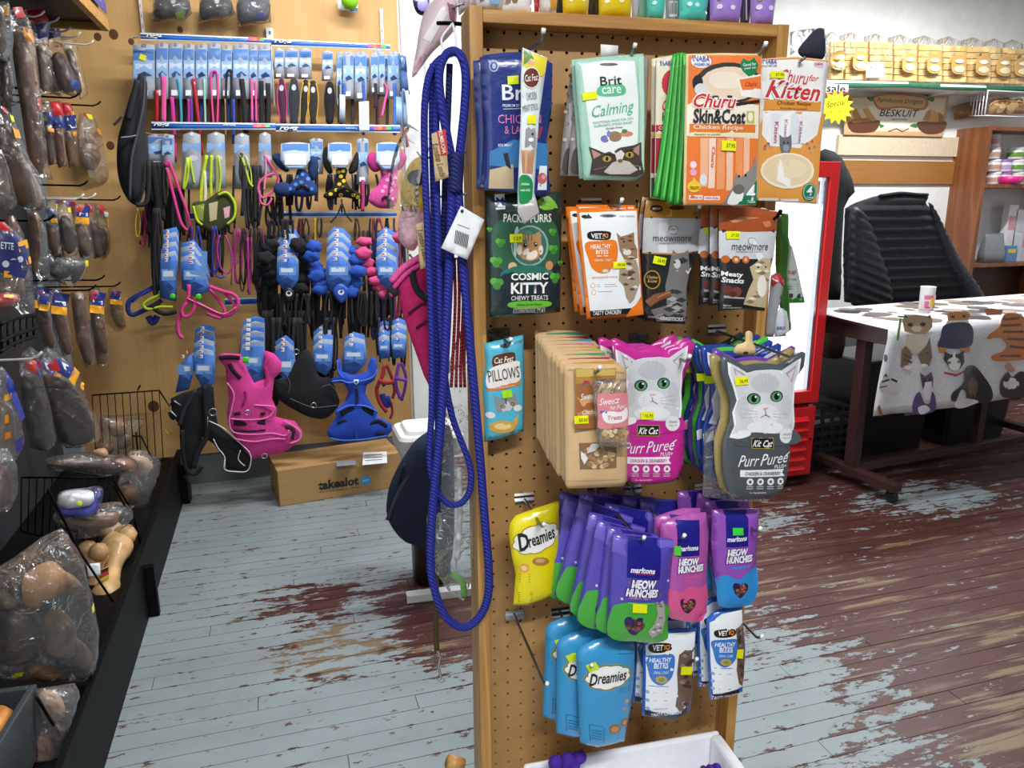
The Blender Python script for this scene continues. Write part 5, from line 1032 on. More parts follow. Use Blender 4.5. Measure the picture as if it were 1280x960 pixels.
# ---- wire hooks on the left post carrying the bagged toys
for px, py, d, lab in [(512, 324, -.05, 'magenta harness'), (522, 196, -.09, 'yellow plush bag'), (520, 246, -.09, 'pink plush bag'), (548, 12, -.03, 'topmost pink plush'), (574, 420, .0, 'clear bagged toy'), (574, 322, .025, 'red cord lead')]:
    a = HOLE+BOARD.ax*-.037+BOARD.n*.0; b = BP(d).hit(px, py); a.z = b.z+.004
    t = thing('side_hook', f'thin wire hook on the left post carrying the {lab}', 'hook', a, BOARD.yaw, 'wire hooks on the left post'); cord('prong', t, [a, a.lerp(b, .9)+Vector((0, 0, -.004)), b+Vector((0, 0, .008))], .002, STEEL, 6, smooth=False)
# ================================================================== dog lead and harness display on the plywood wall
R1, R2, R3, R4 = WP(4.05), WP(3.97), WP(3.88), WP(3.82)
BLUE = '2f6fc4'
def rail(label, crop, P, pl, txt=(), squares=(), sh=None):
    t = apack('display_rail', label, 'display rail', crop, P, pl, BLUE, [('p','cfe0f4',[(P[0][0],P[0][1]),(P[1][0],P[1][1]),(P[1][0],P[1][1]+7),(P[0][0],P[0][1]+7)]),('p','cfe0f4',[(P[3][0],P[3][1]-5),(P[2][0],P[2][1]-5),(P[2][0],P[2][1]),(P[3][0],P[3][1])])]+list(txt)+[('r',c,x-11,y-8,x+11,y+8) for c,x,y in squares], (), T=.003, kind='plastic', wob=0, group='blue display rails', h=.1, body='rail')
    return t
SQ = ('e0559a','e8822a','d84a6a','5ab84a')
rail('blue product rail across the top left of the plywood', C5, [(55,145),(634,170),(634,196),(55,178)], WP(4.09), outl('rogz','f2f4f8','1b2a4a',120,161,76,18,2,.4)+[('t','d8e6f6','comfy walking',430,168,60,12,2)], [(c,545+16*k,173+k) for k,c in enumerate(SQ)])
rail('blue product rail across the top right of the plywood', C5, [(636,172),(1165,198),(1165,222),(636,204)], WP(4.09), outl('rogz','f2f4f8','1b2a4a',693,187,84,20,2,.4)+[('t','d8e6f6','comfy walking',966,193,44,12,2)], [(c,1078+19*k,204+k) for k,c in enumerate(SQ)])
rail('second row blue rail on the left above the collars', C5, [(105,541),(656,548),(656,576),(105,577)], WP(4.0), outl('rogz','f2f4f8','1b2a4a',152,557,76,18,1,.4)+[('t','d8e6f6','comfy walking',450,556,56,12,1)], [(c,566+18*k,558) for k,c in enumerate(SQ)])
rail('second row blue rail on the right above the vest harnesses', C5, [(658,550),(1210,556),(1210,590),(658,584)], WP(4.0), outl('rogz','f2f4f8','1b2a4a',717,574,90,22,1,.4)+[('t','d8e6f6','comfy walking',992,570,50,12,1)], [(c,1102+19*k,570) for k,c in enumerate(SQ)])
rail('third row blue rail behind the hanging vests', C6, [(625,335),(1195,335),(1195,360),(625,360)], WP(4.1)); rail('third row blue rail stub behind the lime collars', C6, [(272,338),(330,338),(330,372),(272,372)], WP(4.1))
rail('fourth row blue rail at middle height', C6, [(430,722),(856,703),(856,738),(430,755)], WP(4.05))
WW = mat('d4d8dc', 'metal', rough=.35)
def slot(label, crop, x0, y0, x1, y1):
    a = WP(4.17).hit(*cp(crop, x0, y0)); b = WP(4.17).hit(*cp(crop, x1, y1)); t = thing('slotted_upright', label, 'shelf upright', ((a.x+b.x)/2, WALLY, b.z), 0, 'white slotted uprights'); w = (b.x-a.x)/2; h = a.z-b.z
    mb = MB(); mb.box((-w, -.02, 0), (w, 0, h)); mb.build('channel', mat('e6e8e8','paint'), t)
    mb = MB(); z = .02
    while z < h-.03: mb.box((-w*.25, -.0205, z), (w*.25, -.0201, z+.016)); z += .045
    o = mb.build('slots', mat('55585c','paint'), t); o['kind'] = 'stuff'
slot('white slotted upright at the top left of the plywood', C5, 38, -60, 72, 145); slot('white slotted upright behind the middle of the top rail', C5, 612, 120, 648, 172); slot('white slotted upright at the right of the top rail', C5, 1120, 36, 1140, 205)
# ---- leads on the top rail
def leadcard(label, x0, x1, yt, yb, leads, pl=R1, crop=C5, cat='dog lead', name='dog_lead', group='carded leads on the top rail', sticker=None, blue='4f7fc0', tone=('8fb4de','c6d6ea'), dark=.0):
    w = x1-x0; h = yb-yt
    ops = [('p','7d8088',[(x0+w*.38,yt+h*.0),(x0+w*.62,yt),(x0+w*.62,yt+h*.06),(x0+w*.38,yt+h*.06)]),('p',blue,[(x0+2,yt+h*.10),(x1-2,yt+h*.10),(x1-2,yt+h*.3),(x0+2,yt+h*.3)]),('p',tone[0],[(x0+2,yt+h*.3),(x1-2,yt+h*.3),(x1-2,yt+h*.62),(x0+2,yt+h*.62)]),('p',tone[1],[(x0+w*.1,yt+h*.36),(x1-w*.1,yt+h*.36),(x1-w*.1,yt+h*.46),(x0+w*.1,yt+h*.46)]),
      ('p','24406e',[(x0+w*.2,yt+h*.56),(x0+w*.55,yt+h*.5),(x1-w*.1,yt+h*.58),(x0+w*.3,yt+h*.62)]),('r','eceef2',x0+w*.2,yt+h*.84,x0+w*.7,yt+h*.94)]
    t = apack(name, label, cat, crop, [(x0,yt+6),((x0+x1)/2-w*.2,yt),((x0+x1)/2+w*.2,yt),(x1,yt+6),(x1+w*.03,yb),(x0-w*.03,yb)], pl, '9da2ab', ops, [sticker] if sticker else (), T=.003, kind='matte', wob=0, group=group, h=.05, body='card')
    for L_ in leads:
        c, pts, wd = L_[:3]; kind = L_[3] if len(L_) > 3 else 'web'
        strap('strap', t, pl, crop, pts, wd, mat(c, kind), .004, .008)
    return t
def hang(x, y0, y1, sw=8, dx=0): return [(x, y0), (x+sw*.3+dx*.5, (y0+y1)/2), (x+dx, y1)]
A = 'carded lead on the top rail, '
LD = [(22,118,195,440,[('16171a',hang(60,330,460),.016)],'first card from the left with yellow sticker',(66,256,30,24,'e8e812',20)),
 (124,178,190,440,[('b0202c',hang(126,400,545),.018,'foil'),('e0559a',hang(158,340,545,4),.022)],'red glitter and pink webbing, second from left',None),
 (180,242,190,440,[('d0308e',hang(195,430,720,6,14),.018),('2f9ac4',hang(222,350,560,12,16),.012)],'magenta and turquoise webbing, third from left',None),
 (246,296,195,440,[('b8308e',hang(268,440,560),.012),('6a3aa0',hang(280,440,600),.012)],'violet webbing, fourth from left',None),
 (300,352,195,440,[('b02430',hang(290,350,690,12,36),.018,'foil'),('8fcac0',hang(338,350,560,0,6),.010)],'red sparkle webbing and mint cord, fifth',None),
 (355,411,190,440,[('e0458e',[(380,560),(372,440),(368,340),(380,316),(396,330),(400,430),(396,560)],.010)],'looped bright pink lead, sixth from left',None),
 (413,462,200,440,[('17171a',[(440,560),(436,440),(440,330),(452,312),(460,340),(458,560)],.010),('b08a5a',hang(432,440,640),.008)],'black loop with tan cord, seventh from left',None),
 (466,536,195,440,[('2a4ab0',hang(468,440,640),.014),('15151a',hang(505,350,590,8,20),.024)],'blue and wide black webbing, eighth',None),
 (537,576,200,440,[('e0559a',hang(548,350,545,2,4),.012),('e0559a',hang(566,360,545,2,4),.010)],'pair of pink cords, ninth',None),
 (578,640,200,440,[('141418',hang(592,360,560),.022),('1c1c20',hang(622,370,560),.022)],'two thick black straps, left of the seam',None)]
for x0,x1,yt,yb,ls,w,st in LD: leadcard(A+w, x0, x1, yt, yb, ls, sticker=st)
def paddle(label, cx, yt, yb, w, core, edge, dx=0):
    t = apack('padded_lead', label, 'dog lead', C5, [(cx-w*.35,yt+20),(cx-w*.2,yt),(cx+w*.2,yt),(cx+w*.35,yt+20),(cx+w*.5+dx*.3,yt+(yb-yt)*.45),(cx+w*.3+dx,yb),(cx-w*.3+dx,yb),(cx-w*.5+dx*.3,yt+(yb-yt)*.45)], R1.shift(.02), core, [('e','b9bcc0',cx,yt+40,10,14)], (), T=.008, kind='fabric', group='padded handle leads', smooth=True, body='handle')
    for s in (-1, 1): strap('edge_trim', t, R1.shift(.02), C5, [(cx+s*w*.3,yt+10),(cx+s*w*.52+dx*.3,yt+(yb-yt)*.45),(cx+s*w*.3+dx,yb)], .006, mat(edge,'web'), .004, .004)
for x0,x1,yt,yb,w in [(650,692,215,350,'above the plum padded handle'),(696,756,215,350,'above the grey padded handle'),(760,816,215,352,'above the yellow edged handle'),(862,911,225,360,'above the single black strap')]:
    leadcard(A+w, x0, x1, yt, yb, [])
paddle('plum padded lead handle with pink edging', 682, 352, 545, 40, '4a2038', 'c93a8a', 8); paddle('charcoal grey padded lead handle', 737, 350, 548, 52, '2e2e34', '5a5c62'); paddle('black padded lead handle with mustard edging', 790, 356, 545, 38, '26221c', 'c9972e', -14); paddle('dark brown padded handle with yellow edging, right one', 822, 360, 545, 46, '2a2620', 'd3a030'); paddle('black strap with round white logo', 896, 364, 545, 44, '141418', '1c1c20')
for k, (x0,x1,yt,yb,ls,w) in enumerate([(926,950,228,480,[('17171a',hang(936,380,545),.010)],'narrow black lead right of centre'),(955,1003,228,440,[('2f66c4',hang(960,370,420),.016),('b9c4d0',[(950,420),(950,545)],.036,'plastic')],'blue lead with grey plastic clip card'),(1008,1060,228,450,[('2a5ac0',hang(1046,360,600),.014)],'royal blue lead with hanging buckle'),(1078,1112,235,420,[('24242a',hang(1100,370,480),.016)],'black lead beside the royal blue one'),(1114,1142,230,420,[('e0559a',[(1140,370),(1152,400),(1140,460),(1128,520)],.012)],'pink lead near the right end'),(1154,1204,228,440,[('3a6ac0',hang(1185,370,600),.02),('9fc0e0',[(1200,430),(1204,560)],.04,'plastic')],'blue lead at the right end of the rail')]):
    leadcard(A+w, x0, x1, yt, yb, ls)
apack('hang_card', 'tall white hang card in front of the royal blue lead', 'tag', C5, [(1026,452),(1070,450),(1072,580),(1028,584)], WP(3.95), 'eef1f4', [('r','c9d4e2',1032,520,1066,560)], (), T=.001, kind='paper', wob=0)
for k, (x,y,x2,y2,w) in enumerate([(1200,240,1250,400,'third'),(1215,380,1245,560,'second'),(1225,560,1250,650,'first')]):
    apack('toy_packet', f'{["blue","white and blue","orange"][k]} packet end at the right edge of the lead display', 'packet', C5, [(x,y),(x2-14,y+10),(x2,y2),(x+10,y2+8)], WP(3.99), ['4a6a9a','7f98b8','c9582a'][k], [('p','2f4468',[(x+4,y+20),(x2-16,y+30),(x2-10,y+80),(x+8,y+70)])], (), T=.01, h=.05)
# wire side arms
for k, (P, lab) in enumerate([([(1200,225),(1235,300),(1250,420)],'right end of the top rail'),([(636,200),(642,320),(652,500)],'middle of the top rail'),([(22,168),(60,164),(130,170)],'left end of the top rail'),([(60,562),(70,590),(160,600)],'left end of the second rail'),([(160,600),(165,720),(166,820)],'front of the blue card')]):
    t = thing('wire_loop', f'thin white wire arm at the {lab}', 'wire hook', R1.shift(.03).hit(*cp(C5, *P[-1])), 0, 'white wire arms'); cord('wire', t, pts3(R1.shift(.06), C5, P), .0035, WW, 6)
# ---- second row: collars on grey cards and vest harnesses
B = 'second row '
leadcard(B+'blue card with black strap at far left', 90, 205, 595, 740, [('15151a',hang(110,720,960,10,30),.03),('1c1c20',hang(135,720,980,6,20),.026)], R2, group='second row collars')
cm = leadcard(B+'pink looped lead on the left blue card', 150, 200, 600, 745, [('d83a86',[(168,735),(172,720),(186,730),(230,850),(265,950),(272,1010),(258,1020),(232,980),(200,860),(172,745)],.014)], R2.shift(.015), group='second row collars')
LIME = 'b6cf1e'
def collar(label, x0, x1, yt, yb, straps, pl=R2, col='9aa0a8'):
    t = apack('pet_collar', label, 'collar', C5, [(x0+8,yt+14),((x0+x1)/2,yt),(x1-8,yt+14),(x1,yb),(x0,yb)], pl, col, [('e','e4e6ea',(x0+x1)/2,yt+12,8,6),('p','7ea6d8',[(x0+6,yt+50),(x1-6,yt+50),(x1-6,yt+90),(x0+6,yt+90)]),('e','cfc3d8',(x0+x1)/2+8,yt+118,22,14)], (), T=.003, kind='matte', wob=0, group='second row collars', h=.05, body='card')
    for c, P, wd in straps: strap('strap', t, pl, C5, P, wd, mat(c, 'web'), .003, .01)
    return t
collar(B+'slim lime collar on a grey card, first of its kind', 236, 330, 585, 840, [(LIME,[(262,700),(250,800),(248,840),(262,800),(275,700)],.010),(LIME,[(275,700),(290,790),(296,812)],.010),('e8ee9a',[(268,700),(266,770)],.006)])
collar(B+'lime camouflage collar bundle on a grey card', 345, 437, 585, 835, [(LIME,[(350,690),(330,800),(322,900),(326,960)],.016),(LIME,[(372,690),(368,800),(372,960)],.014),('8f9a5a',[(392,690),(396,800),(392,940)],.016),(LIME,[(400,690),(412,780),(400,880)],.010),('d8dcc0',[(340,760),(344,860),(338,940)],.014)])
collar(B+'lime and black collar on a grey card', 466, 546, 590, 840, [(LIME,[(500,690),(520,740),(540,810),(556,830)],.010),('2a2c1a',[(505,680),(500,760),(512,820)],.014),('c8d84a',[(520,690),(545,760),(550,830)],.006)])
collar(B+'pink collar looped beside the seam', 575, 642, 585, 790, [('d9558e',[(606,690),(640,740),(668,790),(660,830),(630,860),(600,880),(580,850),(585,810),(620,780),(660,770)],.012),('e58ab0',[(612,690),(612,780),(604,850)],.008),('d9558e',[(585,850),(590,900),(620,910),(640,880)],.010)])
cmc = apack('camo_collar', 'lime camouflage collar ring bulging at the bottom of its bundle', 'collar', C6, [(285,310),(300,292),(340,288),(380,262),(410,245),(450,250),(480,300),(478,370),(440,400),(380,430),(330,405),(300,380)], R2.shift(.03), '3a3f1c', [('p','8fa03a',[(300,310),(340,300),(335,380),(310,370)]),('p','c4b48a',[(360,300),(400,290),(395,370),(365,380)]),('p','e0a8b0',[(425,320),(455,310),(450,360),(430,366)])], (), T=.012, kind='fabric', group='second row collars', smooth=True)
for k, P in enumerate([[(290,310),(305,370),(330,396)],[(400,262),(440,252),(474,300),(472,360),(440,392)]]):
    strap('webbing', cmc, R2.shift(.05), C6, P, .012, mat(LIME,'web'), .004)
def vest(label, card, body, wings, col, trim, spots=None, pl=R2.shift(.02), legs=()):
    x0,y0,x1,y1 = card
    t = apack('vest_harness', label, 'dog harness', C6, body, pl, col, spots or (), (), T=.02, kind='fabric', group='second row vest harnesses', smooth=True, body='chest_panel', h=.02)
    for wg in wings:
        P = [pl.uv(*cp(C6, *p)) for p in wg]; u0 = t.location.x; z0 = t.location.z
        P = [(v[0], v[1]) for v in catmull([Vector((u-u0, z+pl.o.z-z0, 0)) for u, z in P], 4, True)]
        sheet('wing', t, P, mat(trim,'fabric'), .016, h=.02, wob=.001)
    strap('opening', t, pl, C6, [(min(p[0] for p in body)+60, max(p[1] for p in body)-38), ((min(p[0] for p in body)+max(p[0] for p in body))/2+10, max(p[1] for p in body)-52), (max(p[0] for p in body)-30, max(p[1] for p in body)-32)], .014, mat('0c0c12','fabric'), .004, .024)
    for lg in legs: strap('tie', t, pl, C6, lg, .008, mat(trim,'web'), .004)
    c = apack('harness_card', f'white and blue hang card of the {label.split(" vest")[0]} vest', 'tag', C6, [(x0,y0+6),((x0+x1)/2-20,y0),((x0+x1)/2+20,y0),(x1,y0+6),(x1+4,y1-40),(x1-20,y1),(x0+24,y1),(x0-4,y1-40)], pl.shift(.03), 'c4d4e8', [('p','5f8fd0',[(x0+4,y0+6),(x1-4,y0+6),(x1-4,y0+40),(x0+4,y0+40)]),('r','eef2f8',x0+16,y0+50,x1-14,y0+100),('p','9ab8e0',[(x0+20,y0+104),(x1-20,y0+104),(x1-30,y1-6),(x0+34,y1-6)])], (), T=.002, kind='paper', wob=0, group='harness hang cards', h=.05)
    attach(c, t, 'hang_card')
    return t
dots = lambda col, pts: [('e', col, x, y, 9, 8) for x, y in pts]
vest('sparkly dark blue vest harness with card', (680,28,806,146), [(740,190),(752,150),(770,142),(792,152),(815,190),(838,225),(836,258),(790,272),(730,264),(690,240),(712,220)], [[(640,90),(668,76),(700,110),(716,150),(700,160),(660,130)],[(806,100),(828,90),(846,120),(840,180),(816,200),(800,160)],[(650,220),(690,205),(730,225),(720,262),(680,270),(652,256)]], '1f3a78', '17305f', dots('4f86c8', [(750,180),(775,170),(800,190),(770,205),(745,215),(790,225),(815,235),(720,235)]))
vest('black and yellow leopard vest harness with card', (890,28,992,142), [(925,150),(948,138),(975,150),(968,190),(990,230),(1040,262),(1020,282),(950,272),(890,282),(868,262),(910,230),(926,190)], [[(868,60),(888,50),(896,110),(910,160),(890,166),(866,120)],[(996,110),(1016,70),(1026,90),(1020,150),(990,170),(980,150)]], '1b1a14', '16150f', dots('e0c01c', [(935,160),(955,156),(945,180),(958,200),(938,214),(955,230),(925,240),(975,240),(900,258),(1000,262),(945,262),(1020,272)]), legs=([(950,300),(930,350),(900,385)],[(952,300),(970,350),(995,380)],[(950,280),(950,340)]))
vest('glossy pink leopard vest harness with card', (1105,28,1204,150), [(1120,140),(1160,130),(1196,140),(1196,200),(1200,250),(1185,310),(1120,322),(1070,290),(1080,250),(1110,220),(1124,180)], [[(1064,90),(1090,70),(1116,110),(1120,150),(1092,160),(1066,130)],[(1200,90),(1224,70),(1238,100),(1220,140),(1198,150)]], 'c9458e', 'b8307c', dots('e58abb', [(1140,160),(1165,170),(1150,195),(1175,210),(1140,225),(1168,240),(1130,245),(1185,185)]))
for k, (x0,x1,y0,y1,w) in enumerate([(808,866,10,170,'between the blue and leopard vests'),(1018,1068,10,215,'between the leopard and pink vests')]):
    leadcard(f'{B}narrow blue card {w}', x0, x1, y0, y1, [('1c1c24' if k == 0 else 'b0306a', hang((x0+x1)/2, y1-20, y1+120, 4), .018)], R2, C6, group='second row collars')
# black webbing bundles
BW = random.Random(21)
def bundle(label, crop, x0, x1, y0, y1, n, cols, pl, wd=.014, name='webbing_bundle', cat='dog lead'):
    t = thing(name, label, cat, pl.hit(*cp(crop, (x0+x1)/2, y1)), 0, 'webbing bundles behind the harnesses')
    for i in range(n):
        x = BW.uniform(x0, x1); ye = y1-BW.uniform(0, .25)*(y1-y0); w = BW.uniform(4, 16)
        c = cols[i % len(cols)]; pq = pl.shift(BW.uniform(-.03, .03))
        if i % 3 == 2: P = [(x, y0), (x+w, (y0+ye)/2), (x+w*.4, ye), (x-w*.8, ye-8), (x-w, (y0+ye)/2), (x-2, y0)]
        else: P = [(x, y0), (x+BW.uniform(-w, w), (y0+ye)/2), (x+BW.uniform(-w, w), ye)]
        strap('strap', t, pq, crop, P, wd*BW.uniform(.6, 1.2), mat(c, 'web'), .003)
    return t
BK = ['141417', '1b1b20', '0f0f13']
bundle('black webbing leads hanging below the left blue card', C6, 95, 165, 120, 330, 9, BK, R2); bundle('black straps with magenta edges left of the plywood gap', C6, 60, 135, 200, 480, 7, BK+['8a1f50'], R1, .012)
bundle('bundle of dark webbing right of the lime collars', C6, 470, 600, 130, 420, 13, BK+['2a2c30'], R2); bundle('black straps between the vests and collars', C6, 620, 720, 270, 400, 8, BK+['23263a'], R1); bundle('purple and black leads hanging below the lime collars', C6, 270, 420, 400, 640, 12, BK+['4a1f6a','8a1f5a','2a3a8a'], R3.shift(-.06), .012)
bundle('black and magenta thin leads at middle height', C6, 460, 600, 410, 700, 14, BK+['a02a78','6a1f60'], R3.shift(-.06), .010); bundle('dark webbing above the fluffy black harness', C6, 600, 760, 370, 460, 9, BK, R3.shift(-.05)); bundle('dark red and black straps above the ruffled harness', C6, 740, 880, 365, 470, 9, BK+['5a1f24','b08a2a'], R3.shift(-.08), .010); bundle('red and navy straps right of the ruffled harness', C6, 1000, 1200, 365, 470, 11, BK+['7a1f2a','2a2f5a','a02a5a'], R3.shift(-.08), .010)
bundle('black straps below the second row at far left', C6, 110, 150, 320, 720, 5, BK, R3, .014)
bundle('yellow and black thin leads beside the plywood edge', C6, 28, 60, 320, 470, 3, ['c9a030','141417'], R1, .006); bundle('magenta and black leads hanging left of the card stack', C6, 60, 95, 330, 500, 4, ['b0306a','141417'], R1, .010)
bundle('black looped cords under the fluffy harness', C6, 640, 820, 700, 860, 12, BK, R3, .012); bundle('black looped cords under the ruffled harness', C6, 850, 1060, 690, 850, 13, BK, R3, .012); bundle('dark cords right of the ruffled harness', C6, 1060, 1200, 690, 860, 9, BK+['1f2a4a'], R3, .012); bundle('black leads hanging in the lower middle', C7, 610, 780, 60, 440, 14, BK, R4.shift(-.06), .016); bundle('black leads behind the bright blue harness', C7, 850, 930, 60, 300, 7, BK, R4.shift(-.06), .014); bundle('dark cords at the lower right of the display', C7, 1060, 1250, 60, 280, 9, BK+['2a2f5a'], R4.shift(-.06), .012)
bundle('dense black leads filling the gap right of the sling bag', C6, 140, 280, 230, 470, 16, BK+['23252a'], R1, .016); bundle('black and grey webbing behind the lime collar bundle', C6, 300, 470, 300, 470, 18, BK+['3a3c42','2a2c1a'], R1, .014); bundle('black webbing filling behind the fluffy harness', C6, 590, 800, 440, 860, 26, BK+['1f2126'], R3.shift(-.1), .020); bundle('black webbing filling behind the ruffled blue harness', C6, 800, 1070, 640, 900, 24, BK+['1f2126'], R3.shift(-.1), .018); bundle('black and pink webbing filling at the right end', C6, 1040, 1230, 420, 900, 24, BK+['8a2450','1f2a5a'], R3.shift(-.1), .016); bundle('black straps filling the lower middle of the wall', C7, 600, 920, 30, 420, 30, BK+['222428'], R4.shift(-.1), .020); bundle('dark straps behind the vest harnesses', C6, 650, 1200, 170, 330, 26, BK+['1a2a5a','202228'], R1, .014)
for k in range(22):     # rear ranks of cards on the top rail
    x0 = 112+k*24 if k < 21 else 1090
    leadcard(f'rear blue card on the top rail, {ORD[k]} from the left', x0, x0+40, 200+k*.8, 400, [(['141417','6a1f50','23252c','1f3a8a','5a1a20'][k % 5], hang(x0+20, 380, 560, 4), .014)], WP(4.085))
for k, (x0, y) in enumerate([(925,232),(975,235),(1030,238),(1085,240),(1130,240),(1180,240)]):
    leadcard(f'rear blue card near the right end, {ORD[k]} of six', x0, x0+44, y, 430, [(['141417','23252c','1f3a8a'][k % 3], hang(x0+22, 400, 560, 4), .016)], WP(4.085))
# ---- third row card stacks and harnesses
def cardstack(label, crop, P, n, pl, step=(3,-21), big=True):
    n = max(n, min(7, n*2-1))
    t0 = None
    for i in range(n):
        lab = label if i == 0 else f'{label}, {ORD[i]} card back'
        Q = [(x+step[0]*i*.3, y+step[1]*i) for x, y in P]; x0 = min(p[0] for p in Q); x1 = max(p[0] for p in Q); y0 = min(p[1] for p in Q); y1 = max(p[1] for p in Q); w = x1-x0; h = y1-y0
        t_ = apack('harness_card', lab, 'tag', crop, Q, pl.shift(-.015*i), '3f70c0' if i % 2 == 0 else '8f9aa8', [('r','6f9ad6',x0+w*.12,y0+h*.3,x1-w*.12,y0+h*.55),('r','d6e2f0',x0+w*.2,y0+h*.34,x1-w*.25,y0+h*.46),('r','e9eef4',x0+w*.3,y0+h*.06,x0+w*.46,y0+h*.14),('r','c9302e',x0+w*.3,y0+h*.08,x0+w*.38,y0+h*.12),('p','1f3f78',[(x0+w*.2,y0+h*.7),(x0+w*.5,y0+h*.6),(x0+w*.8,y0+h*.72),(x0+w*.5,y0+h*.8)])], (), T=.002, kind='paper', wob=0, group='harness hang cards', h=.06)
        t0 = t0 or t_
    t = thing('wire_hook', f'wire hook through the {label}', 'wire hook', pl.hit(*cp(crop, sum(p[0] for p in P)/len(P), min(p[1] for p in P))), 0, 'wire hooks on the plywood'); xm = sum(p[0] for p in P)/len(P); ym = min(p[1] for p in P)
    cord('prong', t, [pl.shift(-.02*n).hit(*cp(crop, xm, ym-8*n)), pl.hit(*cp(crop, xm, ym+10)), pl.shift(.02).hit(*cp(crop, xm+3, ym+4))], .003, WW, 6)
    return t0
CS1 = cardstack('blue hang card stack at left, nearest card', C6, [(145,545),(210,530),(222,560),(215,735),(140,720)], 4, R3.shift(.03)); CS2 = cardstack('grey blue hang card stack above the pink strap harness', C6, [(232,560),(290,545),(330,600),(365,690),(300,715),(240,680)], 3, R3.shift(.05))
cardstack('blue hang card on the fluffy black harness', C6, [(662,560),(700,538),(738,540),(756,570),(758,640),(730,680),(690,685),(660,640)], 4, R3.shift(.03)); cardstack('blue hang card on the ruffled blue harness', C6, [(880,560),(910,530),(950,535),(985,570),(992,640),(960,690),(900,690),(880,640)], 5, R3.shift(.03)); cardstack('blue hang card on the ruffled pink harness', C6, [(1100,560),(1140,530),(1190,560),(1200,640),(1160,690),(1110,640)], 5, R3.shift(.03))
def ruffle(label, crop, pts, col, pl, r=.028, kind='fabric', name='ruffled_harness'):
    t = thing(name, label, 'dog harness', pl.hit(*cp(crop, *pts[-1])), 0, 'ruffled harnesses')
    for i, p in enumerate(pts):
        c = pl.hit(*cp(crop, *p))-t.location; a0 = BW.random()*6; n = 22; rx = r*BW.uniform(1.3, 1.9); rz = r*BW.uniform(1.0, 1.4)
        P = [(c.x+rx*(1+.09*math.sin(5*6.283*k/n+a0))*math.cos(6.283*k/n), c.z+rz*(1+.09*math.sin(5*6.283*k/n+a0))*math.sin(6.283*k/n)) for k in range(n)]
        o, _ = sheet('ruffle', t, P, mat(col, kind), r*.7, h=.014, wob=.006, seed=a0, edge=r*.8); o.location.y = c.y+BW.uniform(-.02, .01); o.rotation_euler = (BW.uniform(-.3, .3), 0, 0)
    return t
RF1 = ruffle('black fluffy trimmed harness with blue card', C6, [(625,500),(612,540),(605,580),(620,620),(640,660),(770,500),(785,540),(786,590),(780,640),(765,680),(640,480),(755,480)], '17171b', R3, .024, 'fur'); RF2 = ruffle('royal blue ruffled harness with blue card', C6, [(825,490),(815,530),(825,575),(840,620),(860,655),(1000,510),(1015,550),(1018,600),(1010,650),(990,690),(840,600),(860,680)], '2450b0', R3, .026); ruffle('pink ruffled harness partly behind the pink pouch', C6, [(1050,470),(1045,520),(1060,565),(1080,600),(1095,640),(1205,450),(1120,670),(1140,700)], 'd24a80', R3, .024)
for crop_, P, c, lab in [(C6,[(690,690),(712,672),(738,690),(735,730),(700,735)],'141418','black plastic buckle with white logo under the fluffy harness'),(C6,[(912,680),(945,655),(978,680),(975,715),(950,742),(918,715)],'2450b0','royal blue buckle tab under the ruffled harness')]:
    attach(apack('buckle', lab, 'buckle', crop_, P, R3.shift(.05), c, [('e','dfe3ea',sum(p[0] for p in P)/len(P),sum(p[1] for p in P)/len(P)-4,14,12),('e',c,sum(p[0] for p in P)/len(P),sum(p[1] for p in P)/len(P)-7,8,7)], (), T=.008, kind='plastic', smooth=True), RF1 if c == '141418' else RF2, 'buckle')
def straph(label, pl, crop, straps, cat='dog harness', name='strap_harness', group='strap harnesses'):
    t = thing(name, label, cat, pl.hit(*cp(crop, *straps[0][1][-1])), 0, group)
    for s in straps: strap('strap', t, pl.shift(s[3] if len(s) > 3 else 0), crop, s[1], s[2], mat(s[0], 'fabric'), .006, closed=len(s) > 4)
    return t
PK = 'd63f88'
straph('pink step-in strap harness hanging from the left card stack', R3.shift(.06), C6, [(PK,[(270,660),(266,720),(240,770),(222,830),(226,880),(244,900)],.018),(PK,[(268,730),(310,745),(380,780),(430,800),(470,780),(490,740),(470,705),(420,690),(360,668)],.018),(PK,[(300,720),(292,770),(270,800),(245,800),(240,770),(262,740)],.016,.01),(PK,[(360,680),(410,740),(430,780),(410,810),(350,790)],.014,-.02),('e87ab0',[(262,720),(330,752),(420,790),(480,760)],.004,.012),(PK,[(420,690),(450,720),(480,760)],.014,-.01)])
straph('navy blue strap harness at the left of the third row', R3, C6, [('1f2f7a',[(140,660),(80,690),(10,730),(0,770),(20,795),(80,770),(140,740)],.022),('2a44b0',[(130,670),(70,700),(20,740)],.006,.01),('1f2f7a',[(90,800),(110,830),(130,800)],.03)])
straph('lime strap harness beside the navy one', R3.shift(.02), C6, [('a8c41a',[(145,705),(100,725),(68,750),(90,770),(140,760),(200,760)],.014),('1b1d20',[(150,730),(110,760),(160,790),(215,780)],.02)])
straph('purple thin cord loop below the lime collars', R3, C6, [('a8308a',[(408,440),(396,500),(410,580),(440,612),(460,580),(455,500),(430,440)],.008),('a8308a',[(470,560),(488,565),(490,545)],.006),('2a3a9a',[(380,590),(400,628),(430,625)],.008)], 'dog lead', 'cord_lead', 'cord leads')
straph('magenta straight cord lead at middle height', R3, C6, [('a02a78',[(532,450),(534,580),(540,705)],.012),('8a2468',[(548,450),(546,600),(538,700)],.008)], 'dog lead', 'cord_lead', 'cord leads')
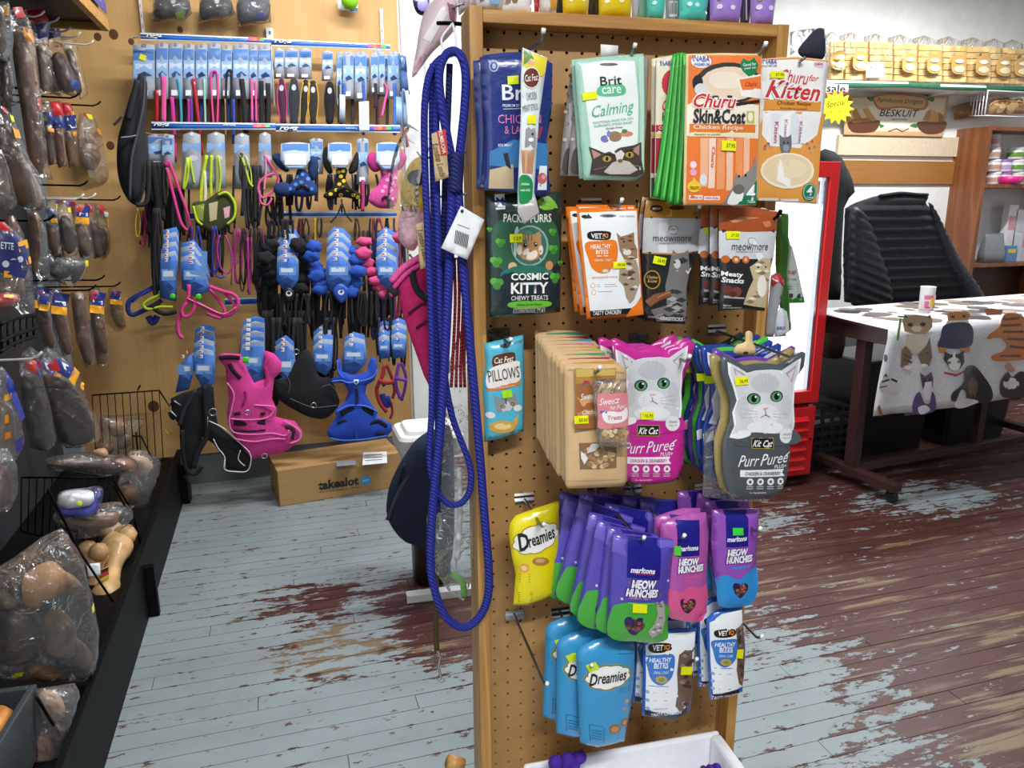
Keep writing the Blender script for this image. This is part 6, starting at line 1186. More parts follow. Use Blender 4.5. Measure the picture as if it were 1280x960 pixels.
# ---- bottom row
cardstack('blue and white hang card above the black work harness', C7, [(290,240),(330,215),(380,230),(386,350),(340,390),(300,320)], 5, R4.shift(.02)); cardstack('pale blue hang card left of the black work harness', C7, [(240,260),(290,215),(300,280),(270,380),(210,395)], 1, R4); CS3 = cardstack('blue hang card above the pink mesh harness', C7, [(508,200),(560,180),(602,190),(606,340),(540,356),(486,350)], 6, R4.shift(.03)); cardstack('clear and blue hang card of the black harness in the middle', C7, [(650,210),(700,180),(735,210),(750,360),(700,400),(690,330)], 2, R4); cardstack('teal and blue hang card with dog picture', C7, [(820,210),(860,175),(910,180),(906,280),(880,320),(830,290)], 3, R4); cardstack('white and blue hang card above the bright blue harness', C7, [(962,190),(1000,165),(1050,180),(1060,260),(1010,312),(950,300)], 2, R4.shift(.03)); cardstack('blue hang card above the red harness', C7, [(1112,170),(1135,155),(1160,165),(1164,240),(1118,245)], 3, R4); cardstack('blue hang card above the purple harness', C7, [(1168,160),(1200,145),(1235,160),(1234,235),(1180,245)], 3, R4)
attach(apack('green_sticker', 'bright green round price sticker on the left card stack', 'sticker', C6, ell(198,713,13,13), R3.shift(.06), '4fd02a', (), (), T=.0006, kind='print', wob=0, group='green price stickers'), CS1, 'price_sticker')
attach(apack('green_sticker', 'bright green round price sticker on the pink strap harness card', 'sticker', C6, ell(313,715,14,14), R3.shift(.08), '4fd02a', (), (), T=.0006, kind='print', wob=0, group='green price stickers'), CS2, 'price_sticker')
attach(apack('green_sticker', 'bright green square sticker on the pink harness card', 'sticker', C7, rect(508,235,536,262), R4.shift(.06), '4fd02a', (), (), T=.0006, kind='print', wob=0, group='green price stickers'), CS3, 'price_sticker')
bkh = apack('work_harness', 'black work harness with white piping at the lower left', 'dog harness', C7, [(190,420),(240,395),(300,380),(350,350),(380,370),(385,450),(400,540),(460,590),(530,650),(545,690),(525,745),(440,735),(430,690),(380,620),(330,590),(320,660),(280,740),(250,720),(230,600),(230,540),(195,490)], R4.shift(.02), '141519', (), (), T=.02, kind='fabric', body='padding', h=.02, group='bottom row harnesses')
for c, P, wd in [('d8dade',[(360,520),(430,555),(500,620),(540,660),(546,700),(530,742),(480,745),(430,735),(430,690)],.005),('d8dade',[(380,600),(400,640),(430,680),(428,730)],.005),('d8dade',[(500,650),(490,690),(520,720)],.004),('0c0d10',[(340,360),(345,470),(350,580),(310,660),(290,730)],.026),('0c0d10',[(240,560),(244,660),(262,740),(300,756),(330,720)],.02),('23252b',[(300,380),(250,470),(230,540)],.02),('c9ccd0',[(355,500),(352,560)],.004)]: strap('webbing', bkh, R4.shift(.04), C7, P, wd, mat(c,'web'), .004, .012)
mb = MB(); c = R4.shift(.08).hit(*cp(C7,376,480))-bkh.location; mb.tube([c+Vector((.017*math.cos(a),0,.017*math.sin(a))) for a in [k*.4189 for k in range(15)]], .003, 6, closed=True); mb.build('ring', CHROME, bkh, True)
for k, P in enumerate([[(250,760),(270,800),(275,870)],[(250,600),(250,700),(262,760)]]): strap('tail', bkh, R4, C7, P, .02, mat('0e0f12','web'), .004)
straph('metal clip cluster on black straps at far left of the bottom row', R4.shift(.01), C7, [('1b1c20',[(190,440),(215,470),(200,510),(185,480)],.018),('b9bcc0',[(205,430),(240,450),(260,440)],.006,.02),('b9bcc0',[(190,475),(215,500)],.006,.02),('b08a3a',[(165,560),(180,580),(195,560)],.008)])
pk_ = apack('mesh_harness', 'hot pink padded mesh harness stack on the bottom row', 'dog harness', C7, [(395,235),(420,218),(500,222),(560,350),(610,330),(600,260),(605,205),(650,220),(684,260),(676,305),(650,330),(640,420),(662,470),(655,500),(690,510),(740,520),(772,560),(770,600),(735,630),(690,660),(620,672),(550,690),(520,650),(480,600),(445,540),(440,480),(450,420),(440,350),(432,280)], R4.shift(.03), 'd63d90', (), (), T=.03, kind='fabric', body='padding', h=.02, group='bottom row harnesses')
for c, P, wd, l in [('1a1016',[(405,240),(450,236),(498,240)],.022,.03),('1a1016',[(450,265),(470,300),(500,330)],.02,.03),('1a1016',[(470,528),(540,532),(610,525)],.028,.03),('1a1016',[(470,560),(540,566),(610,560)],.01,.034),('e87ab8',[(455,510),(540,515),(620,505),(650,470),(640,455),(560,450)],.008,.034),('e87ab8',[(440,350),(470,400),(460,470),(450,520),(470,570),(560,580),(640,575),(700,585),(715,560)],.008,.034),('a82468',[(510,450),(525,410),(520,385)],.012,.034),('e87ab8',[(690,520),(730,540),(765,570),(760,605),(720,620)],.012,.03),('35202c',[(700,545),(735,560),(730,600)],.018,.028),('e87ab8',[(480,600),(560,612),(640,600),(700,600)],.008,.034),('1a1016',[(470,490),(500,485)],.016,.036),('1a1016',[(590,490),(610,485)],.016,.036),('c02a78',[(600,380),(620,330),(610,270),(640,240)],.02,.02)]: strap('trim', pk_, R4.shift(.035), C7, P, wd, mat(c,'fabric'), .004, l-.01)
for k,(x,y) in enumerate([(530,482),(605,675)]):
    mb = MB(); c = R4.shift(.08).hit(*cp(C7,x,y))-pk_.location; mb.tube([c+Vector((.014*math.cos(a),0,.012*math.sin(a))) for a in [j*.4189 for j in range(15)]], .0025, 6, closed=True); mb.build('ring', CHROME, pk_, True)
bm_ = apack('mesh_harness', 'black padded harness hanging in the lower middle', 'dog harness', C7, [(640,340),(700,330),(740,260),(790,200),(820,240),(850,320),(900,330),(930,400),(940,440),(915,480),(870,510),(800,500),(740,470),(690,440),(650,400)], R4.shift(.0), '131418', (), (), T=.025, kind='fabric', body='padding', h=.025, group='bottom row harnesses', smooth=True)
for P in ([(720,420),(790,450),(840,460),(930,450)],[(690,300),(720,350),(712,400)],[(860,370),(900,360),(930,400)]): strap('piping', bm_, R4.shift(.02), C7, P, .005, mat('4a4c54','web'), .003, .015)
for k,(x,y) in enumerate([(825,450),(748,212)]):
    mb = MB(); c = R4.shift(.06).hit(*cp(C7,x,y))-bm_.location; mb.tube([c+Vector((.013*math.cos(a),0,.013*math.sin(a))) for a in [j*.4189 for j in range(15)]], .0025, 6, closed=True); mb.build('ring', CHROME, bm_, True)
BL = '2148b4'
bh = apack('mesh_harness', 'bright blue padded harness at the right of the bottom row', 'dog harness', C7, [(925,260),(940,235),(952,300),(1000,318),(1060,300),(1078,235),(1100,240),(1110,290),(1095,340),(1060,360),(1055,400),(1085,450),(1112,480),(1105,500),(1170,530),(1175,560),(1150,590),(1060,605),(960,612),(895,600),(884,570),(905,530),(925,500),(920,470),(960,440),(980,390),(960,350),(905,350),(905,330),(935,320)], R4.shift(.04), BL, (), (), T=.028, kind='fabric', body='padding', h=.02, group='bottom row harnesses')
for c, P, wd, l in [('0e1018',[(945,490),(990,470),(1040,466),(1090,486)],.03,.028),('4a74d8',[(925,480),(970,455),(1010,450),(1060,455),(1110,480)],.008,.034),('4a74d8',[(905,345),(950,340),(985,350),(1080,330),(1108,290)],.008,.034),('0e1a4a',[(1015,370),(1020,420),(1012,450)],.014,.034),('0e1018',[(930,530),(970,520),(995,560)],.016,.028),('0e1018',[(1060,545),(1110,520),(1150,545)],.02,.028),('4a74d8',[(895,595),(960,606),(1060,600),(1150,585)],.006,.034),('0e1018',[(1100,580),(1140,575)],.016,.034),('4a74d8',[(930,250),(935,300),(960,330)],.008,.03),('1a3a9a',[(1005,520),(1010,570),(1015,600)],.02,.03)]: strap('trim', bh, R4.shift(.042), C7, P, wd, mat(c,'fabric'), .004, l-.01)
bdg = apack('harness_badge', 'small white shield logo on the bright blue harness', 'badge', C7, [(1002,336),(1026,336),(1024,352),(1014,360),(1004,352)], R4.shift(.085), 'e9ecf2', [('e',BL,1014,346,6,5)], (), T=.001, kind='plastic', wob=0)
attach(bdg, bh, 'badge')
straph('red strap harness at the right of the bottom row', R4.shift(.02), C7, [('a0242e',[(1140,270),(1130,320),(1105,380),(1120,440),(1150,480)],.02),('7a1a22',[(1150,270),(1170,320),(1185,380),(1175,420)],.016),('a0242e',[(1110,340),(1150,350),(1180,345)],.022,.02),('1a1a1e',[(1130,350),(1140,365)],.016,.04)]); straph('purple strap harness at the far right of the bottom row', R4.shift(.02), C7, [('6a2f9a',[(1205,262),(1195,310),(1190,360),(1210,420)],.018),('57248a',[(1215,262),(1235,320),(1230,380),(1215,430)],.016),('6a2f9a',[(1190,330),(1240,340)],.018,.02)]); straph('navy blue harness end below the red one', R4, C7, [('1f2f8a',[(1130,400),(1140,440),(1160,450),(1150,410)],.03),('8a2030',[(1170,440),(1175,480),(1165,510)],.014)])
# ---- black sling bag at the left of the display
PS = Plane((WP(3.75).hit(165,150).x, 3.75, 0), 15)
sl = apack('sling_bag', 'black padded pet sling bag hanging left of the lead display', 'bag', PX, [(176,92),(184,104),(183,140),(182,165),(186,200),(180,240),(172,256),(160,250),(150,230),(146,205),(147,175),(152,155),(158,135),(164,115),(170,100)], PS, '1e2126', (), (), T=.05, kind='fabric', body='bag', h=.03, smooth=True)
for P, c, wd in [([(151,172),(162,171),(171,169)],'8a8e92',.006),([(181,95),(179,130),(172,165),(164,200),(162,250)],'3a3d42',.012),([(172,100),(166,125),(160,150)],'0f1012',.024),([(152,146),(146,153),(142,156)],'1a1b1e',.01),([(186,200),(184,250),(170,256)],'111214',.02)]: strap('webbing', sl, PS.shift(.06), PX, P, wd, mat(c,'web'), .006)
# ---- bagged clothing pinned above the rail
for k, (P, c, c2, lab) in enumerate([([(112,-10),(270,-10),(284,60),(250,95),(200,92),(108,98)],'3c4144','8fae3a','dark grey knitted dog coat in a clear bag, left of three'),([(318,-10),(455,-10),(476,60),(440,88),(380,90),(312,104)],'34363a','55585e','charcoal dog coat in a clear bag, middle of three'),([(482,-10),(630,-10),(636,100),(560,112),(484,118)],'50545e','2f3a8a','grey and blue dog coat in a clear bag, right of three')]):
    def ins(th, cv, S, P=P, c=c, c2=c2):
        cx = sum(p[0] for p in P)/len(P); cy = sum(p[1] for p in P)/len(P); Q = [cv(cx+(x-cx)*.86, cy-8+(y-cy)*.80) for x, y in P]; Q = [(v[0], v[1]) for v in catmull([Vector(p).to_3d() for p in Q], 3, True)]
        o, S2 = sheet('coat', th, Q, mat(c,'fur'), .03, h=.03); pr = Print(S2, .03); draw(pr, [('s',c2,[(cx+10,cy+6),(cx+50,cy),(cx+44,cy+26),(cx+16,cy+28)]),('s','d8dadc',[(cx-10,cy-46),(cx+10,cy-46),(cx+6,cy-32),(cx-6,cy-32)])], cv, 'fabric'); pr.build('trim_print', th)
    apack('bagged_coat', lab, 'dog coat', C5, P, WP(4.12), clear('f0f2f4', .3, .1), (), (), T=.045, group='bagged dog coats', h=.03, body='clear_bag', extra=ins)
t = apack('ball_card', 'green ball toy on a white card near the door frame', 'dog toy', C5, [(932,-10),(1024,-10),(1022,40),(1004,56),(932,40)], WP(4.16), 'eef1f4', [('r','3f7fc8',985,36,1020,50)], (), T=.002, kind='paper', wob=0, body='card')
mb = MB(); p = WP(4.10).hit(*cp(C5, 985, 4))-t.location; mb.lathe([(.002,-.04),(.024,-.034),(.04,-.012),(.042,.008),(.03,.03),(.004,.04)], p, 16); mb.build('ball', mat('86c81e','rubber'), t, True)
# ---- cardboard box on the floor
b0 = at_z(350, 634, 0); b1 = at_z(503, 608, 0); ang = math.atan2(b1.y-b0.y, b1.x-b0.x); Lb = (b1-b0).length
hb = Plane(b0, math.degrees(ang)).hit(348, 590).z; cbx = thing('cardboard_box', 'brown cardboard parcel box with delivery labels under the harnesses', 'box', b0, ang)
CB = mat('b08a58', 'paper'); mb = MB(); mb.box((0, 0, 0), (Lb, .28, hb)); bevel(mb.build('carton', CB, cbx), .004)
PBX = Plane(b0, math.degrees(ang))
class Z0:
    lift = 0
    def z(s, p): return np.zeros(len(np.array(p).reshape(-1, 2)))+.0004
def cvb(x, y): return PBX.uv(*cp(C7, x, y))
pr = Print(Z0(), 0); draw(pr, [('t','1f1c1a','takealot',936,795,180,40,-8,0,.04),('e','3f9ad0',1056,784,24,22),('t','d8eef8','com',1056,784,28,8,-8),('t','4a3a2a','the easy way to shop',938,825,184,9,-8)], cvb, 'print'); pr.build('printed_logo', cbx)
# flaps and labels on top
mb = MB(); mb.box((0, 0, hb), (Lb, .1395, hb+.004)); mb.build('front_flap', CB, cbx); mb = MB(); mb.box((0, .1405, hb), (Lb, .28, hb+.004)); mb.build('rear_flap', CB, cbx)
Mb = (Matrix.Translation(b0) @ Matrix.Rotation(ang, 4, 'Z')).inverted()
for nm, P, c in [('white_label', [(1045,660),(1150,655),(1152,706),(1042,716)], 'e3e6e8'), ('grey_label', [(925,700),(1012,694),(1014,714),(928,722)], '7f8690')]:
    Q = [Mb @ at_z(*cp(C7, *p), hb+.0045) for p in P]; mesh(nm, [(q.x, q.y, hb+.0045) for q in Q], [(3,2,1,0)], mat(c,'paper'), cbx)
    if nm == 'white_label':
        for k in range(3):
            y = .2+.22*k; A_, B_ = Q[0].lerp(Q[3], y), Q[1].lerp(Q[2], y); A2, B2 = Q[0].lerp(Q[3], y+.08), Q[1].lerp(Q[2], y+.08); mesh('label_line', [(v.x, v.y, hb+.0049) for v in (A_.lerp(B_, .1), A_.lerp(B_, .8), A2.lerp(B2, .8), A2.lerp(B2, .1))], [(3,2,1,0)], mat('8a8c90','print'), cbx)
# ================================================================== shelving with dog chews along the left wall
BLK = mat('090a0b', 'paint', rough=.55, spec=.15); GX0, GXF = -1.10, -.552
gd = thing('gondola_shelving', 'black gondola shelving base with grey back panel along the left wall', 'shelving', (-.85, 2.4, 0), 0)
def gb(nm, a, b, m=BLK, bw=.002):
    o_ = Vector((-.85, 2.4, 0)); mb = MB(); mb.box(tuple(Vector(a)-o_), tuple(Vector(b)-o_)); o = mb.build(nm, m, gd); return bevel(o, bw) if bw else o
gb('back_panel', (GX0, .9, 0), (GX0+.02, 4.12, 2.5), mat('34373a','paint'))
gb('kick_plate', (GXF-.02, .9, 0), (GXF, 4.02, .235)); gb('deck', (GX0+.02, .9, .2), (GXF-.02, 4.02, .22)); gb('deck_lip', (GXF-.014, .9, .235), (GXF+.006, 4.02, .262))
gb('end_upright', (GX0+.02, 4.03, 0), (GX0+.10, 4.1, 2.5), mat('8d9496','paint')); gb('bracket_foot', (GXF, 2.80, .0), (GXF+.035, 2.83, .20)); gb('bracket_foot', (GXF, 3.92, .0), (GXF+.035, 3.95, .20))
gb('end_foot', (GXF-.1, 4.02, .0), (GXF-.06, 4.10, .2))
t = gb('top_canopy', (GX0+.02, 1.2, 2.18), (-.60, 3.56, 2.45), mat('0e0e10','paint'))
gb('canopy_edge', (-.60, 1.2, 2.155), (-.575, 3.56, 2.20), PINEX); gb('canopy_end', (GX0+.02, 3.56, 2.155), (-.575, 3.585, 2.20), PINEX)
q = thing('canopy_sign', 'purple and blue sign fixed on the top shelf edge', 'sign', (-.57, 2.4, 2.21), 0); mb = MB(); mb.box((-.003, -1.0, 0), (.0, 1.14, .3)); mb.build('panel', mat('5a56a8','print'), q); mb = MB(); mb.box((0, -.9, .02), (.001, 1.05, .12)); mb.build('lower_band', mat('7f86c8','print'), q)
GH = [0]
def ghook(crop, x0, y0, x1, y1, X=-.72, m=BLACKW):
    a = at_x(*cp(crop, x1, y1), X); b = Vector((GX0+.02, a.y+.0, a.z+.0)); GH[0] += 1
    k = GH[0]-1
    t = thing('prong_hook', f'{"white" if m is not BLACKW else "black"} prong hook on the shelving, {ORD[k] if k < 24 else "last"} counted from the top', 'hook', b, 0, 'prong hooks on the shelving')
    cord('prong', t, [b, Vector((a.x-.02, a.y, a.z-.008)), a, a+Vector((.012, 0, .012))], .0035, m, 6, smooth=False)
WT = mat('e6e6e2', 'plastic')
for c_, x, y, m in [(C1,205,72,WT),(C1,280,102,WT),(C1,338,150,WT),(C1,388,176,WT),(C1,455,215,WT),(C1,165,430,BLACKW),(C1,380,480,BLACKW),(C1,490,520,BLACKW),(C2,255,292,BLACKW),(C2,425,118,BLACKW),(C2,465,182,WT),(C2,590,192,BLACKW),(C2,510,590,BLACKW),(C2,465,640,BLACKW),(C2,590,622,BLACKW),(C2,405,186,WT),(C3,190,180,WT)]: ghook(c_, 0, 0, x, y, -.70, m)
GB = 'bagged dog chews on the shelving'
def gbag(label, crop, P, X=-.74, yaw=38, chews=(), head=None, alpha=.22, T=.022, tint='dfe2e4', smooth=False, lab2=None):
    cx = sum(p[0] for p in P)/len(P); cy = sum(p[1] for p in P)/len(P); pl = Plane(at_x(*cp(crop, cx, cy), X), yaw)
    def ins(th, cv, S):
        for ch in chews:
            c, Q = ch[0], ch[1]; k = ch[2] if len(ch) > 2 else 'flesh'
            Q = [(v[0], v[1]) for v in catmull([Vector(cv(*p)).to_3d() for p in Q], 3, True)]
            if k == 'flesh': c = ''.join('%02x' % int(int(c[n_:n_+2], 16)*f_) for n_, f_ in ((0, .86), (2, .76), (4, .66)))
            o, _ = sheet('chew', th, Q, mat(c, k), T*.8, h=.02, wob=.002); o.location.y = .004
        ops = []
        if head:
            for op in head: ops.append(op)
            pr = Print(S, .02); draw(pr, ops, cv, 'print'); pr.build('header_label', th)
    return apack('chew_bag', label, 'bag of chews', crop, P, pl, clear(tint, alpha, .12), (), (), T=T, group=GB, h=.02, body='clear_bag', extra=ins, smooth=smooth, wob=.003)
def hdr(x, y, w, h, rot=0, txt=None, strip=True):
    "red and navy header with orange price strip, tilted; x,y = top left"
    a = math.radians(rot); R_ = lambda px, py: (x+px*w*math.cos(a)-py*h*math.sin(a), y+px*w*math.sin(a)+py*h*math.cos(a))
    o = [('p','27357e',[R_(0,0),R_(1,0),R_(1,.6),R_(0,.6)]),('p','c92a2e',[R_(0,0),R_(.55,0),R_(.28,.32),R_(0,.42)])]
    if strip: o += [('p','f0a81e',[R_(0,.6),R_(1,.6),R_(1,.95),R_(0,.95)])]
    o += [('p','eef0f4',[R_(.15,.36),R_(.85,.36),R_(.85,.54),R_(.15,.54)]), ('p','27357e',[R_(.25,.42),R_(.75,.42),R_(.75,.48),R_(.25,.48)])]
    return o
G = 'grey'
gbag('large grey bag cropped by the left edge at the top', C1, [(-60,20),(40,0),(66,120),(62,260),(40,312),(-60,280)], -.66, 40, [('77736e',[(-40,60),(20,60),(30,250),(-40,250)])], [('p','d89a2e',[(0,30),(22,40),(20,86),(0,78)])])
gbag('tall bag holding a thick brown bark-like chew, top left', C1, [(50,50),(110,40),(150,120),(180,250),(205,480),(240,830),(262,900),(180,880),(130,640),(80,400),(55,200)], -.68, 40, [('8a7058',[(62,190),(140,185),(180,420),(225,830),(160,840),(110,560)])], [('p','e0912a',[(92,140),(148,150),(154,215),(108,205)]),('p','f0d8a0',[(98,178),(150,186),(152,198),(102,190)]),('p','c92a2e',[(50,40),(100,36),(110,90),(70,96)])])
gbag('dark brown chew sticks in the bag left of the thick bark chew', C1, [(0,300),(50,290),(70,420),(90,520),(40,540),(0,530)], -.67, 40, [('5a4636',[(6,320),(40,310),(66,500),(20,510)])])
gbag('red headed bag of meat chews on the top row, left', C1, [(120,50),(200,40),(250,110),(240,200),(268,470),(200,480),(170,260)], -.76, 40, [('a89888',[(180,240),(220,260),(250,430),(205,440)])], [('p','cf2a2c',[(122,52),(200,44),(248,112),(160,120)]),('p','28367e',[(160,122),(236,118),(240,180),(180,200)])])
gbag('red headed bag of meat chews on the top row, middle', C1, [(190,70),(250,110),(300,190),(340,300),(400,440),(380,490),(300,460),(240,320),(205,180)], -.78, 42, [('7a5236',[(260,290),(320,270),(385,440),(310,450)])], [('p','28367e',[(196,130),(280,130),(300,180),(230,200)]),('p','e8a02a',[(250,205),(312,220),(318,240),(262,238)]),('p','e6e6ea',[(250,140),(280,150),(284,176),(256,172)]),('p','3a4a9a',[(330,390),(390,410),(396,445),(340,440)])])
gbag('clear bag tail with blue label on the top row', C1, [(300,180),(370,190),(400,280),(440,470),(400,500),(350,380),(320,260)], -.80, 42, [('6f6660',[(330,260),(370,260),(410,460),(370,440)])])
gbag('clear bag of dark chews bulging at the end of the top row', C1, [(385,230),(440,222),(480,240),(540,330),(610,495),(560,520),(470,480),(420,400),(400,300)], -.80, 45, [('33302f',[(440,370),(500,340),(570,480),(500,490),(450,440)]),('5f5c58',[(420,310),(480,300),(520,350),(440,370)])], [('p','e8961e',[(468,262),(490,268),(500,304),(478,296)]),('p','e6e61a',[(458,264),(476,268),(480,288),(462,284)]),('p','e8eaec',[(395,245),(450,250),(450,285),(405,280)])], .3)
gbag('narrow bag with navy header on the second row, leftmost', C1, [(205,500),(250,500),(262,620),(285,820),(240,830),(215,650)], -.76, 40, [('7a6a58',[(215,640),(250,640),(276,800),(240,810)])], [('p','2a3874',[(208,560),(254,560),(260,620),(214,630)]),('p','a8d020',[(208,585),(222,590),(224,608),(210,604)]),('p','e8a02a',[(225,640),(255,645),(256,664),(228,660)])])
gbag('red and navy headed bag of dried sticks on the second row', C1, [(245,510),(300,505),(318,600),(335,830),(290,840),(262,660)], -.78, 40, [('8a5030',[(258,620),(305,620),(325,810),(285,815)])], [('p','cf2a2c',[(246,512),(300,508),(306,580),(256,580)]),('p','28367e',[(256,580),(310,578),(316,640),(262,650)])])
gbag('red and navy headed bag of pale sticks on the second row', C1, [(295,512),(350,515),(375,600),(392,825),(345,838),(318,680)], -.79, 40, [('b08a60',[(322,670),(370,670),(386,810),(345,815)]),], [('p','cf2a2c',[(298,514),(345,516),(352,580),(310,576)]),('p','28367e',[(306,580),(372,574),(380,650),(320,656)]),('p','e8e614',[(338,555),(362,560),(364,582),(342,578)]),('p','eef0f4',[(322,590),(366,590),(368,604),(326,604)]),('p','eef0f4',[(334,626),(372,624),(374,640),(338,642)]),('p','f0a81e',[(348,660),(378,658),(380,680),(350,682)])])
gbag('crumpled clear bag of bones at the end of the second row', C1, [(395,570),(450,560),(500,640),(545,760),(578,900),(520,925),(450,890),(400,800),(385,680)], -.80, 45, [('9c8a74',[(410,740),(470,700),(510,780),(470,850),(420,820)]),('c4b8a8',[(430,650),(480,690),(500,740),(440,720)])], [('p','e8e614',[(425,568),(452,574),(456,600),(432,596)]),('p','f0a01e',[(470,640),(500,648),(506,680),(478,670)]),('p','cf2a2c',[(410,560),(428,566),(426,590),(412,582)])], .34)
gbag('long bag with yellow tags cropped by the left edge', C1, [(-30,520),(10,530),(60,570),(110,700),(160,830),(215,960),(220,1040),(120,1050),(40,840),(-30,760)], -.64, 40, [('6f5544',[(0,640),(60,640),(130,840),(170,1010),(90,1020),(10,820)]),('a49c94',[(60,620),(100,720),(190,980),(150,1010),(80,760)])], [('p','e8ee1a',[(34,575),(56,582),(60,612),(40,606)]),('p','f0a51e',[(44,640),(84,650),(92,694),(54,690)]),('p','cf2a2c',[(0,530),(20,540),(26,570),(4,562)])])
gbag('grey bag of pale chew sheets below the yellow tagged one', C1, [(-40,740),(10,750),(50,860),(85,1020),(60,1050),(-40,1040)], -.62, 40, [('8f8a86',[(-30,780),(10,780),(60,1000),(-20,1020)])])
gbag('wide bag of pale rawhide sheets at the left edge', C2, [(80,20),(150,0),(190,60),(242,230),(160,256),(110,120)], -.66, 40, [('b4aca6',[(100,40),(150,30),(225,220),(165,240)])], alpha=.35)
gbag('single brown roll in a narrow bag below the black hook', C2, [(135,265),(190,258),(235,360),(246,580),(200,608),(170,560),(150,400)], -.70, 40, [('8f6038',[(150,280),(195,275),(205,400),(190,560),(170,550),(156,400)])])
gbag('small chew bag with dark header on the third row', C2, [(225,240),(265,240),(290,320),(304,470),(262,482),(235,380)], -.78, 40, [('7a5c42',[(235,330),(275,330),(295,460),(260,465)])], [('p','2a3460',[(226,245),(264,245),(270,290),(232,292)]),('p','f0a51e',[(240,290),(270,292),(272,315),(244,314)])])
gbag('third row bag of dark curled chews with yellow tag', C2, [(285,210),(340,206),(372,300),(395,440),(370,490),(310,470),(292,340)], -.78, 42, [('4f3c30',[(300,300),(350,290),(380,440),(330,460)])], [('p','3a2a6a',[(310,205),(345,205),(348,232),(318,236)]),('p','e8e614',[(320,238),(340,238),(342,262),(324,262)]),('p','cf2a2c',[(340,206),(360,210),(362,232),(346,230)])])
gbag('third row bag with orange price strip in the middle', C2, [(360,215),(425,218),(450,310),(475,480),(430,508),(380,430)], -.79, 42, [('8a6a4c',[(372,340),(420,330),(462,470),(400,460)])], hdr(378,225,62,96,6), .3)
gbag('third row bag of twisted sticks left of the big label', C2, [(420,215),(470,218),(490,330),(520,480),(470,495),(440,380)], -.80, 42, [('6f4a30',[(448,320),(486,320),(515,470),(470,475)])], [('p','cf2a2c',[(415,216),(455,222),(448,262),(424,258)])])
gbag('third row bag with red navy and yellow label at the end', C2, [(470,216),(575,222),(588,340),(580,450),(520,492),(490,420),(475,320)], -.80, 45, [('73543c',[(488,340),(560,345),(572,430),(520,480),(495,430)])], [('p','28367e',[(530,222),(574,224),(582,286),(520,276)]),('p','cf2a2c',[(484,220),(532,224),(500,268),(488,258)]),('p','eef0f4',[(504,258),(578,266),(580,288),(510,284)]),('p','f0b41e',[(518,290),(584,292),(586,336),(524,340)])], .25)
gbag('black rubbery chews in a clear bag below the third row', C2, [(235,560),(280,490),(350,480),(430,490),(442,520),(420,590),(360,640),(280,605)], -.78, 42, [('1c1b1b',[(245,560),(290,505),(360,500),(360,570),(300,600)]),('3a3838',[(360,500),(425,505),(415,570),(365,620)])], [('p','e0d018',[(412,505),(436,500),(436,530),(416,535)])], .3)
gbag('big navy labelled bag cropped by the left edge', C2, [(-40,300),(20,310),(90,360),(140,430),(160,560),(178,760),(120,790),(60,720),(-40,720)], -.62, 40, [('a39a94',[(20,560),(100,560),(130,680),(60,690)])], [('p','27306e',[(-30,340),(50,360),(110,420),(130,520),(100,590),(-30,560)]),('p','cf2a2c',[(-30,300),(14,312),(40,356),(-30,352)]),('t','eef0f4','ETTE',14,428,56,34,6),('e','c9ccd4',8,518,16,17),('e','c9ccd4',44,506,16,17),('e','c9ccd4',78,494,15,16),('p','f0b41e',[(66,410),(124,396),(134,436),(74,460)]),('p','f0a51e',[(108,490),(146,480),(148,514),(114,522)]),('p','f0a51e',[(0,552),(36,556),(36,586),(0,584)])], .3)
gbag('bright red snack bags in the dark tray at the left', C2, [(-40,665),(30,660),(95,672),(98,720),(60,740),(-40,748)], -.60, 40, [('c9241e',[(-30,675),(40,670),(90,685),(80,715),(-20,735)],'foil')], [('p','f0c81e',[(0,672),(50,670),(50,682),(0,684)])], .15)
for k, (x, w, h_, c, lab) in enumerate([(180,58,150,'6f5a48','fourth row bag with navy header, leftmost'),(245,100,330,'7f5a3c','fourth row bag of brown sticks with bright header'),(440,90,330,'93704c','fourth row bag of pale sticks with red header'),(540,76,210,'c4ae8c','fourth row bag with yellow sticker at the end')]):
    y0 = 655-k*4; P = [(x,y0),(x+w*.6,y0-12),(x+w*.9,y0+h_*.3),(x+w*1.25,y0+h_*.95),(x+w*.7,y0+h_),(x+w*.2,y0+h_*.6)]
    gbag(lab, C2, P, -.76-.01*k, 42, [(c,[(x+w*.2,y0+h_*.35),(x+w*.7,y0+h_*.3),(x+w*1.12,y0+h_*.9),(x+w*.75,y0+h_*.93)])], hdr(x+w*.1,y0+8,w*.78,h_*.34 if h_ > 200 else h_*.6,8))
gbag('fourth row bag holding one thick brown bone', C2, [(350,665),(410,650),(440,720),(470,900),(478,1020),(430,1040),(380,900)], -.78, 42, [('8a6a50',[(362,680),(420,670),(440,800),(465,1000),(430,1015),(390,880)])])
gbag('pale bone sticks hanging beside the grey upright', C3, [(440,0),(490,-10),(520,60),(548,180),(540,240),(490,225),(460,110)], -.80, 45, [('b89468',[(450,10),(495,5),(530,90),(540,210),(495,205),(465,100)])])
gbag('bag of dark chews with lime stickers at the row end', C3, [(520,30),(580,-50),(640,0),(700,60),(738,120),(725,178),(640,170),(560,180),(530,120)], -.84, 45, [('1f1c1a',[(530,60),(590,70),(600,160),(550,165)]),('5f4a3a',[(600,40),(660,70),(690,150),(620,110)])], [('p','c6e01a',[(514,30),(545,20),(548,45),(520,52)]),('p','c6e01a',[(606,4),(628,0),(626,30),(610,34)])], .34)
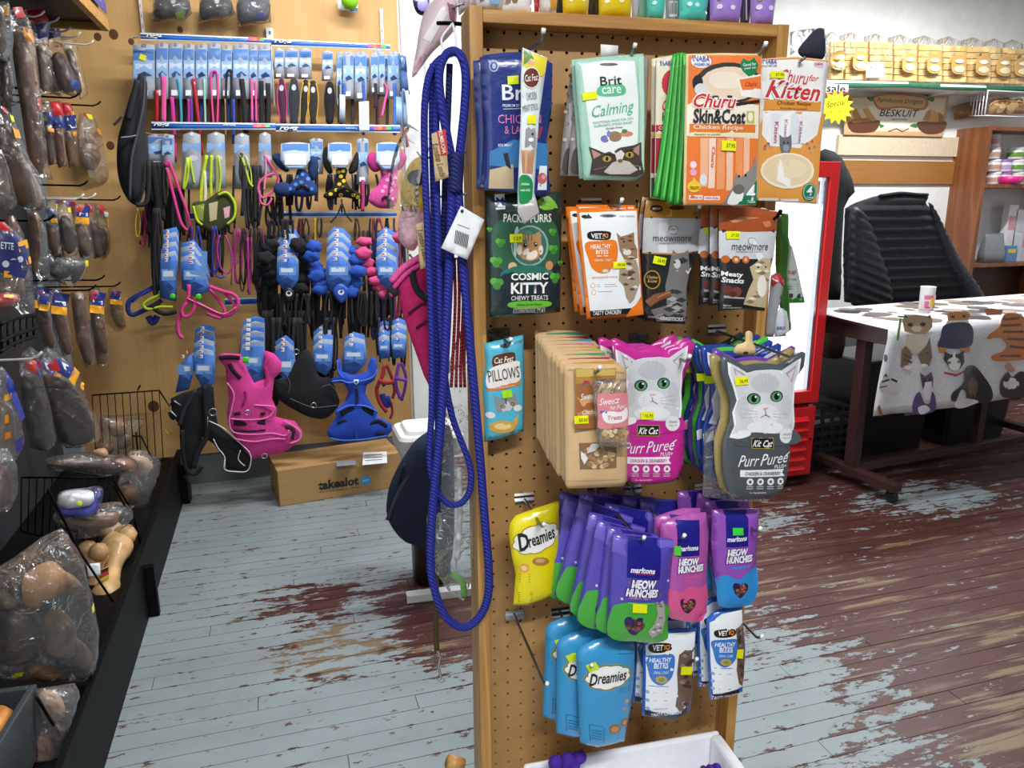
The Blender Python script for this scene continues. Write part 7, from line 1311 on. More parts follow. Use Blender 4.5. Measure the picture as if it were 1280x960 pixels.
gbag('big bag of dark brown strips with red navy orange header', C3, [(190,165),(240,130),(310,180),(390,250),(430,380),(500,520),(515,590),(400,640),(330,640),(270,560),(215,380),(205,230)], -.72, 40, [('3f2a20',[(215,330),(380,350),(480,580),(350,630),(280,540)]),('573c2c',[(210,270),(330,300),(360,350),(230,350)])], [('p','cf2e2a',[(220,225),(260,185),(280,250),(250,252)]),('p','28367e',[(262,185),(330,205),(360,240),(320,290),(262,255)]),('p','eef0f4',[(290,205),(325,222),(330,260),(300,240)]),('p','f0a81e',[(318,290),(362,232),(395,262),(350,325)]),('e','f0a81e',400,326,16,20)], .2, .03)
gbag('second bag of dark brown strips behind the big one', C3, [(95,190),(170,185),(205,260),(250,420),(285,600),(240,660),(150,640),(110,440)], -.74, 40, [('37261d',[(110,320),(190,310),(265,600),(170,630)])], [('p','d83a1e',[(104,230),(140,195),(165,205),(160,270)]),('p','28367e',[(165,200),(190,230),(190,290),(160,270)])], .24, .028)
gbag('tall navy edged multipack cropped by the left edge', C3, [(-40,250),(10,230),(60,300),(100,460),(120,620),(80,700),(-40,720)], -.60, 40, [('8d8580',[(-20,430),(60,420),(80,620),(0,660)])], [('p','2a3a9a',[(10,240),(60,305),(112,480),(90,500),(40,400),(8,330)]),('p','f0a81e',[(0,370),(34,358),(36,388),(0,400)]),('p','f0901e',[(0,470),(16,465),(18,505),(0,510)]),('p','e07a1e',[(0,556),(26,548),(28,580),(0,590)]),('p','3a3a8a',[(50,600),(96,570),(100,640),(60,660)])], .35)
gbag('grey bag of sliced chews low on the left edge', C3, [(-40,640),(40,640),(80,720),(90,860),(40,960),(-40,960)], -.58, 40, [('6a5048',[(-20,760),(40,740),(60,900),(-20,940)])], (), .3)
for k, th in enumerate([o for o in list(COL.objects) if o.name.startswith('chew_bag') and o.parent is None][2:31]):
    if k % 2: continue
    w = th['label'].replace('the ', '').split()[:11]
    dup(th, (-.07, .05+.02*(k % 3), .012*(k % 4)-.01), 'rear bag hanging behind: ' + ' '.join(w), GB, (0, .05*((k % 3)-1), .1*((k % 3)-1)))
# ---- dark tray
q = thing('chew_tray', 'dark plastic tray hanging on the shelving at the left edge', 'tray', at_x(30, 420, -.62), 0); mb = MB()
def gw(P, r=.004, X=-.60, crop=PX): return [at_x(*cp(crop, x, y), X) for x, y in P]
for P in ([(0,405),(18,398),(44,393)],[(0,440),(20,428),(46,420)],[(0,428),(20,418),(46,410)]): cord('rail', q, gw(P), .005, BLACKW, 6)
for k in range(6): cord('bar', q, gw([(2+8*k,404-2*k),(2+8*k,440-3.5*k)]), .003, BLACKW, 6)
# ---- wire baskets
def basket(label, top, bot, n, mid=None, X=-.585):
    t = thing('wire_basket', label, 'basket', at_x(*bot[0], X), 0, 'black wire baskets')
    cord('top_rail', t, gw(top, X=X), .004, BLACKW, 6, smooth=False); cord('bottom_rail', t, gw(bot, X=X), .004, BLACKW, 6, smooth=False)
    L0 = gw(top, X=X); L1 = gw(bot, X=X)
    def along(L_, s):
        d = [(L_[i+1]-L_[i]).length for i in range(len(L_)-1)]; s *= sum(d)
        for i, dd in enumerate(d):
            if s <= dd: return L_[i].lerp(L_[i+1], s/dd)
            s -= dd
        return L_[-1]
    for k in range(n+1): cord('wire', t, [along(L0, k/n), along(L1, k/n)], .0024, BLACKW, 6, smooth=False)
    return t
def ybasket(label, Y, top, bot, n, extra=()):
    pl = WP(Y); t = thing('wire_basket', label, 'basket', pl.hit(*bot[0]), 0, 'black wire baskets')
    a, b = [pl.hit(*p) for p in top]; c, d = [pl.hit(*p) for p in bot]
    cord('top_rail', t, [a, b], .0035, BLACKW, 6, smooth=False); cord('bottom_rail', t, [c, d], .0035, BLACKW, 6, smooth=False)
    for k in range(n+1): cord('wire', t, [a.lerp(b, k/n), c.lerp(d, k/n)], .0022, BLACKW, 6, smooth=False)
    for P in extra: cord('side_wire', t, [pl.hit(*P[0])]+[at_x(*p, -.60) for p in P[1:]], .0035, BLACKW, 6, smooth=False)
    return t
ybasket('black wire basket end against the plywood', 3.78, [(115,494),(199,488)], [(122,600),(204,575)], 9, [[(199,488),(212,508)],[(172,488),(175,482)]])
ybasket('black wire basket divider holding the packed bones', 2.95, [(27,597),(140,597)], [(26,664),(128,690)], 12)
t = thing('basket_side', 'sloping black wire sides of the chew basket', 'basket', at_x(166, 640, -.59), 0, 'black wire baskets')
for P in ([(140,597),(166,640),(178,690)],[(142,606),(160,640),(172,668),(180,690)],[(166,545),(176,545),(186,565),(199,588),(197,600)],[(60,612),(100,690),(141,752)],[(46,872),(60,895),(80,928)],[(170,540),(172,562)]): cord('wire', t, gw(P, X=-.585), .0035, BLACKW, 6, smooth=False)
# ---- things lying on the deck
def pile(label, crop, P, X, yaw, chews, head=None, alpha=.26, T=.05): return gbag(label, crop, P, X, yaw, chews, head, alpha, T, smooth=True)
pile('clear bag of knuckle bones leaning at the far end of the deck', C3, [(500,490),(560,478),(640,490),(716,495),(690,560),(660,620),(650,680),(560,690),(480,660),(500,580)], -.78, 35, [('c4a07a',[(540,510),(600,490),(640,530),(620,580),(560,580)]),('b58a60',[(480,640),(540,610),(570,650),(520,680)]),('d8bfa0',[(600,580),(650,580),(640,640),(590,640)])], None, .3)
pile('clear bag of long brown bones across the basket', C3, [(220,700),(330,670),(450,660),(560,670),(640,680),(690,720),(660,760),(540,780),(380,760),(260,750)], -.72, 30, [('5a3c26',[(240,715),(400,690),(560,710),(600,750),(440,745),(300,740)]),('a8764a',[(580,700),(640,690),(680,720),(640,750),(590,745)]),('e0c4a0',[(460,660),(520,640),(540,665),(500,690)])])
pile('crumpled empty-looking clear bag beside the basket rim', C3, [(640,660),(720,650),(790,690),(800,740),(760,850),(720,950),(640,940),(590,860),(600,780),(640,740)], -.64, 35, [('b0916e',[(600,840),(680,820),(700,890),(640,930),(600,900)]),('d9d2ca',[(650,680),(740,690),(760,740),(700,800),(650,760)])], None, .36)
pile('white and blue labelled packet inside the wire basket', C3, [(300,860),(420,840),(510,835),(505,930),(470,985),(300,990),(285,930)], -.70, 25, [('e8e9ee',[(310,866),(430,850),(470,870),(450,930),(300,940)],'foil'),('4f56c8',[(300,935),(440,930),(500,850),(500,920),(460,978),(305,980)],'foil')], [('e','d8ec1a',380,895,12,12)], .12)
pile('clear bag of dark bones under the white packet', C4, [(190,60),(290,40),(420,20),(470,60),(420,120),(300,150),(220,130)], -.68, 30, [('8a6844',[(230,70),(340,60),(420,60),(400,110),(280,120)]),('4a382a',[(200,90),(260,90),(280,130),(220,120)])])
def bone(label, crop, a, b, r, X, col):
    A_, B_ = at_x(*cp(crop, *a), X), at_x(*cp(crop, *b), X); t = thing('marrow_bone', label, 'bone', (A_+B_)/2, 0); d = (B_-A_)
    mb = MB(); n = 12; P = [A_+d*(i/n)-t.location for i in range(n+1)]; k = [.7,1.15,1.35,1.2,.9,.75,.7,.72,.85,1.1,1.3,1.15,.7]
    mb.tube(P, r, 12, taper=k); mb.build('shaft', mat(col, 'flesh'), t, True)
    for e in (A_, B_):
        for s in (-1, 1):
            mb = MB(); c = e-t.location+Vector((s*r*.6, -s*r*.5, r*.2)); mb.lathe([(.001,-r),(r*.7,-r*.7),(r,0),(r*.7,r*.7),(.001,r)], c, 12); mb.build('knuckle', mat(col, 'flesh'), t, True)
    return t
bone('large pale marrow bone standing beside the basket', C4, (420,140), (370,400), .042, -.64, 'c9a06a')
bone('smaller bone lying behind the big clear bag', C4, (330,200), (350,330), .034, -.68, 'b98f5e')
apack('bone_label', 'small german flag coloured label on the marrow bone bag', 'label', C4, [(352,262),(382,248),(384,292),(346,314)], Plane(at_x(*cp(C4,366,280),-.585), 40), 'd8c020', [('p','1a1a1a',[(353,262),(382,249),(382,262),(352,276)]),('p','b8242a',[(352,276),(382,262),(383,276),(350,292)])], (), T=.0008, kind='print', wob=0)
apack('paper_label', 'plain white paper label behind the flag coloured one', 'label', C4, [(306,240),(352,236),(356,280),(310,284)], Plane(at_x(*cp(C4,330,260),-.60), 40), 'eceef0', (), (), T=.0008, kind='paper', wob=0)
big = gbag('big clear bag of smoked bones in the foreground of the deck', C4, [(-40,270),(60,210),(140,150),(215,112),(232,130),(280,210),(312,340),(336,470),(330,560),(300,650),(160,655),(-40,640)], -.62, 42, [('c9a880',[(100,270),(180,230),(220,260),(210,330),(150,360),(100,400),(80,330)]),('8a7866',[(150,440),(220,400),(250,470),(230,560),(150,560)]),('2e2b28',[(-20,400),(80,380),(140,440),(120,560),(20,600),(-30,540)]),('b59a7a',[(110,590),(190,600),(230,640),(120,645)]),('a08468',[(230,480),(290,520),(310,600),(250,600)]),('5f6a58',[(-30,350),(30,340),(40,390),(-20,400)]),('d8c4a8',[(210,270),(260,280),(270,340),(220,330)])], [('p','e3e614',[(272,370),(292,358),(294,384),(276,392)]),('p','d8e014',[(4,600),(32,590),(34,612),(6,620)])], .26, .09)
gbag('clear bag of bones at the bottom beside the dark crate', C4, [(130,680),(200,670),(262,660),(275,690),(235,820),(215,900),(210,980),(100,980),(105,860),(120,760)], -.60, 42, [('9a7a64',[(110,860),(170,840),(190,970),(110,975)]),('c9b8a8',[(140,700),(200,690),(220,760),(160,800)]),('7a5c4c',[(190,800),(230,820),(215,890),(190,880)])], None, .4, .05)
# crate at the bottom left corner
q0 = at_x(*cp(C4, 130, 662), -.62); cr = thing('grey_crate', 'dark grey crate of orange chews in the bottom left corner', 'crate', (-.62, q0.y, .23), math.radians(-4))
GM = mat('3a4246', 'plastic'); zt_ = q0.z-.23
for nm, a, b in [('side', (-.016,-.6,0), (0,0,zt_)), ('end', (-.32,-.016,0), (-.016,0,zt_)), ('side', (-.336,-.6,0), (-.32,0,zt_)), ('base', (-.32,-.6,0), (-.016,-.016,.02))]:
    mb = MB(); mb.box(a, b); bevel(mb.build(nm, GM, cr), .003)
for k, (x, y, z, r, c) in enumerate([(-.10,-.10,zt_-.02,.05,'c98434'),(-.2,-.14,zt_-.015,.055,'d8933c'),(-.12,-.24,zt_-.025,.05,'b8702a'),(-.24,-.3,zt_-.04,.05,'cf8a38'),(-.09,-.36,zt_-.05,.045,'c07a30'),(-.2,-.45,zt_-.04,.05,'d8a04a')]):
    t = thing('orange_chew', f'orange chew slab in the grey crate, {ORD[k]} from the far end', 'chew', cr.location+Vector((x, y, z)), .5*k, 'orange chews in the crate'); mb = MB(); loft(mb, [rrect(r*1.3, r*.8, .02, -.03), rrect(r*1.4, r*.9, .02, 0), rrect(r*1.2, r*.7, .02, .02)]); mb.build('slab', mat(c, 'flesh'), t, True)
    mb = MB(); loft(mb, [rrect(r*.9, r*.16, .005, .02), rrect(r*.85, r*.12, .005, .026)]); mb.build('fat_edge', mat('ecd9b4', 'flesh'), t, True)
# ================================================================== right side: fridge, counter, chair, wall display
RED = mat('d01f22', 'paint', rough=.3, coat=.3)
FX1 = 2.70; FY = 3.2
PF = Plane((0, FY, 0)); fr_r = PF.hit(1044, 202); zt = fr_r.z; fr_r = PF.hit(1030, 430).x; fl = fr_r-.62
fg = thing('drinks_fridge', 'red framed glass door drinks fridge half hidden behind the stand', 'fridge', ((fr_r+fl)/2, FY+.3, 0), 0)
def fbox(nm, x0, x1, y0, y1, z0, z1, m, bw=.004, par=None):
    mb = MB(); mb.box((x0-(fr_r+fl)/2, y0-FY-.3, z0), (x1-(fr_r+fl)/2, y1-FY-.3, z1)); o = mb.build(nm, m, par or fg); return bevel(o, bw) if bw else o
zk = PF.hit(1022, 505).z; zb = PF.hit(1020, 592).z
fbox('cabinet', fl, fr_r-.004, FY+.06, FY+.6, .03, zt, mat('2a2a2e','paint'), .01)
dr = .075; W_ = mat('fbfcff', 'plastic', emit=1.1)
fbox('door_frame', fr_r-dr*.72, fr_r, FY, FY+.055, zk+.01, zt, RED); fbox('door_frame', fl, fl+dr, FY, FY+.055, zk+.01, zt, RED)
fbox('door_frame', fl+dr, fr_r-dr*.72, FY, FY+.055, zt-.075, zt, RED); fbox('door_frame', fl+dr, fr_r-dr*.72, FY, FY+.055, zk+.01, zk+.075, RED)
fbox('lit_interior', fl+dr, fr_r-dr*.72-.02, FY+.04, FY+.058, zk+.075, zt-.075, W_, 0)
fbox('seal_strip', fr_r-dr*.72-.018, fr_r-dr*.72-.004, FY+.012, FY+.05, zk+.075, zt-.075, mat('b9bec4','metal'), 0)
fbox('glass_pane', fl+dr, fr_r-dr*.72, FY+.015, FY+.019, zk+.07, zt-.07, mat('f0f4f8', 'plastic', alpha=.06, rough=.03, bump=0.), 0)
fbox('price_strip', fr_r-dr*.72-.075, fr_r-dr*.72-.03, FY+.034, FY+.0385, zt-.2, zt-.09, mat('dfe2e8','paper'), 0)
kp = fbox('kick_panel', fl, fr_r-.006, FY+.005, FY+.055, max(.03, zb), zk-.012, RED)
nl_ = 6
for i in range(nl_):
    z = zb+.04+i*(zk-zb-.07)/nl_
    mb = MB(); mb.add([(fl+.08-(fr_r+fl)/2, -.302, z+.022), (fr_r-.06-(fr_r+fl)/2, -.302, z+.022), (fr_r-.06-(fr_r+fl)/2, -.318, z), (fl+.08-(fr_r+fl)/2, -.318, z), (fr_r-.06-(fr_r+fl)/2, -.296, z-.004), (fl+.08-(fr_r+fl)/2, -.296, z-.004)], [(0, 3, 2, 1), (3, 5, 4, 2), (1, 2, 4), (0, 5, 3)]); mb.build('louvre', RED, kp)
fbox('screw', fr_r-.032, fr_r-.022, FY+.001, FY+.006, (zk+zb)/2, (zk+zb)/2+.01, mat('3a0c0c','metal'), 0)
# ---- counter table
BRN = mat('3d2723', 'paint', rough=.4)
cl = at_z(1122, 611, .085); CA = math.radians(5)
ct = thing('counter_table', 'wheeled brown steel table covered by a cat print cloth', 'table', (cl.x, cl.y, 0), CA)
Mc = Matrix.Translation(ct.location) @ Matrix.Rotation(CA, 4, 'Z'); Mci = Mc.inverted()
cdep = .66; clen = 1.75; ctop = .90
def cbox(nm, a, b, m=BRN, bw=.002):
    mb = MB(); mb.box(a, b); o = mb.build(nm, m, ct); return bevel(o, bw) if bw else o
cbox('foot_bar', (-.03, .0, .065), (.03, cdep, .105)); cbox('foot_bar', (clen-.2, 0, .065), (clen-.14, cdep, .105))
cbox('leg', (-.025, .27, .105), (.03, .33, ctop-.03)); cbox('leg', (clen-.2, .27, .105), (clen-.145, .33, ctop-.03)); cbox('leg', (.95, .3, .105), (1.0, .34, ctop-.03))
cbox('stretcher', (.03, .28, .075), (clen-.2, .32, .115)); cbox('apron', (-.06, .06, ctop-.10), (-.03, cdep, ctop-.02)); cbox('apron', (-.03, .06, ctop-.07), (clen, .09, ctop-.02))
cbox('table_top', (-.08, .0, ctop-.022), (clen, cdep, ctop), mat('5a3a30', 'paint'))
for x in (0, clen-.17):
    for y in (.03, cdep-.04):
        cst = MB(); cst.lathe([(.0, -.014), (.03, -.014), (.034, -.008), (.034, .008), (.03, .014), (0, .014)], (x, y, .034), 16, M=Matrix.Rotation(math.pi/2, 4, 'Y')); cst.box((x-.018, y-.012, .05), (x+.018, y+.02, .066)); cst.build('caster', mat('141416', 'rubber'), ct)
# cloth: a draped sheet with hanging front, printed with cats
def cvc(x, y):
    p = Mci @ Plane(Mc @ Vector((0, -.02, 0)), 5).hit(*cp(E5, x, y)); return (p.x, p.z)
xa = cvc(500, 190)[0]; xb = cvc(438, 520)[0]; zL = cvc(440, 582)[1]; zR = cvc(1024, 503)[1]; xR = cvc(1024, 503)[0]; hang = ctop-zL
NX, NT, NH = 36, 6, 10; V = []; Fc = []
for i in range(NX+1):
    f = i/NX
    for j in range(NT+1):
        g = j/NT; x = xa*g+(-.075)*(1-g); x = x+(clen+.04-x)*f; V.append((x, cdep-cdep*g, ctop+.004))
    for j in range(1, NH+1):
        t = j/NH; x0_ = xa+(xb-xa)*math.sin(t*1.5708); x = x0_+(clen+.04-x0_)*f; w = .010*math.sin(x*9)+.006*math.sin(x*23+1)
        zb_ = zL+(zR-zL)*min(1.3, max(0, (x-xb)/(xR-xb)))
        V.append((x, -.006-.014*(t**.5)-w*t*1.2+(.012*t if i == 0 else 0), ctop+.004-(ctop-zb_)*t))
n = NT+NH+1
for i in range(NX):
    for j in range(n-1): Fc.append((i*n+j, i*n+j+1, (i+1)*n+j+1, (i+1)*n+j))
CL = thing('table_cloth', 'white tablecloth printed with watercolour cats over the counter', 'tablecloth', ct.location, CA)
co = mesh('cloth', V, Fc, mat('d9dadd', 'fabric', bump=.08), CL, None, True)
sd = co.modifiers.new('t', 'SOLIDIFY'); sd.thickness = .002; sd.offset = 0
class FlatS:
    lift = 0
    def __init__(s, off): s.off = off
    def z(s, pts):
        p = np.array(pts, float).reshape(-1, 2); x = p[:, 0]; t = np.clip((ctop-p[:, 1])/hang, 0.02, 1)
        w = .010*np.sin(x*9)+.006*np.sin(x*23+1)
        return .007+.014*np.sqrt(t)+w*t*1.2+s.off
pr = Print(FlatS(.0028), .03)
CATS = [('p','b49a78',[(542,190),(560,178),(600,172),(640,176),(664,190),(662,222),(636,248),(592,250),(552,238)]),('p','d8cbb8',[(560,250),(630,250),(636,300),(596,330),(556,300)]),('p','8a7258',[(540,310),(556,296),(580,330),(560,378),(536,384)]),('p','7a6a58',[(636,290),(650,260),(656,340),(640,376),(612,370),(600,330)]),('e','3a2f26',575,212,11,8),('e','3a2f26',625,210,11,8),('e','e6dccd',600,228,22,12),('l','6f9a3a',[(536,190),(524,270)],9),('p','5a4a3a',[(546,182),(556,172),(566,184)]),('p','5a4a3a',[(640,180),(654,172),(660,188)]),('l','6a5640',[(548,330),(575,345)],6),('l','6a5640',[(548,350),(575,362)],6),('l','54483a',[(612,330),(640,322)],6),('e','efe9e0',560,382,16,8),('e','efe9e0',620,374,16,8),
   ('p','c98a48',[(722,170),(740,160),(800,160),(816,172),(806,192),(726,196)]),('p','f0ece6',[(722,196),(806,192),(812,212),(716,214)]),('s','2b2f52',[(716,210),(814,208),(822,280),(790,304),(720,306),(680,298),(692,262)]),('p','c07f3e',[(682,300),(716,304),(712,324),(684,322)]),('p','c07f3e',[(766,304),(810,296),(808,318),(770,326)]),('e','3a3028',745,180,8,6),('e','3a3028',790,178,8,6),
   ('p','c27a3c',[(872,150),(900,146),(946,152),(940,172),(880,174)]),('s','c8752e',[(950,172),(1000,168),(1040,200),(1044,330),(1010,352),(912,356),(900,334),(940,318),(960,290),(930,262),(884,270),(890,250),(930,220)]),('l','6e3a18',[(950,190),(1010,186)],7),('l','6e3a18',[(940,215),(1016,212)],7),('l','6e3a18',[(944,240),(1024,240)],7),('l','6e3a18',[(962,268),(1028,270)],7),('l','6e3a18',[(970,298),(1030,304)],7),('l','6e3a18',[(930,336),(1010,336)],6),
   ('p','2a2a2e',[(702,350),(708,318),(728,330),(764,326),(780,312),(782,360),(764,384),(726,388)]),('e','eceae8',740,366,26,26),('l','eceae8',[(742,325),(740,360)],10),('e','4a8a5a',722,362,7,6),('e','4a8a5a',758,358,7,6),('l','b0303a',[(704,402),(746,412),(778,398)],6),
   ('s','26262a',[(786,384),(830,376),(870,420),(896,470),(894,512),(850,528),(800,520),(790,480),(764,470),(740,512),(722,508),(730,478),(776,440)]),('s','6a5a4a',[(800,440),(830,420),(850,460),(840,500),(812,500)]),('s','ecebea',[(740,516),(790,505),(850,520),(800,540),(740,540)]),
   ('s','3d2f34',[(930,440),(960,400),(980,420),(1010,396),(1040,420),(1040,480),(990,505),(936,496)]),('s','c98a78',[(950,380),(966,362),(990,392),(970,400)]),('e','e6e2de',972,446,30,24),('e','2a2024',955,430,12,10),
   ('p','57486e',[(604,402),(624,416),(650,398),(658,426),(652,462),(612,466)]),('p','efebf2',[(622,440),(650,436),(650,470),(640,510),(620,510),(614,470)]),('s','5a4a78',[(600,478),(580,500),(572,552),(600,568),(660,552),(664,500),(650,478),(640,520),(616,520)]),('e','2a2230',620,432,6,7),('e','2a2230',642,430,6,7),('l','5a4a78',[(548,570),(590,560)],8),('s','f1eef4',[(590,540),(620,530),(640,550),(600,566)]),
   ('s','e4e4e6',[(448,446),(470,420),(500,416),(530,440),(526,476),(490,486),(452,476)]),('l','3c3a3c',[(460,440),(490,432)],6),('l','3c3a3c',[(500,430),(522,440)],6),('l','55524f',[(450,462),(480,458)],4),('l','3a3a3c',[(466,420),(474,410),(480,420)],5),('l','9a6a4a',[(445,540),(458,572)],12),('s','8a88a0',[(470,330),(482,340),(478,360),(466,352)]),
   ('e','c98a58',1085,230,30,40),('e','8a6a8a',1075,330,24,40),('e','5a5a6a',1080,430,30,50)]
for op in CATS:
    if op[0] == 'e' and op[2] > 1060: continue
    draw(pr, [op], cvc, 'print')
pr.build('printed_cats', CL)
# flat print on the top
pr2 = MB(); rr = random.Random(5); tm = [mat(c, 'print') for c in ('6f6a68','a89a92','8a7f86','4f4a4c','c4b4a4','9a8a7a')]
for i in range(84):
    x = rr.uniform(.05, clen-.1); y = rr.uniform(.06, cdep-.06); r = rr.uniform(.03, .075); k = rr.uniform(.6, 1.3); a0 = rr.random()*3
    P = [(x+r*k*math.cos(a)*(.8+.4*rr.random()), y+r*math.sin(a)*(.8+.4*rr.random()), ctop+.0056+.00002*i) for a in [a0+6.283*j/9 for j in range(9)]]
    pr2.add(P, [tuple(range(9))], i % 6)
pr2.build('printed_top', tm, CL)
# mug
mg = at_z(1157, 387, ctop+.0065)
mug = thing('mug', 'white mug with pink and yellow cartoon print on the counter', 'mug', mg, .2)
mb = MB(); mb.lathe([(.032, 0), (.036, .004), (.038, .12), (.0395, .126), (.036, .126), (.034, .01)], (0, 0, 0), 24); mb.build('cup', mat('eeeef0', 'plastic'), mug, True)
mb = MB(); mb.tube(catmull([(.036, 0, .08), (.062, 0, .078), (.068, 0, .05), (.055, 0, .028), (.035, 0, .024)], 4), .0055, 8); mb.build('handle', mat('eeeef0', 'plastic'), mug, True)
mb = MB(); pm = [mat(c, 'print') for c in ('d86a90', 'f0c81e', 'c93a5a', 'e8d0da', '7a5a9a')]
for k, (a0, a1, z0, z1, c) in enumerate([(-170, -20, .012, .085, 3), (-165, -95, .06, .08, 0), (-120, -75, .03, .068, 1), (-105, -85, .022, .04, 1), (-160, -130, .02, .05, 0), (-65, -45, .03, .06, 0), (-60, -30, .014, .03, 4), (-155, -120, .012, .02, 2), (-95, -70, .012, .022, 2)]):
    n_ = 6; R_ = .0392+.00025*k
    V = []; Fc = []
    for j in range(n_+1):
        a = math.radians(a0+(a1-a0)*j/n_); V += [(R_*math.cos(a)-.001*0, R_*math.sin(a), z0), (R_*math.cos(a), R_*math.sin(a), z1)]
    for j in range(n_): Fc.append((2*j, 2*j+2, 2*j+3, 2*j+1))
    mb.add(V, Fc, c)
mb.build('printed_picture', pm, mug)
# ---- chair with puffer jacket behind the counter
CHY = 4.15
pj = Plane((0, CHY, 0)); JK = mat('14161d', 'fabric', rough=.55)
ch = thing('office_chair', 'black high-backed chair behind the counter', 'chair', (pj.hit(1100, 300).x, CHY+.1, 0), 0)
Mh = Matrix.Translation(ch.location).inverted()
bo = [pj.shift(-.06).uv(*cp(E4, x, y)) for x, y in [(250,120),(285,104),(330,118),(370,150),(400,210),(428,280),(434,320),(400,352),(380,400),(370,560),(360,860),(240,860),(230,500)]]
bo = [(u-ch.location.x, z) for u, z in bo]
o, _ = sheet('headrest_back', ch, bo, mat('0f1012', 'fabric'), .05, h=.06); o.location = (0, -.04, 0)
mb = MB(); mb.tube([(.0, .05, .06), (0, .05, .45)], .03, 10); mb.build('column', BLACKW, ch)
mb = MB(); loft(mb, [rrect(.25, .25, .06, .45), rrect(.26, .26, .06, .5), rrect(.24, .24, .06, .53)]); mb.build('seat', mat('141517', 'fabric'), ch)
for k in range(5):
    a = k*2*math.pi/5; mb = MB(); mb.tube([(0, .05, .07), (.28*math.cos(a), .05+.28*math.sin(a), .05)], .018, 8); mb.box((.27*math.cos(a)-.02, .03+.28*math.sin(a), 0), (.27*math.cos(a)+.02, .07+.28*math.sin(a), .045)); mb.build('base_leg', BLACKW, ch)
PJK = Plane((0, CHY-.14, 0))
jk = apack('puffer_jacket', 'black quilted puffer jacket draped over the chair back', 'jacket', E4, [(385,402),(440,372),(520,345),(600,328),(660,320),(740,328),(804,328),(782,368),(830,440),(880,540),(930,640),(975,710),(1030,790),(1060,860),(860,900),(600,900),(380,870),(376,600)], PJK, '15171e', (), (), T=.05, kind='fabric', h=.016, edge=.12, body='shell')
def quilt(o, per=.062, amp=.016, slope=.0):
    for v in o.data.vertices:
        if v.co.y < 0: v.co.y -= amp*abs(math.sin(math.pi*(v.co.z+slope*v.co.x)/per))-amp*.5
for o in jk.children: quilt(o)
def jpiece(nm, P, off, slope):
    Q = [PJK.uv(*cp(E4, *p)) for p in P]; Q = [(u-jk.location.x, z-jk.location.z) for u, z in Q]; Q = [(v[0], v[1]) for v in catmull([Vector(p).to_3d() for p in Q], 3, True)]
    o, _ = sheet(nm, jk, Q, mat('171a22', 'fabric', rough=.5), .04, h=.016, edge=.07); quilt(o, .055, .014, slope); o.location.y = -off
jpiece('sleeve', [(786,372),(830,440),(880,540),(930,640),(975,710),(1030,790),(1060,860),(960,890),(900,760),(850,620),(810,500)], .03, -.5)
jpiece('sleeve', [(390,420),(440,400),(500,500),(540,620),(580,740),(590,880),(400,880),(385,600)], .03, .35)
strap('collar', jk, PJK.shift(.03), E4, [(560,340),(660,326),(740,332),(796,334)], .02, mat('0d0e12', 'fabric'), .015)
# crates and bag under the counter
mb = MB(); t = thing('storage_crate', 'dark plastic crate in the shadow under the counter', 'crate', (cl.x+.1, cl.y+.75, 0), CA)
mb.box((-.3, -.2, 0), (.15, .2, .02)); 
for z in range(6): mb.box((-.3, -.2, .05+z*.05), (.15, -.185, .075+z*.05)); mb.box((.135, -.2, .05+z*.05), (.15, .2, .075+z*.05))
for x in range(7): mb.box((-.3+x*.07, -.198, 0), (-.28+x*.07, -.187, .36))
mb.build('slatted_sides', mat('17181c', 'plastic'), t)
mb = MB(); mb.box((-.28, -.18, .02), (.13, .18, .25)); mb.build('contents', mat('1c2230', 'fabric'), t)
for k, (x0, x1, y0, h_, lab) in enumerate([(.36, .92, .60, .55, 'black storage box under the counter behind its left leg'), (1.02, 1.6, .56, .42, 'black storage box under the right part of the counter')]):
    t = thing('storage_box', lab, 'storage box', Mc @ Vector(((x0+x1)/2, y0+.2, 0)), CA); w_ = (x1-x0)/2
    mb = MB(); loft(mb, [rrect(w_*.92, .19, .03, 0), rrect(w_, .21, .03, h_)]); mb.build('tub', mat('101216', 'plastic'), t)
    mb = MB(); loft(mb, [rrect(w_*1.03, .22, .03, h_), rrect(w_*1.03, .22, .03, h_+.03), rrect(w_*.96, .2, .03, h_+.035)]); mb.build('lid', mat('16191f', 'plastic'), t)
apack('grocery_bag', 'small green and white bag on the floor behind the fridge', 'bag', E5, [(236,205),(262,196),(318,215),(320,250),(296,280),(262,262),(238,232)], Plane((0,3.75,0)), 'b9c4b4', [('p','4a9a3a',[(296,215),(318,218),(318,250),(300,270),(290,262),(306,240)])], (), T=.03)
t = thing('brown_sack', 'brown sack tucked between the fridge and counter leg', 'sack', Plane((0,3.7,0)).hit(1035,445), 0); mb = MB(); loft(mb, [[(v[0], v[1], z) for v in rrect(w, .08, .03, 0)] for w, z in ((.05,0),(.065,.08),(.06,.16),(.03,.2))]); mb.build('sack_body', mat('4a3426', 'fabric'), t, True)
# ---- wall display behind the counter
WR = 5.07
PWR = Plane((0, WR, 0))
def wb(name, label, cat, crop, x0, y0, x1, y1, m, dep=.02, off=0., bw=.002, kind=None, **k):
    a = PWR.shift(off+dep).hit(*cp(crop, x0, y0)); b = PWR.shift(off+dep).hit(*cp(crop, x1, y1))
    t = thing(name, label, cat, ((a.x+b.x)/2, WR-off, b.z), 0); mb = MB(); w = (b.x-a.x)/2; mb.box((-w, -dep, 0), (w, 0, a.z-b.z)); bevel(mb.build(k.get('part', 'board'), m, t), bw); return t
wb('wall_plank', 'varnished plywood plank fixed to the white wall', 'plank', E3, 384, 800, 1030, 922, wood('c08a4e', '9a6632', 'x', .5, .4, band=10), .02)
t = wb('wall_batten', 'pale cardboard batten under the rusk poster', 'board', E3, 358, 672, 1088, 786, mat('d6c6a8', 'paper'), .03)
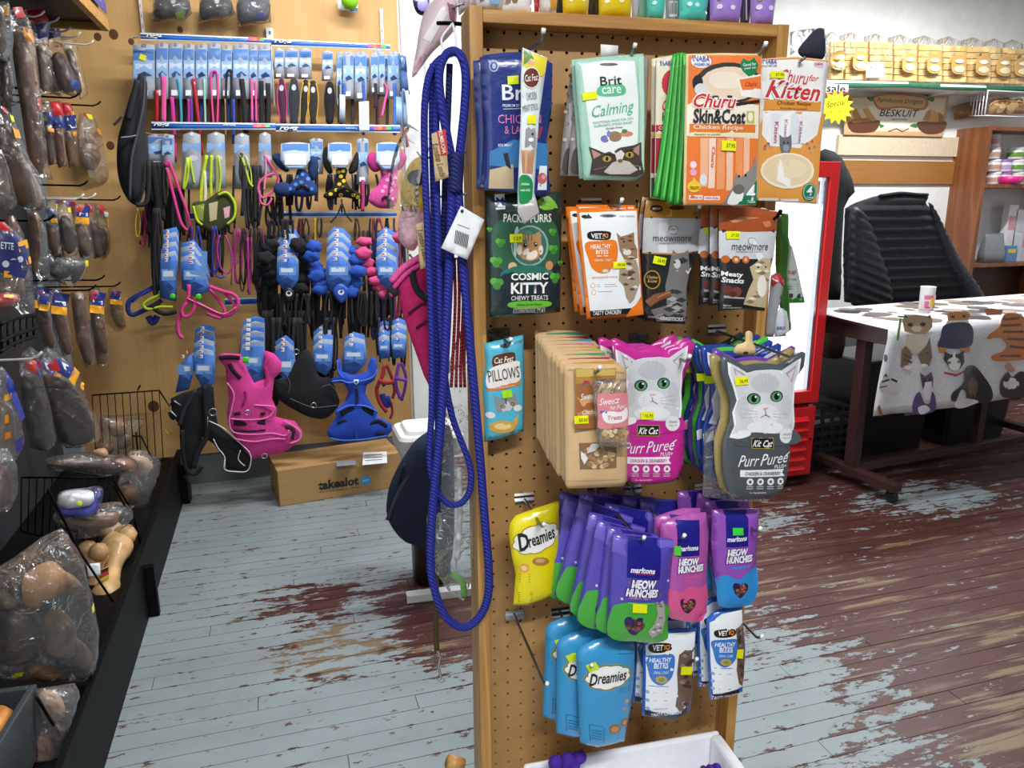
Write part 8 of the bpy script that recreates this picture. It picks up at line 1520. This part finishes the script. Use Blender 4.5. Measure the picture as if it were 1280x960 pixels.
# biscuit poster
PO = PWR.shift(.04)
apack('biscuit_poster', 'rectangular rusk poster reading beskuit with two baskets', 'poster', E3, [(388,482),(905,482),(872,686),(378,676)], PO, 'd2a878',
  [('p','e3d2b4',[(420,490),(890,490),(862,660),(404,655)]),('p','efe6d4',[(500,530),(800,530),(790,640),(520,640)]),('s','b9743c',[(526,480),(640,468),(780,484),(800,520),(770,552),(660,540),(560,550),(530,520)]),('s','dcae74',[(536,486),(640,476),(770,490),(784,518),(762,540),(660,530),(566,538),(540,516)]),('t','4a2c1c','Farmhouse Delights',660,508,230,30,2,.2,0),('t','2f2624','BESKUIT',654,566,196,36,1,.25,.01),('t','5a4434','FARM STYLE RUSKS',652,597,80,9),
   ('s','5f3520',[(398,612),(470,600),(556,604),(540,650),(500,664),(420,660)]),('s','5f3520',[(744,612),(820,606),(890,610),(870,660),(800,672),(756,650)]),('p','c58a3e',[(420,560),(440,540),(470,600),(430,612)]),('p','d9a552',[(470,545),(500,540),(540,604),(500,608)]),('p','b87a34',[(410,596),(500,590),(520,606),(420,614)]),('p','c58a3e',[(770,600),(790,560),(815,545),(810,608)]),('p','d9a552',[(820,550),(860,570),(850,610),(800,610)]),('p','a8682c',[(850,560),(876,580),(872,610),(850,610)]),
   ('s','3f7a3a',[(494,486),(530,484),(520,506),(500,500)]),('s','3f7a3a',[(790,492),(830,488),(820,510)]),('s','3f7a3a',[(556,620),(580,630),(560,640)]),('s','3f7a3a',[(706,630),(736,618),(742,640)]),('l','7a4a2a',[(600,658),(640,644),(670,658),(700,644)],5)], (), T=.002, kind='paper', wob=0)
# rusk shelf
sh0 = PWR.shift(.3).hit(*cp(E3, 280, 412)); sh1 = PWR.shift(.3).hit(*cp(E3, 1400, 440)); shz = PWR.shift(.3).hit(*cp(E3, 800, 424)).z
t = thing('rusk_shelf', 'long white wall shelf holding bags of rusks', 'shelf', (sh0.x, WR, shz), 0); mb = MB(); mb.box((0, -.3, -.02), (sh1.x-sh0.x, 0, 0)); mb.build('board', WHITE, t)
for k, x in enumerate((.3, 1.2)): mb = MB(); mb.box((x, -.25, -.04), (x+.02, 0, -.02)); mb.box((x, -.02, -.2), (x+.02, 0, -.02)); mb.build('bracket', WHITE, t)
PSH = Plane((0, WR-.303, 0))
apack('green_trim', 'dark green gingham cloth trim along the rusk shelf edge', 'trim', E3, [(284,402),(500,410),(690,414),(900,420),(1100,428),(1300,432),(1300,458),(1100,455),(900,450),(690,438),(400,440),(284,416)], PSH, '2c6a4a', [('p','c9d8cc',[(284,400),(700,410),(700,420),(284,414)]),('p','c9d8cc',[(860,420),(1090,428),(1090,440),(860,434)])], (), T=.004, kind='fabric', h=.05)
RB = random.Random(12)
xs = [286,356,478,600,722,845,965,1085,1180,1270]
for i in range(9):
    x0, x1 = xs[i], xs[i+1]-4; yt = 205+i*5; yb = 405+i*3
    def rusk(th, cv, S, x0=x0, x1=x1, yt=yt, yb=yb, i=i):
        rr = random.Random(40+i); r_, c_ = 6, 4
        for a in range(r_):
            for b in range(c_):
                xa = x0+4+(x1-x0-8)*b/c_; xb = x0+(x1-x0-4)*(b+1)/c_; ya = yt+6+(yb-yt-8)*a/r_; yc = yt+2+(yb-yt-8)*(a+1)/r_
                pts = [cv(*p) for p in rect(xa+rr.uniform(0,2), ya+rr.uniform(0,3), xb, yc)]
                mb = MB(); xx = [p[0] for p in pts]; zz = [p[1] for p in pts]; k = rr.uniform(0, .006)
                mb.box((min(xx), -.052-k, min(zz)), (max(xx), -.03, max(zz))); mb.build('rusk', mat(rr.choice(['dcb878','cfa764','e3c488','d6b070']), 'flesh', bump=.2), th)
        pr = Print(S, 0); pr.S.lift = .045; mx_ = (x0+x1)/2; my = (yt+yb)/2+10
        if i not in (2,):
            draw(pr, [('s','c9a05c',[(mx_-30,my-36),(mx_,my-50),(mx_+30,my-36),(mx_+34,my+30),(mx_,my+46),(mx_-34,my+30)]),('e','e9d6b0',mx_,my+20,26,16),('e','f2ead8',mx_,my-18,22,10)], cv, 'print')
        pr.build('round_label', th)
    o = apack('rusk_bag', f'clear bag of golden rusks, {ORD[i]} from the left on the shelf', 'rusk bag', E3, [(x0,yt-30),((x0+x1)/2,yt-48),(x1,yt-26),(x1+3,yb),(x0-2,yb)], Plane((0, WR-.22, 0)), clear('f0e8dc', .22, .15), (), (), T=.055, group='rusk bags on the wall shelf', h=.05, body='bag', extra=rusk)
apack('price_card', 'small white price card on the third rusk bag', 'price card', E3, [(492,312),(578,310),(582,388),(490,390)], Plane((0, WR-.31, 0)), 'f3f3f4', [('t','4a4a6a','R20',536,335,60,20,-6,.3,0)]+lines('8a8aa0',500,570,[360,374],3), (), T=.0006, kind='paper', wob=0)
# yellow star sign and sale sign
def starp(cx, cy, r0, r1, n): return [(cx+(r0 if k % 2 else r1)*math.cos(math.pi*k/n+.1), cy+(r0 if k % 2 else r1)*math.sin(math.pi*k/n+.1)) for k in range(2*n)]
apack('star_sign', 'yellow starburst special price card beside the kitten pack', 'sign', E3, starp(343,538,62,88,14), Plane((0, WR-.315, 0)), 'f4ea16', [('t','3a4a08','Special',340,520,94,40,-8,.2,.01),('t','6a6a20','R 20 each',345,555,70,18,-5,.1,0),('t','6a6a20','per pack',350,490,70,14,-5,.1,0)], (), T=.001, kind='paper', wob=0)
apack('sale_sign', 'small white sale sign above the yellow star', 'sign', E3, [(286,416),(402,424),(400,462),(288,468)], Plane((0, WR-.312, 0)), 'efece8', [('t','3a2a34','sale',340,442,96,40,2,0,.02),('p','c9323a',[(286,464),(400,458),(400,466),(286,472)])], (), T=.001, kind='paper', wob=0)
apack('pet_mat', 'dark navy padded toy in clear wrap above the kitten pack', 'pet toy', E3, [(150,250),(190,196),(230,152),(262,140),(278,160),(276,292),(200,290),(165,282)], BP(.0), '2b2f3c', [('l','56708f',[(268,150),(270,285)],8)], (), T=.012, smooth=True, kind='fabric')
apack('clear_wrap', 'crinkled clear wrap beside the right post top', 'wrapper', E3, [(108,160),(160,150),(262,138),(180,210),(148,250),(110,278)], BP(.0), clear('eef0f2', .4), (), (), T=.006)
# white wire basket under the shelf
wbk = thing('wire_basket', 'white wire basket under the rusk shelf holding biscuits', 'basket', (0, 0, 0), 0)
PBK = Plane((0, WR-.32, 0)); wp = mat('eeeef0', 'plastic')
def wire(nm, pts, r=.004): mb = MB(); mb.tube(pts, r, 6); return mb.build(nm, wp, wbk, True)
a = PBK.hit(*cp(E3, 1100, 452)); b = PBK.hit(*cp(E3, 1100, 578)); x2 = PBK.hit(*cp(E3, 1400, 500)).x; bl_ = PWR.hit(*cp(E3, 905, 500)); z0, z1 = b.z, a.z; yf = WR-.32; xl = PWR.hit(*cp(E3, 1000, 520)).x
wire('rim', [(xl, WR, z1), (a.x, yf, z1), (x2, yf, z1)]); wire('bottom_rim', [(xl, WR, z0+.03), (a.x, yf, z0), (x2, yf, z0)])
for k in range(7):
    t_k = k/6; p = Vector((xl, WR, 0)).lerp(Vector((a.x, yf, 0)), t_k); wire('upright_wire', [(p.x, p.y, z1), (p.x, p.y, z0+.03*(1-t_k))])
for k in range(1, 10): wire('cross_wire', [(a.x+(x2-a.x)*k/10, yf, z0), (xl+(x2-xl)*k/10, WR-.01, z0+.03)], .003)
wbk.location = (0, 0, 0)
t = apack('biscuit_bag', 'bag of biscuits lying in the white wire basket', 'biscuit bag', E3, [(1105,500),(1160,488),(1300,510),(1300,570),(1105,572)], Plane((0, WR-.2, 0)), 'b08a5a', kibble(1190,535,90,40,16,['c9a070','8a6238','d8b684'],3,.2), (), T=.05, h=.05)
apack('biscuit_bag', 'darker bag of biscuits behind the basket wires', 'biscuit bag', E3, [(925,530),(1000,510),(1085,505),(1085,580),(930,600)], Plane((0, WR-.04, 0)), '8a6a48', (), (), T=.02, h=.05)
# ---- brown shelf unit at the right edge
PSU = Plane((0, WR-.3, 0))
s0 = PSU.hit(*cp(E4, 1080, 200)); s1x = s0.x; s2x = s1x+.9; su = thing('shelf_unit', 'brown wooden shelf unit at the right edge holding tubs', 'shelf unit', (s1x, WR, 0), 0)
WD = wood('8f5630', '6d3d20', 'z', 1.2, .45)
def sb(nm, a, b): mb = MB(); mb.box(a, b); bevel(mb.build(nm, WD, su), .002)
z_a = PSU.hit(*cp(E4, 1080, 290)).z; z_b = PSU.hit(*cp(E4, 1010, 690)).z; z_t = PSU.hit(*cp(E3, 1100, 630)).z
sb('side_panel', (0, -.3, 0), (.035, 0, z_t)); sb('side_panel', (.9, -.3, 0), (.935, 0, z_t)); sb('shelf', (.035, -.3, z_a-.015), (.9, -.002, z_a+.015)); sb('shelf', (.035, -.3, z_b-.015), (.9, -.002, z_b+.015)); sb('shelf', (.035, -.3, .4), (.9, -.002, .43)); sb('shelf', (.035, -.3, z_t-.03), (.9, -.002, z_t))
mb = MB(); mb.box((.035, -.012, 0), (.9, -.004, z_b-.02)); mb.build('back_panel', mat('4a2f1e', 'paint'), su)
mb = MB(); mb.box((.035, -.012, z_b+.02), (.9, -.004, z_t-.03)); mb.build('upper_back_panel', mat('dfe0e0', 'paint'), su)
def tub(px, crop, y0, y1, x0, x1, z, yoff, body, cap, lab, band=None, shape='tub'):
    pl_ = Plane((0, WR-yoff, 0)); a = pl_.hit(*cp(crop, x0, y1)); b = pl_.hit(*cp(crop, x1, y1)); h = pl_.hit(*cp(crop, x0, y0)).z - pl_.hit(*cp(crop, x0, y1)).z; r = (b.x-a.x)/2
    t = thing('supplement_tub', lab, 'tub', ((a.x+b.x)/2, WR-yoff, z), 0, 'tubs on the shelf unit')
    mb = MB(); mb.lathe([(r*.92, 0), (r, .006), (r, h*.72), (r*.9, h*.78), (r*.9, h*.8)], (0, 0, 0), 18); mb.build('jar', mat(body, 'plastic'), t, True)
    mb = MB(); mb.lathe([(r*.94, h*.8), (r*.96, h*.82), (r*.96, h), (r*.8, h*1.01)], (0, 0, 0), 18); mb.build('cap', mat(cap, 'plastic'), t, True)
    if band:
        mb = MB(); mb.lathe([(r*1.01, h*.2), (r*1.015, h*.22), (r*1.015, h*.55), (r*1.01, h*.57)], (0, 0, 0), 18); mb.build('label', mat(band, 'print'), t, True)
    return h
zt0 = z_a+.015
for k, (x0, x1, ys, col, cap, band) in enumerate([(1098, 1150, (275, 205, 135, 70), 'ecebea', 'f2f2f2', 'c9a08a'), (1158, 1210, (232, 170), 'e6e2ea', '9a6ab8', 'b9a0c4'), (1216, 1276, (205, 140, 75), 'ecefea', 'f0f0ee', '6a9a3a'), (1284, 1330, (205, 140), 'e4e6ea', 'eeeeee', '8a9ab0')]):
    z = zt0
    for i in range(len(ys)):
        y1 = ys[i]; y0 = ys[i]-62
        h = tub(0, E4, y0, y1, x0, x1, z, .14, col, cap, f'white tub, {ORD[i]} from the bottom in stack {ORD[k]} from the left', band); z += h*1.012+.001
pk = thing('pink_bowl', 'bright pink plastic bowl in front of the stacked tubs', 'bowl', Plane((0, WR-.25, 0)).hit(*cp(E4, 1210, 268)), 0); pk.location.z = zt0
mb = MB(); mb.lathe([(.04, 0), (.075, .004), (.085, .03), (.09, .06), (.084, .06), (.075, .02)], (0, 0, 0), 20); mb.build('bowl', mat('e0308a', 'plastic'), pk, True)
zz = z_b+.015
bg = thing('grey_pouch', 'grey plastic pouch standing on the middle shelf', 'pouch', Plane((0, WR-.24, 0)).hit(*cp(E4, 1110, 672)), 0); bg.location.z = zz
mb = MB(); loft(mb, [rrect(.10, .05, .02, 0), rrect(.105, .045, .02, .08), rrect(.095, .02, .015, .21), rrect(.095, .006, .005, .235)]); mb.build('pouch', mat('75797e', 'foil'), bg, True)
for k, (x, w, h, c, lab) in enumerate([(1175, .05, .46, 'e9e3e4', 'tall white and pink carton behind the grey pouch'), (1215, .055, .42, 'e6e6ea', 'tall white carton beside the pink printed one'), (1195, .05, .13, '5f86b4', 'small blue and yellow carton before the white cartons'), (1262, .06, .22, 'b9c0c8', 'clear jar of pink sweets on the middle shelf'), (1300, .05, .2, 'e0e2e6', 'white box at the right end of the middle shelf')]):
    p = Plane((0, WR-(.1 if h > .4 else .2), 0)).hit(*cp(E4, x, 672)); t = thing('carton', lab, 'carton', (p.x, p.y, zz), 0); mb = MB(); mb.box((-w, -.03, 0), (w, .03, h)); bevel(mb.build('box', mat(c, 'paper'), t), .003)
    mb = MB(); mb.box((-w*.8, -.0312, h*.55), (w*.8, -.0302, h*.8)); mb.build('label', mat(['d89aa4', 'c9c9d4', 'e0c020', 'd87a7a', '9aa4b4'][k], 'print'), t)
